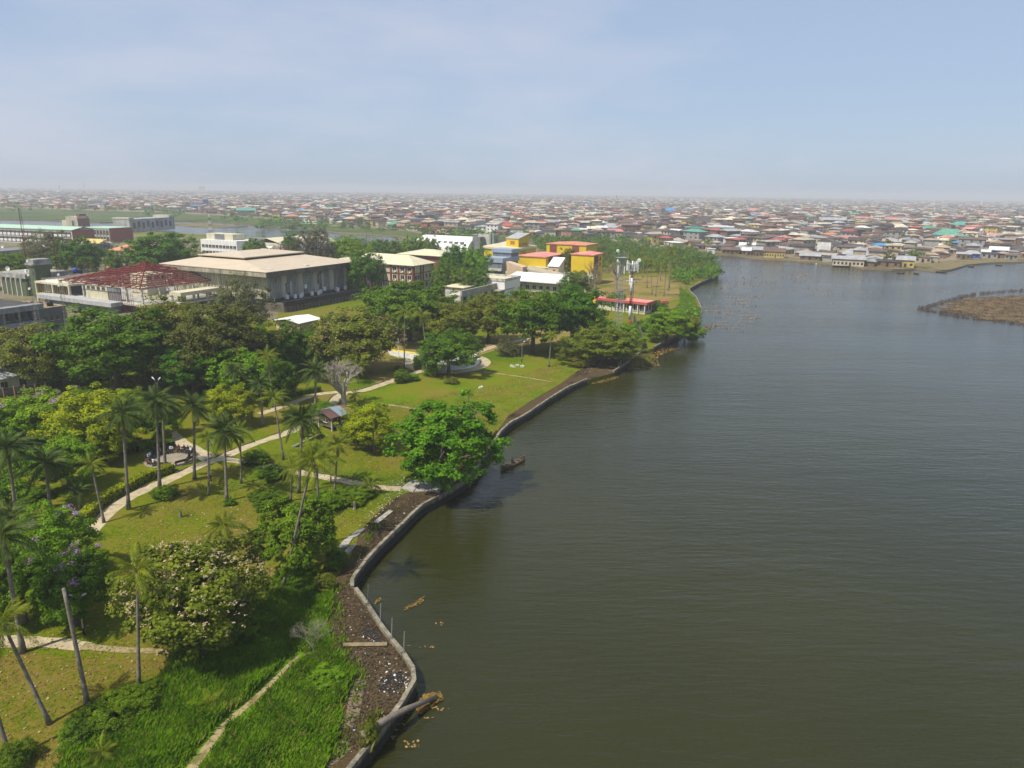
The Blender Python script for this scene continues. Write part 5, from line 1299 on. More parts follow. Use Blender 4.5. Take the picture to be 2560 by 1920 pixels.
hedge('long clipped green hedge along the curved path', [(206, 1310), (225, 1290), (252, 1262), (285, 1243), (318, 1226), (350, 1208), (376, 1197), (408, 1186), (434, 1178)], 1.3, 1.15, 'lime', 3)
hedge('dark clipped hedge behind the seated people', [(345, 1132), (380, 1122), (410, 1117), (432, 1122)], 1.2, 1.1, 'mid', 4)
hedge('clipped hedge along the upper bend of the bench circle', [(385, 1108), (405, 1103), (424, 1094)], 1.0, .9, 'lime', 5)
hedge('yellow clipped hedge strip at the left edge', [(-30, 1006), (0, 1012), (34, 1022)], 1.6, 1.0, 'yellow', 6)
hedge('dark hedge beside the path to the fountain', [(700, 1000), (760, 985), (800, 978)], 1.2, 1.0, 'mid', 8)

def in_poly(x, y, poly):
    c = False; j = len(poly) - 1
    for i in range(len(poly)):
        xi, yi = poly[i]; xj, yj = poly[j]
        if (yi > y) != (yj > y) and x < (xj - xi) * (y - yi) / (yj - yi) + xi: c = not c
        j = i
    return c
def scatter_px(poly_px, n, rng, z=GZ):
    """n points spread evenly over the ground inside an outline of photograph points"""
    poly = P2(poly_px, z); xs = [p[0] for p in poly]; ys = [p[1] for p in poly]
    out = []
    while len(out) < n:
        x, y = rng.uniform(min(xs), max(xs)), rng.uniform(min(ys), max(ys))
        if in_poly(x, y, poly): out.append((x, y))
    return np.array(out)
def dome_mass(name, label_kind, poly_px, n, r, h, kinds, seed, per=260, leaf=.3, z=GZ, cat=None):
    rng = np.random.default_rng(seed); pts = scatter_px(poly_px, n, rng, z)
    by = {}
    for i, (x, y) in enumerate(pts):
        k = kinds[rng.integers(len(kinds))]
        rr, hh = rng.uniform(*r), rng.uniform(*h)
        q = crown_quads(int(rng.integers(1e6)), nclump=max(8, per // 22), nleaf=22, leaf=leaf / rr, cr=.26, low=-.3, shell=.75)
        q = q * np.array([rr, rr, hh * .62]) + np.array([x, y, z + hh * .36])
        by.setdefault(k, []).append(q)
    P = np.concatenate([np.concatenate(v) for v in by.values()]); mi = np.concatenate([np.full(sum(len(a) for a in v), i) for i, v in enumerate(by.values())])
    o = link(name, quads_mesh(name, P, [_M['leaves ' + k] for k in by], midx=mi))
    tag(o, label_kind, cat, kind='stuff')
    return o
dome_mass('undergrowth', 'dark undergrowth filling the ground between the park trees', [(0, 985), (60, 940), (200, 880), (380, 860), (560, 860), (700, 850), (800, 830), (930, 820), (960, 850), (900, 900), (800, 930), (700, 960), (640, 990), (560, 1010), (480, 1000), (400, 975), (250, 965), (170, 960)], 230, (1.8, 3.4), (2.0, 5.2), ['mid', 'dark', 'dark', 'feather', 'olive'], 21, per=420, leaf=.22, cat='undergrowth')
dome_mass('hillside_shrubbery', 'leafy shrubbery below the golden-green tree at the left', [(-20, 1110), (120, 1060), (330, 1090), (340, 1130), (300, 1160), (200, 1180), (60, 1250), (-20, 1280)], 120, (1.2, 2.6), (1.4, 3.4), ['light', 'lime', 'mid', 'dark'], 22, per=420, leaf=.18, cat='shrubbery')
dome_mass('campus_trees', 'mixed trees filling the far campus grounds', [(420, 600), (700, 606), (960, 618), (1180, 612), (1330, 618), (1340, 640), (1200, 640), (1150, 655), (1000, 640), (700, 625), (560, 625), (420, 625)], 130, (3, 5.5), (4, 8.5), ['mid', 'dark', 'light', 'olive'], 23, per=360, leaf=.32, cat='trees')
dome_mass('campus_thicket', 'thicket between the left campus blocks', [(0, 640), (270, 628), (330, 640), (330, 665), (230, 680), (0, 668)], 60, (2.5, 4.5), (4, 7.5), ['mid', 'dark', 'feather'], 24, leaf=.36, cat='trees')
dome_mass('yard_shrubs', 'shrubs round the low parapet buildings and pavilion', [(1120, 745), (1300, 748), (1480, 760), (1500, 800), (1400, 815), (1250, 790), (1080, 780)], 50, (1.5, 3), (2, 4), ['mid', 'olive', 'yolive', 'dark'], 25, cat='shrubbery')
dome_mass('mangrove_thicket', 'dense dark mangrove thicket covering the far point', [(1400, 640), (1485, 660), (1500, 685), (1600, 688), (1690, 690), (1740, 688), (1785, 684), (1790, 672), (1750, 655), (1700, 642), (1560, 625), (1400, 612), (1345, 616), (1350, 630)], 300, (3.4, 6), (5, 11), ['feather', 'mid', 'mid', 'dark'], 26, per=400, leaf=.3, cat='mangroves')
dome_mass('point_scrub', 'bright green scrub at the tip of the far point', [(1690, 690), (1790, 684), (1796, 690), (1750, 705), (1715, 712), (1680, 705)], 60, (2, 3.8), (2.2, 6), ['light', 'mid'], 27, per=380, leaf=.26, cat='scrub')
dome_mass('bank_scrub', 'scrub along the bank above the far sea wall', [(1640, 860), (1690, 832), (1740, 808), (1745, 785), (1700, 790), (1640, 825)], 40, (1.2, 2.4), (1.2, 3.2), ['light', 'olive', 'mid'], 28, cat='scrub')

# ------------------------------------------------------------------ grasses, litter, floating weed
def blades(name, pts, h, w, m, rng, per=5, spread=.22, z=GZ, cat=None, label=None, lean=.45):
    n = len(pts) * per
    base = np.repeat(pts, per, axis=0) + rng.normal(size=(n, 2)) * spread
    a = rng.uniform(0, 2 * PI, n); hh = h * rng.uniform(.55, 1.25, n)
    d = np.stack([np.cos(a), np.sin(a)], 1); t = np.stack([-np.sin(a), np.cos(a)], 1) * w
    hh = hh * (.85 + .4 * np.sin(base[:, 0] * .9 + 1.3 * np.sin(base[:, 1] * .55)) * np.sin(base[:, 1] * .8))
    z0 = np.full((n, 1), z - .02); b3 = np.concatenate([base, z0], 1)
    t3 = np.concatenate([t, np.zeros((n, 1))], 1)
    mid = b3 + np.concatenate([d * (hh * lean * .3)[:, None], (hh * .6)[:, None]], 1)
    tip = b3 + np.concatenate([d * (hh * lean)[:, None], hh[:, None]], 1)
    P = np.stack([b3 - t3, b3 + t3, mid + t3 * .8, tip], 1)
    return tag(link(name, quads_mesh(name, P, m)), label, cat, kind='stuff')
rg = np.random.default_rng(3)
mudpoly0 = [(800, 1910), (850, 1830), (880, 1750), (900, 1690), (870, 1640), (830, 1580), (830, 1490), (870, 1440), (900, 1385), (920, 1330), (960, 1290), (1030, 1240), (1080, 1240), (1000, 1312), (935, 1375), (905, 1412), (875, 1460), (915, 1517), (945, 1572), (1005, 1640), (1038, 1702), (995, 1770), (920, 1868)]
TG = leafmat('tall grass blades', (.075, .16, .003), (.21, .37, .008), .45)
SG = leafmat('lawn blades', (.08, .12, .005), (.19, .175, .018), .3)
RG = leafmat('reed blades', (.12, .14, .02), (.32, .26, .08), .3)
BR = leafmat('dead reed', (.1, .07, .035), (.25, .185, .1), .2)
tall_px = [(120, 1960), (180, 1880), (330, 1800), (400, 1720), (440, 1640), (520, 1640), (600, 1600), (650, 1500), (700, 1440), (790, 1430), (830, 1470), (815, 1560), (830, 1630), (885, 1690), (850, 1760), (845, 1830), (790, 1960)]
pts = scatter_px(tall_px, 16000, rg)
dp = P2([(470, 1935), (560, 1812), (625, 1760), (690, 1697), (745, 1640)])
def near_line(p, line, w):
    for i in range(len(line) - 1):
        a, c = np.array(line[i]), np.array(line[i + 1]); t = np.clip(np.dot(p - a, c - a) / np.dot(c - a, c - a), 0, 1)
        if np.linalg.norm(p - a - (c - a) * t) < w: return True
    return False
pts = np.array([p for p in pts if not near_line(p, dp, .75)])
blades('dry_grass', pts[rg.integers(len(pts), size=1500)], .8, .03, RG, rg, 5, .25, cat='grass', label='straw-coloured dry stalks among the tall grass')
blades('tall_grass', pts, .75, .045, TG, rg, 6, .16, cat='grass', label='lush tall green grass at the bottom of the picture')
lawn_px = [(-40, 1960), (-40, 1620), (200, 1420), (260, 1330), (420, 1230), (560, 1160), (760, 1120), (960, 1010), (1250, 960), (1400, 900), (1440, 935), (1300, 1020), (1180, 1130), (1060, 1190), (960, 1270), (880, 1360), (800, 1440), (700, 1470), (620, 1600), (420, 1680), (330, 1800), (120, 1960)]
pts = scatter_px(lawn_px, 26000, rg)
stray = scatter_px(mudpoly0, 1500, rg)
stray = np.array([p for p in stray if near_line(p, P2([(790, 1940), (845, 1830), (858, 1755), (885, 1690), (845, 1635), (818, 1560), (822, 1480), (850, 1430), (890, 1370), (930, 1300), (1000, 1240)]), .9 * rg.uniform(.1, 1.6))])
blades('stray_grass', stray, .5, .04, TG, rg, 6, .2, cat='grass', label='ragged grass tufts straying onto the mud')
blades('lawn_grass', pts, .13, .03, SG, rg, 3, .3, cat='grass', label='short dry tufts over the park lawn')
blades('reed_bed', scatter_px([(1565, 905), (1575, 897), (1610, 895), (1632, 905), (1628, 916), (1590, 918), (1566, 915)], 900, rg, 0), 1.3, .05, RG, rg, 6, .2, 0, 'reeds', 'tuft of green reeds in the water below the boundary wall')
blades('wall_reeds', scatter_px([(905, 1850), (930, 1800), (945, 1800), (935, 1850), (915, 1880)], 160, rg), 1.0, .05, RG, rg, 6, .2, GZ, 'reeds', 'straw-coloured tufts growing over the near sea wall')
blades('bank_grass', scatter_px([(1650, 800), (1700, 760), (1700, 720), (1735, 745), (1748, 775), (1745, 800)], 1500, rg), .6, .06, TG, rg, 6, .25, GZ, 'grass', 'bright grass bank above the far sea wall')
def flat_bits(name, pts, size, cols, rng, z, label, cat, hgt=.05):
    n = len(pts); a = rng.uniform(0, 6.28, n); s = size * rng.uniform(.5, 1.6, n); e = rng.uniform(.3, 1, n)
    u = np.stack([np.cos(a), np.sin(a), rng.uniform(-.3, .3, n)], 1) * s[:, None]; v = np.stack([-np.sin(a), np.cos(a), rng.uniform(-.3, .3, n)], 1) * (s * e)[:, None]
    c = np.concatenate([pts, np.full((n, 1), z) + rng.uniform(.02, hgt, (n, 1))], 1)
    col = np.array(cols)[rng.integers(len(cols), size=n)] * rng.uniform(.7, 1.1, (n, 1))
    return tag(link(name, quads_mesh(name, np.stack([c - u - v, c + u - v, c + u + v, c - u + v], 1), colmat('bits', .7, .2, 2.), col=col)), label, cat, kind='stuff')
mudpoly = [(800, 1910), (850, 1830), (880, 1750), (900, 1690), (870, 1640), (830, 1580), (830, 1490), (870, 1440), (900, 1385), (920, 1330), (960, 1290), (1030, 1240), (1080, 1240), (1000, 1312), (935, 1375), (905, 1412), (875, 1460), (915, 1517), (945, 1572), (1005, 1640), (1038, 1702), (995, 1770), (920, 1868)]
flat_bits('litter', np.concatenate([scatter_px(mudpoly, 130, rg), scatter_px([(960, 1640), (1038, 1700), (1000, 1755), (950, 1720)], 55, rg), scatter_px([(900, 1310), (1000, 1190), (1050, 1170), (1040, 1200), (960, 1280), (870, 1340)], 160, rg), scatter_px([(1440, 945), (1600, 880), (1560, 890), (1480, 915)], 120, rg)]), .06, [(.7, .7, .66), (.6, .6, .55), (.55, .5, .3), (.3, .38, .42), (.45, .4, .3), (.5, .28, .2), (.4, .48, .46), (.3, .24, .16), (.25, .2, .13)], rg, GZ + .03, 'plastic litter strewn over the mud along the shore', 'litter')
flat_bits('mud_debris', scatter_px(mudpoly, 5000, rg), .06, [(.06, .042, .022), (.09, .06, .03), (.04, .028, .016), (.12, .08, .04), (.025, .018, .01)], rg, GZ + .01, 'brown twigs and weed debris on the mud', 'debris', .12)
flat_bits('fallen_leaves', scatter_px(lawn_px, 9000, rg), .07, [(.2, .13, .05), (.28, .2, .08), (.13, .09, .03), (.1, .12, .02), (.35, .28, .14)], rg, GZ + .02, 'dry leaves and bits of straw strewn over the lawn', 'fallen leaves', .05)
# boulders/rubble on lawn
for i, (x, y, s, lb) in enumerate(((1204, 1073, .3, 'white stone on the lawn behind the almond tree'), (1107, 793, .6, 'largest of the pale rocks right of the fountain path'), (1118, 790, .45, 'grey rock right of the largest pale rock'), (1128, 793, .5, 'pale rock at the right end of the rock group'), (1039, 838, .45, 'upright white sack on the green lawn'))):
    p = V(x, y) if x != 1204 else G(x, y); mb = MB(); pr_ = [(math.cos(k * PI / 3 + i) * s * (1 + .25 * (k % 2)), math.sin(k * PI / 3) * s * .8) for k in range(6)]
    mb.prism(pr_, -.1, [s * (.5 + .2 * ((k * 7 + i) % 3)) for k in range(6)])
    tag(mb.build('rock' if i < 4 else 'sack', CONC2 if 0 < i < 4 else WHITE, None, False, p), lb, 'rock' if i < 4 else 'sack')
def weed_mat(label, px, n, seed, cols=((.2, .11, .02), (.27, .16, .03), (.12, .07, .018), (.2, .14, .025)), size=.06, thick=.1):
    rng = np.random.default_rng(seed)
    return flat_bits('weed_mat', scatter_px(px, n, rng, 0), size, cols, rng, .01, label, 'floating weed', thick)
weed_mat('brown weed mat trapped under the fallen trunk at the wall', [(1040, 1770), (1060, 1740), (1100, 1735), (1108, 1750), (1080, 1768), (1050, 1790)], 1100, 31, thick=.25)
weed_mat('long rust-coloured weed streak off the near wall', [(1010, 1522), (1040, 1505), (1062, 1490), (1056, 1508), (1030, 1520), (1012, 1528)], 140, 32)
weed_mat('tiny weed clump off the near wall', [(935, 1508), (950, 1494), (954, 1500), (940, 1510)], 60, 33)
weed_mat('golden weed raft under the boundary wall', [(1560, 925), (1600, 895), (1640, 872), (1690, 862), (1700, 872), (1660, 885), (1640, 897), (1650, 915), (1600, 925), (1570, 928)], 1300, 34, size=.13, thick=.15)
weed_mat('golden weed raft at the end of the short wall', [(1470, 955), (1500, 940), (1530, 935), (1548, 945), (1520, 955), (1480, 962)], 700, 35, size=.11, thick=.15)
weed_mat('rusty weed drift along the far sea wall', [(1705, 845), (1750, 815), (1800, 812), (1760, 830), (1720, 850)], 500, 36, size=.13)
rw = np.random.default_rng(40)
dr = []
for (x0, x1, y0, y1, n) in ((1800, 2060, 665, 705, 26), (1760, 1900, 700, 800, 46), (1720, 1900, 770, 830, 22), (2000, 2500, 680, 730, 12), (1000, 1100, 1540, 1900, 9), (950, 1040, 1780, 1919, 6), (1850, 2200, 690, 760, 30)):
    for _ in range(n):
        cx_, cy_ = rw.uniform(x0, x1), rw.uniform(y0, y1); c = G(cx_, cy_, 0); far = c.y / 250; k = int(rw.uniform(4, 40) * min(1, far * 1.1)) + 2
        dr.append(np.stack([c.x + rw.normal(size=k) * max(.15, far) * 1.7, c.y + rw.normal(size=k) * .4 * max(.15, far)], 1))
dr = np.concatenate(dr)
flat_bits('drifting_weed', dr, .05 + .09 * np.clip(dr[:, 1] / 300, 0, 1.3), ((.30, .17, .06), (.36, .22, .08), (.22, .15, .05)), rw, .01, 'scattered flecks of drifting brown weed on the lagoon', 'floating weed', .06)

# ------------------------------------------------------------------ brown reed islet on the right
isl = ccw(P2([(2302, 774), (2340, 782), (2420, 793), (2480, 802), (2560, 812), (2760, 835), (2760, 752), (2560, 747), (2480, 748), (2430, 745), (2400, 750), (2370, 760), (2340, 770)], 0))
mb = MB(); ri = np.random.default_rng(71)
for k, (x, y) in enumerate(scatter_px([(2350, 779), (2420, 791), (2480, 800), (2560, 810), (2740, 832), (2740, 746), (2560, 742), (2480, 746), (2430, 748), (2390, 757)], 150, ri, 0)):
    rr = ri.uniform(1.2, 3.6); ph = ri.uniform(0, 6)
    mb.prism([(x + math.cos(a) * rr * 1.9 * (1 + .25 * math.sin(3 * a + ph)), y + math.sin(a) * rr * (1 + .25 * math.sin(4 * a + ph))) for a in [q * PI / 7 for q in range(14)]], -.4, .05 + .0013 * k)
tag(mb.build('reed_islet', groundmat('islet mud', [(.05, .042, .03), (.11, .085, .045), (.16, .115, .055), (.08, .065, .04)], scale=.3, fine=1.5)), kind='structure')
blades('islet_reeds', scatter_px([(2350, 778), (2420, 790), (2480, 800), (2560, 810), (2740, 830), (2740, 745), (2560, 740), (2480, 744), (2430, 746), (2390, 755)], 4200, rg, 0), .55, .06, BR, rg, 6, .5, .05, 'reeds', 'brown dead reeds covering the islet', .9)
edge = []
for a, c, n in (((2302, 773), (2345, 760), 60), ((2345, 760), (2400, 745), 60), ((2400, 745), (2440, 736), 50), ((2450, 735), (2510, 730), 40), ((2510, 729), (2700, 725), 120), ((2302, 774), (2420, 795), 90), ((2420, 795), (2760, 838), 160)):
    for k in range(n):
        q = G(a[0] + (c[0] - a[0]) * k / n, a[1] + (c[1] - a[1]) * k / n, 0); edge.append((q.x + rw.normal() * .5, q.y + rw.normal() * .6))
blades('brushwood_ring', np.array(edge), 1.1, .03, leafmat('brushwood', (.07, .05, .045), (.16, .11, .09), .1), rg, 7, .3, 0, 'brushwood', 'ring of upright brushwood stakes around the islet', .3)

# ------------------------------------------------------------------ fountain, lamps, benches, people, canoe
c0 = G(1123, 905); c0 = Vector((c0.x - .5, 162.0, GZ)); FR0 = 7.7
ft = thing('fountain', 'round white-walled fountain basin with stepped rings beside the lawn tree', 'fountain', c0)
def ring(name, r0, r1, z0, z1, m, n=48, parent=ft, a0=0, a1=2 * PI):
    mb = MB()
    for k in range(n):
        a, c = a0 + (a1 - a0) * k / n, a0 + (a1 - a0) * (k + 1) / n
        P = [(math.cos(a) * r0, math.sin(a) * r0), (math.cos(a) * r1, math.sin(a) * r1), (math.cos(c) * r1, math.sin(c) * r1), (math.cos(c) * r0, math.sin(c) * r0)]
        mb.face([(*P[0], z1), (*P[1], z1), (*P[2], z1), (*P[3], z1)]).face([(*P[1], z0), (*P[2], z0), (*P[2], z1), (*P[1], z1)]).face([(*P[3], z0), (*P[0], z0), (*P[0], z1), (*P[3], z1)])
    return mb.build(name, m, parent)
ring('outer_wall', FR0 - .35, FR0, 0, 1.15, WHITE); ring('planting_bed', FR0 - 1.3, FR0 - .36, 0, .6, mat('bed soil', (.06, .045, .025), var=.4, scale=2)); ring('inner_wall', FR0 - 1.6, FR0 - 1.3, 0, .95, CONC2); ring('pool_floor', 3.0, FR0 - 1.6, 0, .3, mat('algae water', (.12, .14, .02), rough=.3, var=.3, scale=.8)); ring('centre_step', 1.6, 3.0, 0, .9, CONC2); ring('centre_plinth', .02, 1.6, 0, 1.5, mat('pale sand', (.5, .43, .32), var=.25, scale=1.5))
for k in range(16): a = 2 * PI * k / 16; MB().box(-.08, .08, -.08, .08, 1.15, 1.75).build('baluster', GREYC, ft, False, (math.cos(a) * (FR0 - .18), math.sin(a) * (FR0 - .18), 0))
ring('walk', FR0 + .05, FR0 + 2.6, 0, .02 + .05, PAVE)
pool = thing('low_planter_terrace', 'low paved terrace with yellow-edged kerb beside the flagpole', 'terrace', G(1005, 888)); o = pool.location
q = [G(*p) - o for p in ((968, 876), (1045, 886), (1050, 896), (1035, 902), (975, 888))]
MB().prism(ccw([(p.x, p.y) for p in q]), 0, .12).build('paving', CONC2, pool)
for (p, r_) in (((968, 876), (990, 879)), ((992, 879), (1046, 886))):
    a, c = G(*p) - o, G(*r_) - o; MB().prism(ccw([(a.x, a.y), (c.x, c.y), (c.x, c.y + .4), (a.x, a.y + .4)]), 0, .32).build('kerb', mat('bright yellow paint', (.75, .6, .01)), pool)
p = G(997, 893); root = thing('flagpole', 'thin white pole standing on the lawn left of the fountain', 'pole', p); h = height_at(p, 846) - GZ
MB().tube([(0, 0, 0), (0, 0, h)], [.09, .05], 8).build('shaft', WHITE, root); MB().tube([(0, 0, 0), (0, 0, .25)], [.35, .25], 8).build('base', CONC2, root); MB().box(-.35, .35, -.04, .04, h * .78, h * .8).build('cleat', WHITE, root)
def lamp(label, bx, by, ty, heads=2, view=True):
    s = VS if view else 1
    p = G(bx * s, by * s); h = height_at(p, ty * s) - GZ
    root = thing('street_lamp', label, 'street lamp', p, RND.uniform(-.3, .3), 'park street lamps')
    MB().tube([(0, 0, 0), (0, 0, h * .18)], .1, 8).build('base', TANKK, root)
    MB().tube([(0, 0, h * .18), (0, 0, h * .9)], [.07, .05], 8).build('pole', STEEL, root)
    for s_ in ((1, -1)[:heads]):
        MB().tube([(0, 0, h * .88), (s_ * .25, 0, h * .95), (s_ * .35, 0, h * .99)], .03, 5).build('arm', STEEL, root)
        hd = MB().tube([(s_ * .3, 0, h * .97), (s_ * .42, 0, h * .99), (s_ * .68, 0, h * 1.02), (s_ * .75, 0, h * 1.03)], [.05, .11, .1, .03], 8).build('lamp_head', WHITE, root, True)
lamp('double-headed street lamp on the shaded slope by the bottom path', 182, 1372, 1285)
lamp('double-headed lamp poking above the path palms', 352, 935, 818)
lamp('lamp standing by the fork of the paths', 456, 1040, 958, 1)
lamp('lamp on the landing path beside the slim palm', 715, 1040, 985, 1)
lamp('lamp on the lawn below the great dark trees', 1127, 783, 738, 1)
lamp('lamp by the shaded path, left of the curved palm', 546, 905, 850, 1)
# bench circle
bc = G(428, 1149)
tag(MB().prism([(bc.x + 3.7 * math.cos(k * PI / 14), bc.y + 3.5 * math.sin(k * PI / 14)) for k in range(28)], GZ - .1, GZ + .055).build('bench_circle_paving', mat('worn paving', (.27, .23, .17), var=.35, scale=.6)), kind='structure')
BEN = mat('brown bench timber', (.12, .055, .03), var=.4, scale=3)
angs = (-10, 40, 75, 110, 150, 185, 235, 275, 318)
bl = ['right-hand', 'upper right', 'upper middle', 'upper left', 'left rear', 'left', 'lower left', 'lower middle', 'lower right']
for i, a in enumerate(angs):
    a = math.radians(a); root = thing('bench', 'brown curved bench, %s one of the bench circle' % bl[i], 'bench', (bc.x + math.cos(a) * 3.1, bc.y + math.sin(a) * 2.9, GZ + .05), a, 'benches of the circle')
    for k in range(3): MB().box(-.25 + k * .17, -.1 + k * .17, -.85, .85, .4, .46).build('slat', BEN, root)
    MB().box(.28, .34, -.85, .85, .5, .8).build('backrest', BEN, root)
    for y in (-.7, .7): MB().box(-.22, .28, y - .06, y + .06, 0, .4).build('leg', CONC, root)
def person_mesh(name, skin, top, low, standing=False):
    """one continuous figure grown from a jointed skeleton"""
    me = bpy.data.meshes.new(name)
    v = [(0, 0, .50), (0, .02, .72), (0, .0, .98), (0, -.01, 1.08), (0, -.03, 1.20), (0, -.03, 1.28),
         (.11, -.02, .48), (.13, -.42, .50), (.13, -.44, .08), (.13, -.58, .04), (-.11, -.02, .48), (-.13, -.42, .50), (-.13, -.44, .08), (-.13, -.58, .04),
         (.19, 0, .97), (.25, -.06, .74), (.16, -.30, .62), (.12, -.38, .60), (-.19, 0, .97), (-.25, -.06, .74), (-.16, -.30, .62), (-.12, -.38, .60)]
    e = [(0, 1), (1, 2), (2, 3), (3, 4), (4, 5), (0, 6), (6, 7), (7, 8), (8, 9), (0, 10), (10, 11), (11, 12), (12, 13), (2, 14), (14, 15), (15, 16), (16, 17), (2, 18), (18, 19), (19, 20), (20, 21)]
    rad = [.15, .15, .14, .055, .1, .09, .095, .075, .05, .04, .095, .075, .05, .04, .065, .05, .04, .045, .065, .05, .04, .045]
    me.from_pydata(v, e, [])
    o = bpy.data.objects.new(name, me); COL.objects.link(o)
    sk = o.modifiers.new('skin', 'SKIN'); o.modifiers.new('sub', 'SUBSURF').levels = 1
    for i, s in enumerate(me.skin_vertices[0].data):
        s.radius = (rad[i], rad[i] * (.75 if i in (0, 1, 2) else 1)); s.use_root = i == 0
    dg = bpy.context.evaluated_depsgraph_get()
    nm = bpy.data.meshes.new_from_object(o.evaluated_get(dg)); nm.name = name
    bpy.data.objects.remove(o)
    nm.materials.clear()
    for m in (skin, top, low, mat('black hair', (.01, .008, .007), var=.2)): nm.materials.append(m)
    for p_ in nm.polygons:
        z, y, x = p_.center.z, p_.center.y, abs(p_.center.x)
        p_.material_index = 3 if z > 1.24 or (z > 1.12 and y > -.03) else 0 if z > 1.04 else (0 if (y < -.2 and .55 < z < .72 and x < .22) else 1 if z > .58 else 2)
        p_.use_smooth = True
    return nm
SK = mat('skin', (.07, .035, .02), var=.1)
def cloth(n, c): return mat('cloth ' + n, c, var=.2, scale=3)
DKB, NAVY, WHT, MRN, LBL, ORG = cloth('black', (.015, .015, .018)), cloth('navy', (.02, .025, .06)), cloth('white', (.7, .72, .75)), cloth('maroon', (.16, .03, .05)), cloth('pale blue', (.4, .48, .62)), cloth('orange', (.6, .12, .03))
PM = {'black': person_mesh('person', SK, DKB, NAVY), 'navy': person_mesh('person', SK, NAVY, DKB), 'white': person_mesh('person', SK, WHT, NAVY), 'maroon': person_mesh('person', SK, MRN, DKB), 'pale blue': person_mesh('person', SK, LBL, NAVY), 'orange': person_mesh('person', SK, ORG, DKB)}
who = [(38, 'black', 'in dark clothes sitting at the right end of the upper benches'), (50, 'white', 'in a white top sitting on the upper right bench'), (62, 'black', 'in black sitting between the white and maroon tops'), (76, 'navy', 'in navy sitting in the middle of the upper benches'), (92, 'maroon', 'in a maroon top sitting on the upper benches'), (112, 'white', 'in a white top sitting left of the maroon top'), (125, 'black', 'in black sitting on the upper left bench'), (146, 'pale blue', 'in a pale blue top sitting on the left rear bench'), (160, 'navy', 'in navy beside the pale blue top'), (180, 'white', 'in a white top sitting on the left bench'), (192, 'pale blue', 'in a pale blue top sitting lowest on the left bench'), (232, 'black', 'in black sitting on the lower left bench'), (246, 'white', 'in a white top sitting on the lower left bench'), (-12, 'black', 'in dark clothes alone on the right-hand bench')]
for a, c_, lb in who:
    a = math.radians(a); o = link('person', PM[c_], None, (bc.x + math.cos(a) * 3.12, bc.y + math.sin(a) * 2.92, GZ + .05 + .03), (0, 0, a - PI / 2), (1, 1, 1)); tag(o, 'person ' + lb, 'person', 'people seated round the bench circle')
tag(link('person', PM['orange'], None, (c0.x + 5.6, c0.y + 5.0, GZ + .72), (0, 0, -.9 + PI)), 'person in orange-red sitting on the fountain rim', 'person')
# dugout canoe with a paddler
p0, p1 = G(1258, 1174, 0), G(1306, 1153, 0); mid = (p0 + p1) / 2; ln = (p1 - p0).length * 1.25; ang = math.atan2(p1.y - p0.y, p1.x - p0.x)
root = thing('canoe', 'weathered wooden canoe moored off the big almond tree', 'canoe', (mid.x, mid.y, 0), ang)
mb = MB(); ns = 12; prof = []
for k in range(ns + 1):
    t = k / ns * 2 - 1; w = .52 * (1 - abs(t) ** 2.4) + .05; zz = .42 + .45 * abs(t) ** 3; prof.append((t * ln / 2, w, zz))
for k in range(ns):
    (xa, wa, za), (xb, wb, zb) = prof[k], prof[k + 1]
    for s in (-1, 1):
        mb.face([(xa, s * wa * .5, -.1), (xb, s * wb * .5, -.1), (xb, s * wb, zb), (xa, s * wa, za)]).face([(xa, s * wa, za), (xb, s * wb, zb), (xb, s * (wb - .06), zb), (xa, s * (wa - .06), za)]).face([(xa, s * (wa - .06), za), (xb, s * (wb - .06), zb), (xb, s * wb * .45, .02), (xa, s * wa * .45, .02)])
    mb.face([(xa, -wa * .45, .02), (xb, -wb * .45, .02), (xb, wb * .45, .02), (xa, wa * .45, .02)])
mb.build('hull', mat('worn boat timber', (.2, .14, .08), var=.6, scale=2.5), root)
for x in (-.3, .12, .3): MB().box(x * ln - .12, x * ln + .12, -.46, .46, .34, .39).build('thwart', WOOD, root)
for s in (-.35, -.15): MB().box(s * ln - .5, s * ln + .3, -.4, .3, .3, .5).build('net_heap', mat('fishing net', (.05, .05, .04), var=.5, scale=5), root)
dx, dy = math.cos(ang), math.sin(ang)
tag(link('person', PM['navy'], None, (mid.x + dx * -.2, mid.y + dy * -.2, -.02), (0, 0, ang + PI / 2), (1.02,) * 3), 'person in dark clothes sitting in the canoe', 'person')
# fallen trunk over the wall, timbers, stakes
a, c = G(905, 1838, 2.0), G(1092, 1742, .35)
tag(MB().tube([a, a.lerp(c, .25) + Vector((0, 0, .25)), a.lerp(c, .55) + Vector((0, 0, .3)), c], [.3, .28, .24, .16], 9).build('fallen_trunk', mat('driftwood', (.2, .165, .13), var=.4, scale=2), None, True), 'fallen grey palm trunk lying across the sea wall into the water', 'tree trunk')
for px0, px1, lb in (((760, 1640), (840, 1618), 'weathered timber beam half buried in the grass edge'), ((858, 1612), (968, 1610), 'timber beam lying across the mud to the sea wall')):
    a, c = G(*px0, GZ + .14), G(*px1, GZ + .14); tag(MB().bar(a, c, .3).build('beam', mat('pale timber', (.27, .21, .12), var=.4, scale=2)), lb, 'beam')
for k, (x, y, lb) in enumerate(((1546, 918, 'left stake of the three by the short sea wall'), (1552, 914, 'middle stake of the three by the short sea wall'), (1559, 907, 'tallest stake by the short sea wall'))):
    p = G(x, y, GZ); tag(MB().tube([(0, 0, -.5), (.05, 0, 1.3 + .6 * (k == 2))], .12, 6).build('stake', CONC, None, False, p), lb, 'stake')

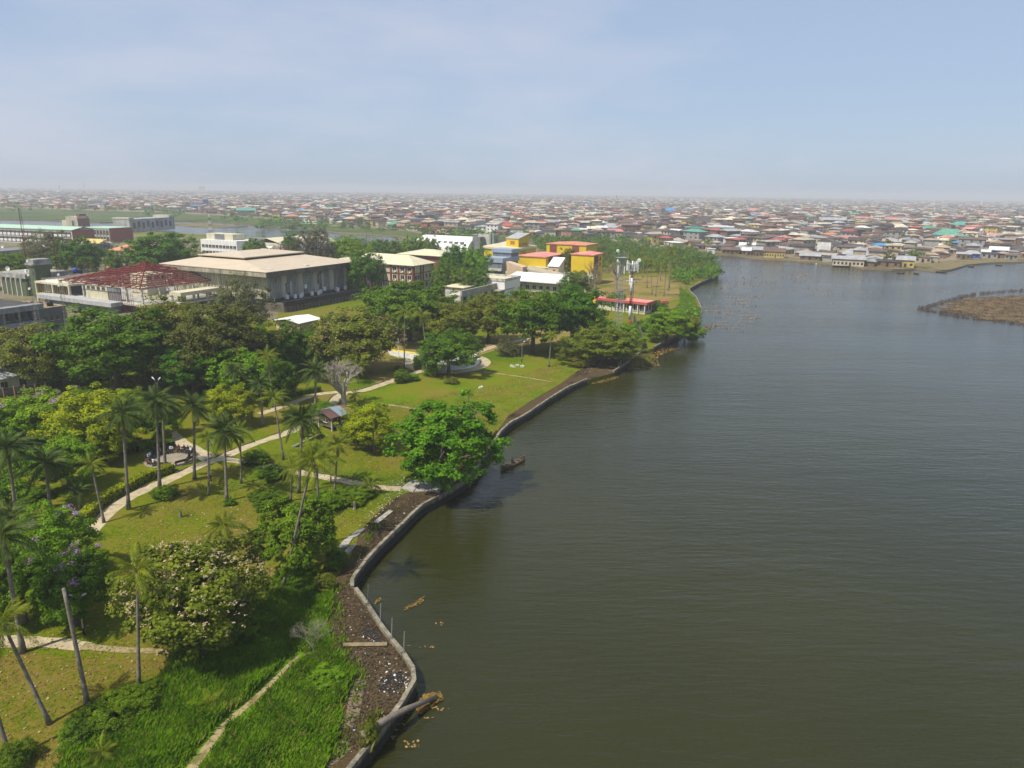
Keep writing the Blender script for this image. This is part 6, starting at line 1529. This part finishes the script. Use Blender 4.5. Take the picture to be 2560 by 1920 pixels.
# ------------------------------------------------------------------ the town beyond the lagoon
TZ = .8
WALLC = {'cream': (.55, .48, .34), 'white': (.68, .68, .65), 'peach': (.5, .32, .2), 'yellow': (.55, .42, .12), 'brown': (.2, .12, .075), 'grey': (.32, .31, .29), 'beige': (.42, .35, .24), 'green': (.3, .45, .3), 'blue': (.03, .1, .38), 'brick-red': (.27, .1, .06)}
ROOFC = {'rusty brown': (.15, .095, .07), 'dark brown': (.075, .055, .047), 'beige': (.42, .37, .29), 'cream': (.6, .55, .42), 'tan': (.42, .31, .21), 'grey': (.36, .36, .37), 'charcoal': (.06, .065, .075), 'red': (.42, .1, .08), 'pink': (.55, .22, .2), 'orange': (.52, .23, .13), 'blue': (.06, .25, .5), 'green': (.1, .33, .24), 'white': (.72, .73, .74)}
_h = {}
def wallmesh(c):
    k = ('w', c)
    if k not in _h: _h[k] = MB().box(-.5, .5, -.5, .5, 0, 1).mesh('wall', mat('town wall ' + c, WALLC[c], var=.35, scale=.3, stain=.25))
    return _h[k]
def roofmesh(shape, c):
    k = (shape, c)
    if k not in _h:
        m = roofmat('town roof ' + c, ROOFC[c], tuple(x * .62 for x in ROOFC[c]), pitch=8.)
        x, y = .56, .58; A, B_, C, D = (-x, -y, 0), (x, -y, 0), (x, y, 0), (-x, y, 0)
        mb = MB()
        if shape == 'hip':
            r0, r1 = (-.22, 0, 1), (.22, 0, 1); mb.face([A, B_, r1, r0]).face([B_, C, r1]).face([C, D, r0, r1]).face([D, A, r0]).face([D, C, B_, A])
        elif shape == 'pyramid':
            r0 = (0, 0, 1); mb.face([A, B_, r0]).face([B_, C, r0]).face([C, D, r0]).face([D, A, r0]).face([D, C, B_, A])
        elif shape == 'gable':
            r0, r1 = (-x, 0, 1), (x, 0, 1); mb.face([A, B_, r1, r0]).face([C, D, r0, r1]).face([A, r0, D]).face([B_, C, r1]).face([D, C, B_, A])
        elif shape == 'lean':
            mb.prism([A[:2], B_[:2], C[:2], D[:2]], 0, [.15, .15, 1, 1])
        else:
            mb.prism([A[:2], B_[:2], C[:2], D[:2]], 0, 1)
        _h[k] = mb.mesh('roof', m)
    return _h[k]
NHOUSE = 0
def town_house(label, P, rz, Lx, Wy, h, rh, shape, wc, rc, windows=0, floors=1, name='town_house', cat='house', group=None, flip=False):
    root = thing(name, label, cat, (P[0], P[1], TZ), rz, group)
    link('wall', wallmesh(wc), root, (0, 0, 0), None, (Lx, Wy, h))
    link('roof', roofmesh(shape, rc), root, (0, 0, h + .01), (0, 0, PI / 2 if flip else 0), (Wy if flip else Lx, Lx if flip else Wy, rh))
    for f in range(floors if windows else 0):
        for k in range(windows):
            a = (k + .5) / windows * Lx - Lx / 2; z = f * h / floors
            link('window' if not (f == 0 and k == windows // 2) else 'door', ubox(GLASS), root, (a, -Wy / 2 - .02, z + (.9 if not (f == 0 and k == windows // 2) else .1)), None, (min(1.3, Lx / windows * .5), .12, min(1.3, h / floors * .45) if not (f == 0 and k == windows // 2) else 2.0))
    return root
LAND = []
def landmark(label, x0, x1, yt, yb, shape, wc, rc, depth=10., rf=.38, win=0, floors=1, name='town_house', cat='house', turn=0.):
    P = G((x0 + x1) / 2, yb, TZ); Lx = metres(x1 - x0, P) * .88; H_ = max(2.8, height_at(P, yt) - TZ)
    view = math.atan2(P.x, P.y); c, s = math.cos(-view), math.sin(-view)
    ctr = (P.x + math.sin(view) * depth / 2, P.y + math.cos(view) * depth / 2)
    town_house(label, ctr, -view + turn, Lx, depth, H_ * (1 - rf), H_ * rf, shape, wc, rc, win, floors, name, cat)
    LAND.append((label, ctr, max(Lx, depth) * .62))
for row in [
    ('white three-storey hall with open galleries near the shore', 1769, 1832, 566, 592, 'flat', 'white', 'white', 14, .1, 8, 2),
    ('green awning-roofed gallery in front of the white hall', 1760, 1828, 576, 594, 'lean', 'green', 'green', 6, .3, 8, 1),
    ('low open green pavilion with outside stair below the white hall', 1766, 1829, 591, 606, 'hip', 'green', 'green', 9, .3, 8, 1),
    ('white two-storey block with green roof strip left of the white hall', 1700, 1758, 568, 587, 'flat', 'white', 'green', 10, .1, 9, 2),
    ('house with big cream multi-gabled roof left of the white block', 1640, 1688, 565, 588, 'hip', 'cream', 'cream', 14, .5, 5, 1),
    ('brown-roofed bungalow in front of the white block', 1702, 1762, 580, 598, 'hip', 'cream', 'orange', 12, .4, 6, 1),
    ('brick-red gabled hall right of the white hall', 1834, 1876, 566, 590, 'gable', 'brick-red', 'dark brown', 16, .3, 5, 2),
    ('dark-roofed barn-like hall right of the brick gable', 1874, 1910, 570, 592, 'gable', 'brown', 'dark brown', 14, .35, 5, 2),
    ('long dark-roofed tenement with peach walls', 1732, 1790, 543, 566, 'hip', 'peach', 'dark brown', 16, .45, 8, 2),
    ('bright blue tarpaulin tent on the shore', 1792, 1821, 609, 619, 'hip', 'grey', 'blue', 6, .6),
    ('white box container at the water edge', 1767, 1788, 622, 634, 'flat', 'white', 'white', 4, .05),
    ('long white-roofed shed behind the shore shacks', 1847, 1921, 608, 622, 'gable', 'grey', 'white', 12, .5, 4),
    ('brown shack with wide eaves at the water', 1802, 1848, 618, 635, 'gable', 'brown', 'rusty brown', 8, .4, 4),
    ('shack with blue-white striped lean-to roof', 1853, 1878, 620, 638, 'lean', 'brown', 'white', 6, .4, 2),
    ('dark plank shack right of the striped roof', 1880, 1906, 617, 640, 'gable', 'brown', 'grey', 8, .35, 3),
    ('long yellow row house with rusty roof on the shore', 1907, 1962, 621, 644, 'gable', 'yellow', 'rusty brown', 8, .35, 8),
    ('house with strong pink roof deep in the town', 1866, 1897, 520, 534, 'hip', 'cream', 'pink', 18, .55, 4),
    ('cream villa with pale blue hip roof', 1659, 1690, 519, 535, 'hip', 'cream', 'blue', 16, .45, 4, 2),
    ('small house with sky-blue pyramid roof', 1662, 1686, 546, 556, 'pyramid', 'grey', 'blue', 10, .7),
    ('red and pink gabled house above the sky-blue roof', 1676, 1708, 539, 553, 'gable', 'brick-red', 'red', 12, .5, 4),
    ('pale yellow-green long house with seven dark windows at the water', 2079, 2160, 641, 665, 'gable', 'cream', 'grey', 8, .3, 8),
    ('wide grey hip-roofed house behind the yellow-green one', 2096, 2188, 624, 645, 'hip', 'brick-red', 'grey', 16, .6, 5),
    ('house with pale pyramid roof carrying a dark seam', 2073, 2121, 608, 622, 'pyramid', 'beige', 'cream', 14, .7),
    ('leftmost pale pyramid-roofed house behind the shacks', 1926, 1970, 611, 623, 'pyramid', 'beige', 'cream', 12, .7),
    ('white-blue pyramid-roofed house between the two pale pyramids', 2010, 2048, 616, 630, 'pyramid', 'grey', 'white', 12, .7),
    ('long green-roofed shed behind the pale pyramid roof', 2098, 2171, 605, 618, 'gable', 'beige', 'green', 10, .6),
    ('house with bright blue hip roof before the grey concrete shell', 2086, 2113, 560, 574, 'hip', 'grey', 'blue', 12, .5, 3),
    ('bare grey concrete shell with gable top', 2055, 2112, 544, 569, 'gable', 'grey', 'grey', 18, .25, 7, 3),
    ('charcoal hip-roofed mansion left of the concrete shell', 2011, 2054, 544, 562, 'hip', 'grey', 'charcoal', 16, .5, 5),
    ('very long faded pink roof on the right', 2131, 2292, 543, 554, 'gable', 'beige', 'pink', 16, .55),
    ('house with faded red roof in front of the grey hip roof', 2134, 2168, 615, 626, 'hip', 'brown', 'red', 9, .6),
    ('grey tin-roofed boathouse at the water left of the yellow-green house', 1998, 2050, 632, 650, 'gable', 'brown', 'grey', 8, .45, 3),
    ('small blue cube hut among brown roofs', 2216, 2232, 596, 608, 'flat', 'blue', 'grey', 6, .1),
    ('peach house with large cream roof on the right', 2208, 2272, 560, 584, 'hip', 'peach', 'cream', 16, .5, 6),
    ('large hall with teal green hipped roof', 2333, 2410, 573, 600, 'hip', 'beige', 'green', 20, .55, 5),
    ('lower green roof joined to the right of the teal hall', 2408, 2432, 580, 600, 'lean', 'beige', 'green', 12, .4),
    ('row of sheds with light blue roofs in front of the teal hall', 2308, 2357, 590, 602, 'gable', 'brown', 'blue', 10, .5),
    ('deep blue plank house with pale roof', 2318, 2354, 609, 624, 'gable', 'blue', 'white', 8, .4),
    ('house with tan and orange hip roof on the grassy bank', 2322, 2368, 622, 642, 'hip', 'brown', 'tan', 10, .5, 3),
    ('blue-walled shop with grey roof right of the grassy bank', 2408, 2448, 627, 645, 'hip', 'blue', 'grey', 9, .4, 3),
    ('big blue shed with pale lean-to roof near the right edge', 2472, 2516, 618, 641, 'lean', 'blue', 'white', 9, .35),
    ('small blue hut left of the big blue shed', 2452, 2474, 625, 641, 'lean', 'blue', 'white', 6, .4),
    ('stilted shack at the tip of the far shore', 2240, 2284, 641, 668, 'gable', 'yellow', 'grey', 8, .35, 3),
    ('cream gabled house with mint roof right of the masts', 2375, 2425, 554, 575, 'hip', 'cream', 'green', 14, .4, 5, 2),
    ('yellow-green hall with green roof left of the teal hall', 2295, 2350, 566, 584, 'hip', 'yellow', 'green', 12, .45, 4),
    ('dark-roofed market hall at the right edge', 2530, 2600, 580, 600, 'hip', 'grey', 'dark brown', 14, .5),
    ('white three-storey block with black roof behind the yellow theatre', 1187, 1234, 552, 580, 'hip', 'white', 'charcoal', 14, .35, 8, 2),
    ('cream villa with wine-red roof by the marsh', 1099, 1142, 559, 576, 'hip', 'cream', 'red', 14, .5, 4),
    ('low house with salmon hip roof by the marsh', 1071, 1111, 575, 586, 'hip', 'white', 'pink', 12, .6),
    ('white block with pale blue awnings behind the marsh', 1030, 1063, 546, 562, 'flat', 'white', 'blue', 10, .12, 5, 2),
    ('house with teal blue hipped roof above the white block', 1034, 1076, 537, 551, 'hip', 'cream', 'blue', 14, .5),
    ('long low shed with faded teal roof at the marsh edge', 966, 1030, 553, 567, 'hip', 'grey', 'green', 10, .6),
    ('school with long orange roof', 1131, 1180, 534, 550, 'hip', 'cream', 'orange', 14, .45, 6),
    ('warehouse with cream barrel-like roof right of the white block', 1233, 1276, 560, 576, 'hip', 'cream', 'cream', 14, .65),
    ('mint green two-storey house by the chimney pipes', 1275, 1318, 558, 578, 'flat', 'green', 'beige', 10, .12, 6, 2),
    ('beige hall with tan hip roof and arched door', 1309, 1354, 562, 580, 'hip', 'beige', 'tan', 14, .5, 5),
    ('white two-storey house with grey hip roof above the mangroves', 1503, 1548, 559, 585, 'hip', 'white', 'grey', 14, .4, 5, 2),
    ('tenement with wide red-brown roof above the palms', 1546, 1592, 547, 574, 'hip', 'yellow', 'rusty brown', 16, .35, 6, 2),
    ('church with pale gabled front and tall windows', 1331, 1375, 506, 521, 'gable', 'cream', 'beige', 18, .35, 6),
    ('cream house with wide cream roof left of the palms top', 1583, 1625, 562, 580, 'hip', 'beige', 'beige', 14, .5, 4),
    ('large teal warehouse across the left marsh', 593, 640, 521, 540, 'lean', 'grey', 'green', 20, .3),
    ('tall blue office block far left', 508, 523, 498, 520, 'flat', 'blue', 'blue', 14, .08, 4, 3),
    ('orange low school by the back lagoon', 712, 748, 536, 548, 'hip', 'yellow', 'orange', 12, .4, 5),
    ('tall white tower block on the left horizon', 498, 514, 466, 484, 'flat', 'white', 'white', 20, .05, 3, 5),
]:
    landmark(*row)
for i, x in enumerate((761, 773, 786)):
    P = G(x, 560, TZ); root = thing('white_tent', ['left', 'middle', 'right'][i] + ' peak of the three white marquee tents by the back lagoon', 'tent', (P.x, P.y, TZ), 0, 'white marquee tents')
    MB().prism([(-3, -3), (3, -3), (3, 3), (-3, 3)], 0, 2.4).build('skirt', WHITE, root)
    mb = MB(); q = [(-3.2, -3.2, 2.4), (3.2, -3.2, 2.4), (3.2, 3.2, 2.4), (-3.2, 3.2, 2.4)]; mm_ = [(-.9, -.9, 3.4), (.9, -.9, 3.4), (.9, .9, 3.4), (-.9, .9, 3.4)]
    for k in range(4): mb.face([q[k], q[(k + 1) % 4], mm_[(k + 1) % 4], mm_[k]]).face([mm_[k], mm_[(k + 1) % 4], (0, 0, 5.4)])
    mb.build('canopy', WHITE, root)
# masts and water tower of the town
for lb, x, yb, yt, w in (('red and white lattice mast left of the teal hall', 2328, 575, 520, 2.2), ('tallest red and white lattice mast at the right, behind the teal hall', 2441, 575, 499, 2.4), ('thin far mast above the yellow theatre', 1221, 520, 480, 1.6), ('far mast over the middle of the town', 1540, 525, 480, 1.8), ('lattice pylon standing by the back lagoon', 527, 582, 535, 3.0), ('far mast at the left horizon', 215, 500, 452, 2.2), ('second far mast at the left horizon', 153, 500, 456, 1.6), ('slim mast left of the charcoal mansion', 2040, 560, 512, 1.6), ('slim mast behind the tenement with the red-brown roof', 1552, 545, 505, 1.4), ('pair-standing pole left of the cream classrooms, by the lagoon', 917, 612, 575, .3), ('second pole by the back lagoon', 931, 612, 577, .3)):
    P = G(x, yb, TZ); ht = height_at(P, yt) - TZ; root = thing('lattice_mast' if w > 1 else 'pole', lb, 'mast' if w > 1 else 'pole', P)
    if w > 1:
        for k in range(6):
            mb = MB(); lattice(mb, w * (1 - .13 * k), w * (1 - .13 * (k + 1)), ht * k / 6, ht * (k + 1) / 6, 2, .12, tri=True); mb.build('mast_section', (RUST, PANEL)[k % 2], root)
    else:
        MB().tube([(0, 0, 0), (0, 0, ht)], [.2, .12], 6).build('shaft', WOOD, root); MB().box(-1.2, 1.2, -.08, .08, ht * .93, ht * .95).build('crossarm', WOOD, root)
P = G(2449, 600, TZ); ht = height_at(P, 572) - TZ; root = thing('water_tower', 'white frame tank stand beside the tallest mast', 'water tower', P)
for sx in (-1.4, 1.4):
    for sy in (-1.4, 1.4): MB().tube([(sx, sy, 0), (sx * .8, sy * .8, ht * .8)], .18, 5).build('leg', WHITE, root)
for k in range(1, 4): MB().box(-1.5, 1.5, -1.5, 1.5, ht * .2 * k, ht * .2 * k + .25).build('brace', WHITE, root)
MB().tube([(0, 0, ht * .82), (0, 0, ht * .95), (0, 0, ht)], [1.3, 1.3, .3], 12).build('tank', PANEL, root)

# ---- ordinary houses: the largest in view as things, the rest as one mass
NEARB = sorted([(-300, 514), (100, 519), (250, 524), (380, 527), (480, 532), (600, 538), (653, 543), (765, 549), (834, 562), (967, 569), (1022, 577), (1060, 580), (1250, 588), (1450, 595), (1600, 604), (1697, 618), (1740, 623), (1780, 628), (1840, 633), (1900, 641), (1960, 645), (2020, 652), (2100, 657), (2160, 667), (2230, 668), (2290, 664), (2340, 656), (2380, 650), (2420, 648), (2480, 649), (2560, 648), (2900, 638)])
NX, NY = [p[0] for p in NEARB], [p[1] for p in NEARB]
rt = random.Random(99)
roofs_w = [('rusty brown', 36), ('dark brown', 26), ('beige', 18), ('cream', 8), ('tan', 12), ('grey', 11), ('charcoal', 8), ('red', 2.6), ('pink', 2.6), ('orange', 3), ('blue', 1.5), ('green', 1.5), ('white', 2)]
walls_w = [('cream', 20), ('white', 9), ('peach', 12), ('yellow', 5), ('brown', 25), ('grey', 16), ('beige', 20), ('green', 1), ('blue', .7), ('brick-red', 7)]
def pick(w): return rt.choices([a for a, _ in w], [q for _, q in w])[0]
cand, d = [], 425.
while d < 7600:
    step = 10.5 + (d - 425) * .0085
    lat = 11.5 + (d - 425) * .0065
    n = int(d * 1.42 / lat)
    for k in range(n):
        a = -.71 + 1.42 * (k + rt.uniform(-.3, .3)) / n; dd = d + rt.uniform(-.35, .35) * step
        x, y = math.sin(a) * dd, math.cos(a) * dd
        px, py = proj((x, y, TZ))
        if px < -120 or px > 2680 or py > np.interp(px, NX, NY): continue
        near = d < 700; shore = py > np.interp(px, NX, NY) - 14 and px > 1690
        if rt.random() < (.1 if d < 1500 else .16): continue
        if any((x - l[1][0]) ** 2 + (y - l[1][1]) ** 2 < l[2] ** 2 for l in LAND): continue
        Lx = rt.uniform(8, 17) * (1 + max(0, d - 1500) / 5200); Wy = min(Lx, rt.uniform(7, 10.5) * (1 + max(0, d - 1500) / 5200))
        fl = 1 if shore else rt.choices([1, 2, 3], [36, 52, 12])[0]
        if shore: Lx *= .75; Wy *= .75
        h = fl * rt.uniform(2.6, 3.2); rh = rt.uniform(.8, 2.1) * (.6 if shore else 1)
        sh = rt.choices(['hip', 'gable', 'lean', 'pyramid'], [50, 32, 10, 8])[0]
        rz = round(math.sin(x * .004) * 2 + math.cos(y * .003)) * .5 + rt.uniform(-.12, .12) + rt.choice((0, 0, PI / 2))
        wc, rc = pick(walls_w), pick(roofs_w)
        if shore: wc, rc = rt.choice(('brown', 'brown', 'grey', 'beige', 'yellow')), rt.choice(('rusty brown', 'dark brown', 'grey', 'beige', 'tan'))
        cand.append((dd, x, y, rz, Lx, Wy, h, rh, sh, wc, rc, fl, shore))
    d += step
cand.sort(key=lambda c: c[0])
IND = 236
ORD = ['nearest', 'second nearest', 'third nearest', 'fourth nearest', 'fifth nearest', 'sixth nearest', 'seventh nearest', 'eighth nearest', 'ninth nearest', 'tenth nearest']
short = {}
for lb, c_, _r2 in LAND: short[lb] = c_
SHORTN = {}
for lb, c_, _r2 in LAND:
    w_ = lb.split(' ')
    cut = next((i for i, q in enumerate(w_) if q in ('near', 'in', 'left', 'right', 'below', 'behind', 'on', 'at', 'deep', 'above', 'before', 'among', 'carrying', 'between', 'joined', 'by', 'across', 'over', 'far') and i > 2), len(w_))
    SHORTN[lb] = ' '.join(w_[:min(cut, 7)])
used, rows = {}, []
for c in cand[:IND]:
    dd, x, y, rz, Lx, Wy, h, rh, sh, wc, rc, fl, shore = c
    lm = min(LAND, key=lambda l: (l[1][0] - x) ** 2 + (l[1][1] - y) ** 2); dist = math.hypot(lm[1][0] - x, lm[1][1] - y)
    desc = '%s %s house with %s roof' % (wc, {1: 'low', 2: 'two-storey', 3: 'three-storey'}[fl], rc)
    rows.append((c, desc, lm[0], dist))
bydesc = {}
for i, r in enumerate(rows): bydesc.setdefault((r[1], r[2]), []).append(i)
for k, v in bydesc.items():
    v.sort(key=lambda i: rows[i][3])
    for j, i in enumerate(v):
        c, desc, lm, dist = rows[i]; dd, x, y, rz, Lx, Wy, h, rh, sh, wc, rc, fl, shore = c
        lb = '%s, %s to the %s' % (desc, ORD[min(j, 9)], SHORTN[lm])
        if len(lb.split()) > 16: lb = ' '.join(lb.split()[:16])
        # the windowed long side looks towards the lagoon
        fx, fy = math.sin(rz), -math.cos(rz)
        if fx * -x + fy * -y < 0: rz += PI
        town_house(lb, (x, y), rz, Lx, Wy, h, rh, sh, wc, rc, 3 if dd < 640 else 0, fl, group='ordinary houses of the lagoon town')
VV, FFc, CC = [], [], []
def roofpts(sh, Lx, Wy, h, rh):
    x, y = Lx * .56, Wy * .58; A, B_, C, D = (-x, -y, h), (x, -y, h), (x, y, h), (-x, y, h)
    if sh == 'gable': r0, r1 = (-x, 0, h + rh), (x, 0, h + rh)
    elif sh == 'pyramid': r0, r1 = (-.02, 0, h + rh), (.02, 0, h + rh)
    elif sh == 'lean': return [[(-x, -y, h + .2), (x, -y, h + .2), (x, y, h + rh), (-x, y, h + rh)]]
    else: r0, r1 = (-Lx * .22, 0, h + rh), (Lx * .22, 0, h + rh)
    return [[A, B_, r1, r0], [C, D, r0, r1], [B_, C, r1, r1], [D, A, r0, r0]]
for (dd, x, y, rz, Lx, Wy, h, rh, sh, wc, rc, fl, shore) in cand[IND:]:
    ca, sa = math.cos(rz), math.sin(rz); X, Y = Lx / 2, Wy / 2
    qs = [[(-X, -Y, 0), (X, -Y, 0), (X, -Y, h), (-X, -Y, h)], [(X, -Y, 0), (X, Y, 0), (X, Y, h), (X, -Y, h)], [(X, Y, 0), (-X, Y, 0), (-X, Y, h), (X, Y, h)], [(-X, Y, 0), (-X, -Y, 0), (-X, -Y, h), (-X, Y, h)]]
    qs[2] = [(X, Y, 0), (-X, Y, 0), (-X, Y, h), (X, Y, h)]
    f = rt.uniform(.75, 1.15); wcol = tuple(v * f for v in WALLC[wc]); f = rt.uniform(.7, 1.2); rcol = tuple(v * f for v in ROOFC[rc])
    rp_ = roofpts(sh, Lx, Wy, h, rh)
    if dd < 1500:
        for fz in range(fl):
            for sgn in (-1, 1):
                z0 = fz * h / fl + .9
                for k in range(3):
                    a = (k - 1) * Lx * .3
                    qs.append([(a - .7, sgn * (Y + .05), z0), (a + .7, sgn * (Y + .05), z0), (a + .7, sgn * (Y + .05), z0 + 1.3), (a - .7, sgn * (Y + .05), z0 + 1.3)])
    for j, q in enumerate(qs + rp_):
        VV.append([(x + p[0] * ca - p[1] * sa, y + p[0] * sa + p[1] * ca, TZ + p[2]) for p in q]); CC.append(wcol if j < 4 else (rcol if j >= len(qs) else (.03, .03, .032)))
tag(link('town_houses', quads_mesh('town_houses', np.array(VV), colmat('town mass', .8, .4, .3), col=CC)), 'the mass of low houses stretching from the lagoon town to the horizon', 'houses', kind='stuff')
# trees between the houses, trees along the marsh
def blob_trees(name, label, pts, r, h, kinds, seed, leaf=.7):
    rng = np.random.default_rng(seed); by = {}
    for x, y in pts:
        rr, hh = rng.uniform(*r), rng.uniform(*h); sc_ = 1 + max(0, y - 1500) / 3000
        q = crown_quads(int(rng.integers(1e6)), nclump=14, nleaf=9, leaf=leaf / rr * sc_, cr=.36, low=-.4, shell=.6)
        by.setdefault(kinds[rng.integers(len(kinds))], []).append(q * np.array([rr * sc_, rr * sc_, hh * .55]) + np.array([x, y, TZ + hh * .5]))
    P = np.concatenate([np.concatenate(v) for v in by.values()]); mi = np.concatenate([np.full(sum(len(a) for a in v), i) for i, v in enumerate(by.values())])
    tag(link(name, quads_mesh(name, P, [_M['leaves ' + k] for k in by], midx=mi)), label, 'trees', kind='stuff')
tp = []
for c in cand:
    if rt.random() < (.09 if c[0] < 1500 else .2): tp.append((c[1] + rt.uniform(-9, 9), c[2] + rt.uniform(-9, 9)))
blob_trees('town_trees', 'dark trees scattered among the roofs of the town', tp, (3, 6), (5, 9.5), ['mid', 'dark', 'feather'], 61)
rm = random.Random(7); mp_ = []
for (x0, x1, y0, y1, n) in ((-60, 560, 505, 530, 190), (360, 470, 520, 545, 50), (560, 700, 530, 558, 60), (640, 1060, 556, 580, 120), (1060, 1330, 580, 596, 60), (1330, 1700, 596, 612, 60), (120, 230, 490, 515, 30)):
    for _ in range(n): q = G(rm.uniform(x0, x1), rm.uniform(y0, y1), TZ); mp_.append((q.x, q.y))
blob_trees('marsh_trees', 'trees and bushes along the marsh behind the campus', mp_, (2.5, 6), (2.2, 8), ['mid', 'dark', 'feather', 'light'], 62)
# poles among the houses: nobody could pick them apart at that size
mb = MB()
for _ in range(170):
    c = rt.choice(cand[:2600]); mb.tube([(c[1], c[2], TZ), (c[1], c[2], TZ + rt.uniform(9, 17))], .13, 3)
tag(mb.build('town_poles', WOOD), 'thin poles and aerials rising from the town roofs', 'poles', kind='stuff')
# boats on the far shore
def longboat(label, x0, y0, x1, y1, m, w=.9):
    a, c = G(x0, y0, 0), G(x1, y1, 0); mid = (a + c) / 2; ln = (c - a).length; root = thing('boat', label, 'boat', mid, math.atan2(c.y - a.y, c.x - a.x), 'boats along the far shore')
    mb = MB()
    for k in range(8):
        t0, t1 = k / 4 - 1, (k + 1) / 4 - 1; p = [(t * ln / 2, w * (1 - abs(t) ** 2.5) + .06, .55 + .4 * abs(t) ** 3) for t in (t0, t1)]
        for s in (-1, 1): mb.face([(p[0][0], s * p[0][1] * .5, -.1), (p[1][0], s * p[1][1] * .5, -.1), (p[1][0], s * p[1][1], p[1][2]), (p[0][0], s * p[0][1], p[0][2])])
        mb.face([(p[0][0], -p[0][1] * .8, .25), (p[1][0], -p[1][1] * .8, .25), (p[1][0], p[1][1] * .8, .25), (p[0][0], p[0][1] * .8, .25)])
    mb.build('hull', m, root); MB().box(-.15, .15, -w * .8, w * .8, .4, .46).build('thwart', WOOD, root)
BW = mat('worn boat timber', (.2, .14, .08))
longboat('white boat moored in front of the yellow-green long house', 2122, 668, 2150, 670, WHITE, 1.1)
longboat('white boat left of the yellow-green long house', 2022, 659, 2042, 661, WHITE, 1.0)
longboat('long brown canoe off the tip of the far shore', 2338, 680, 2368, 683, BW)
longboat('short dark canoe left of the long brown one', 2284, 684, 2298, 686, BW)
longboat('dark canoe drawn up below the blue-walled shop', 2420, 666, 2436, 669, BW)
longboat('dark canoe near the right edge of the far shore', 2488, 663, 2506, 665, BW)
longboat('dark canoe under the stilted shack', 2240, 683, 2262, 684, BW)
longboat('brown canoe by the white box container', 1776, 645, 1794, 646, BW)

# ------------------------------------------------------------------ haze over lagoon and town
hz = bpy.data.materials.new('haze'); hz.use_nodes = True
t = hz.node_tree; t.nodes.clear()
pv = N(t, 'ShaderNodeVolumePrincipled'); pv.inputs['Color'].default_value = (.80, .83, .87, 1); pv.inputs['Density'].default_value = 2.8e-4
t.links.new(pv.outputs['Volume'], N(t, 'ShaderNodeOutputMaterial').inputs['Volume'])
tag(MB().box(-9500, 9500, -400, 12400, -1.0, 66).build('haze', hz), kind='stuff')
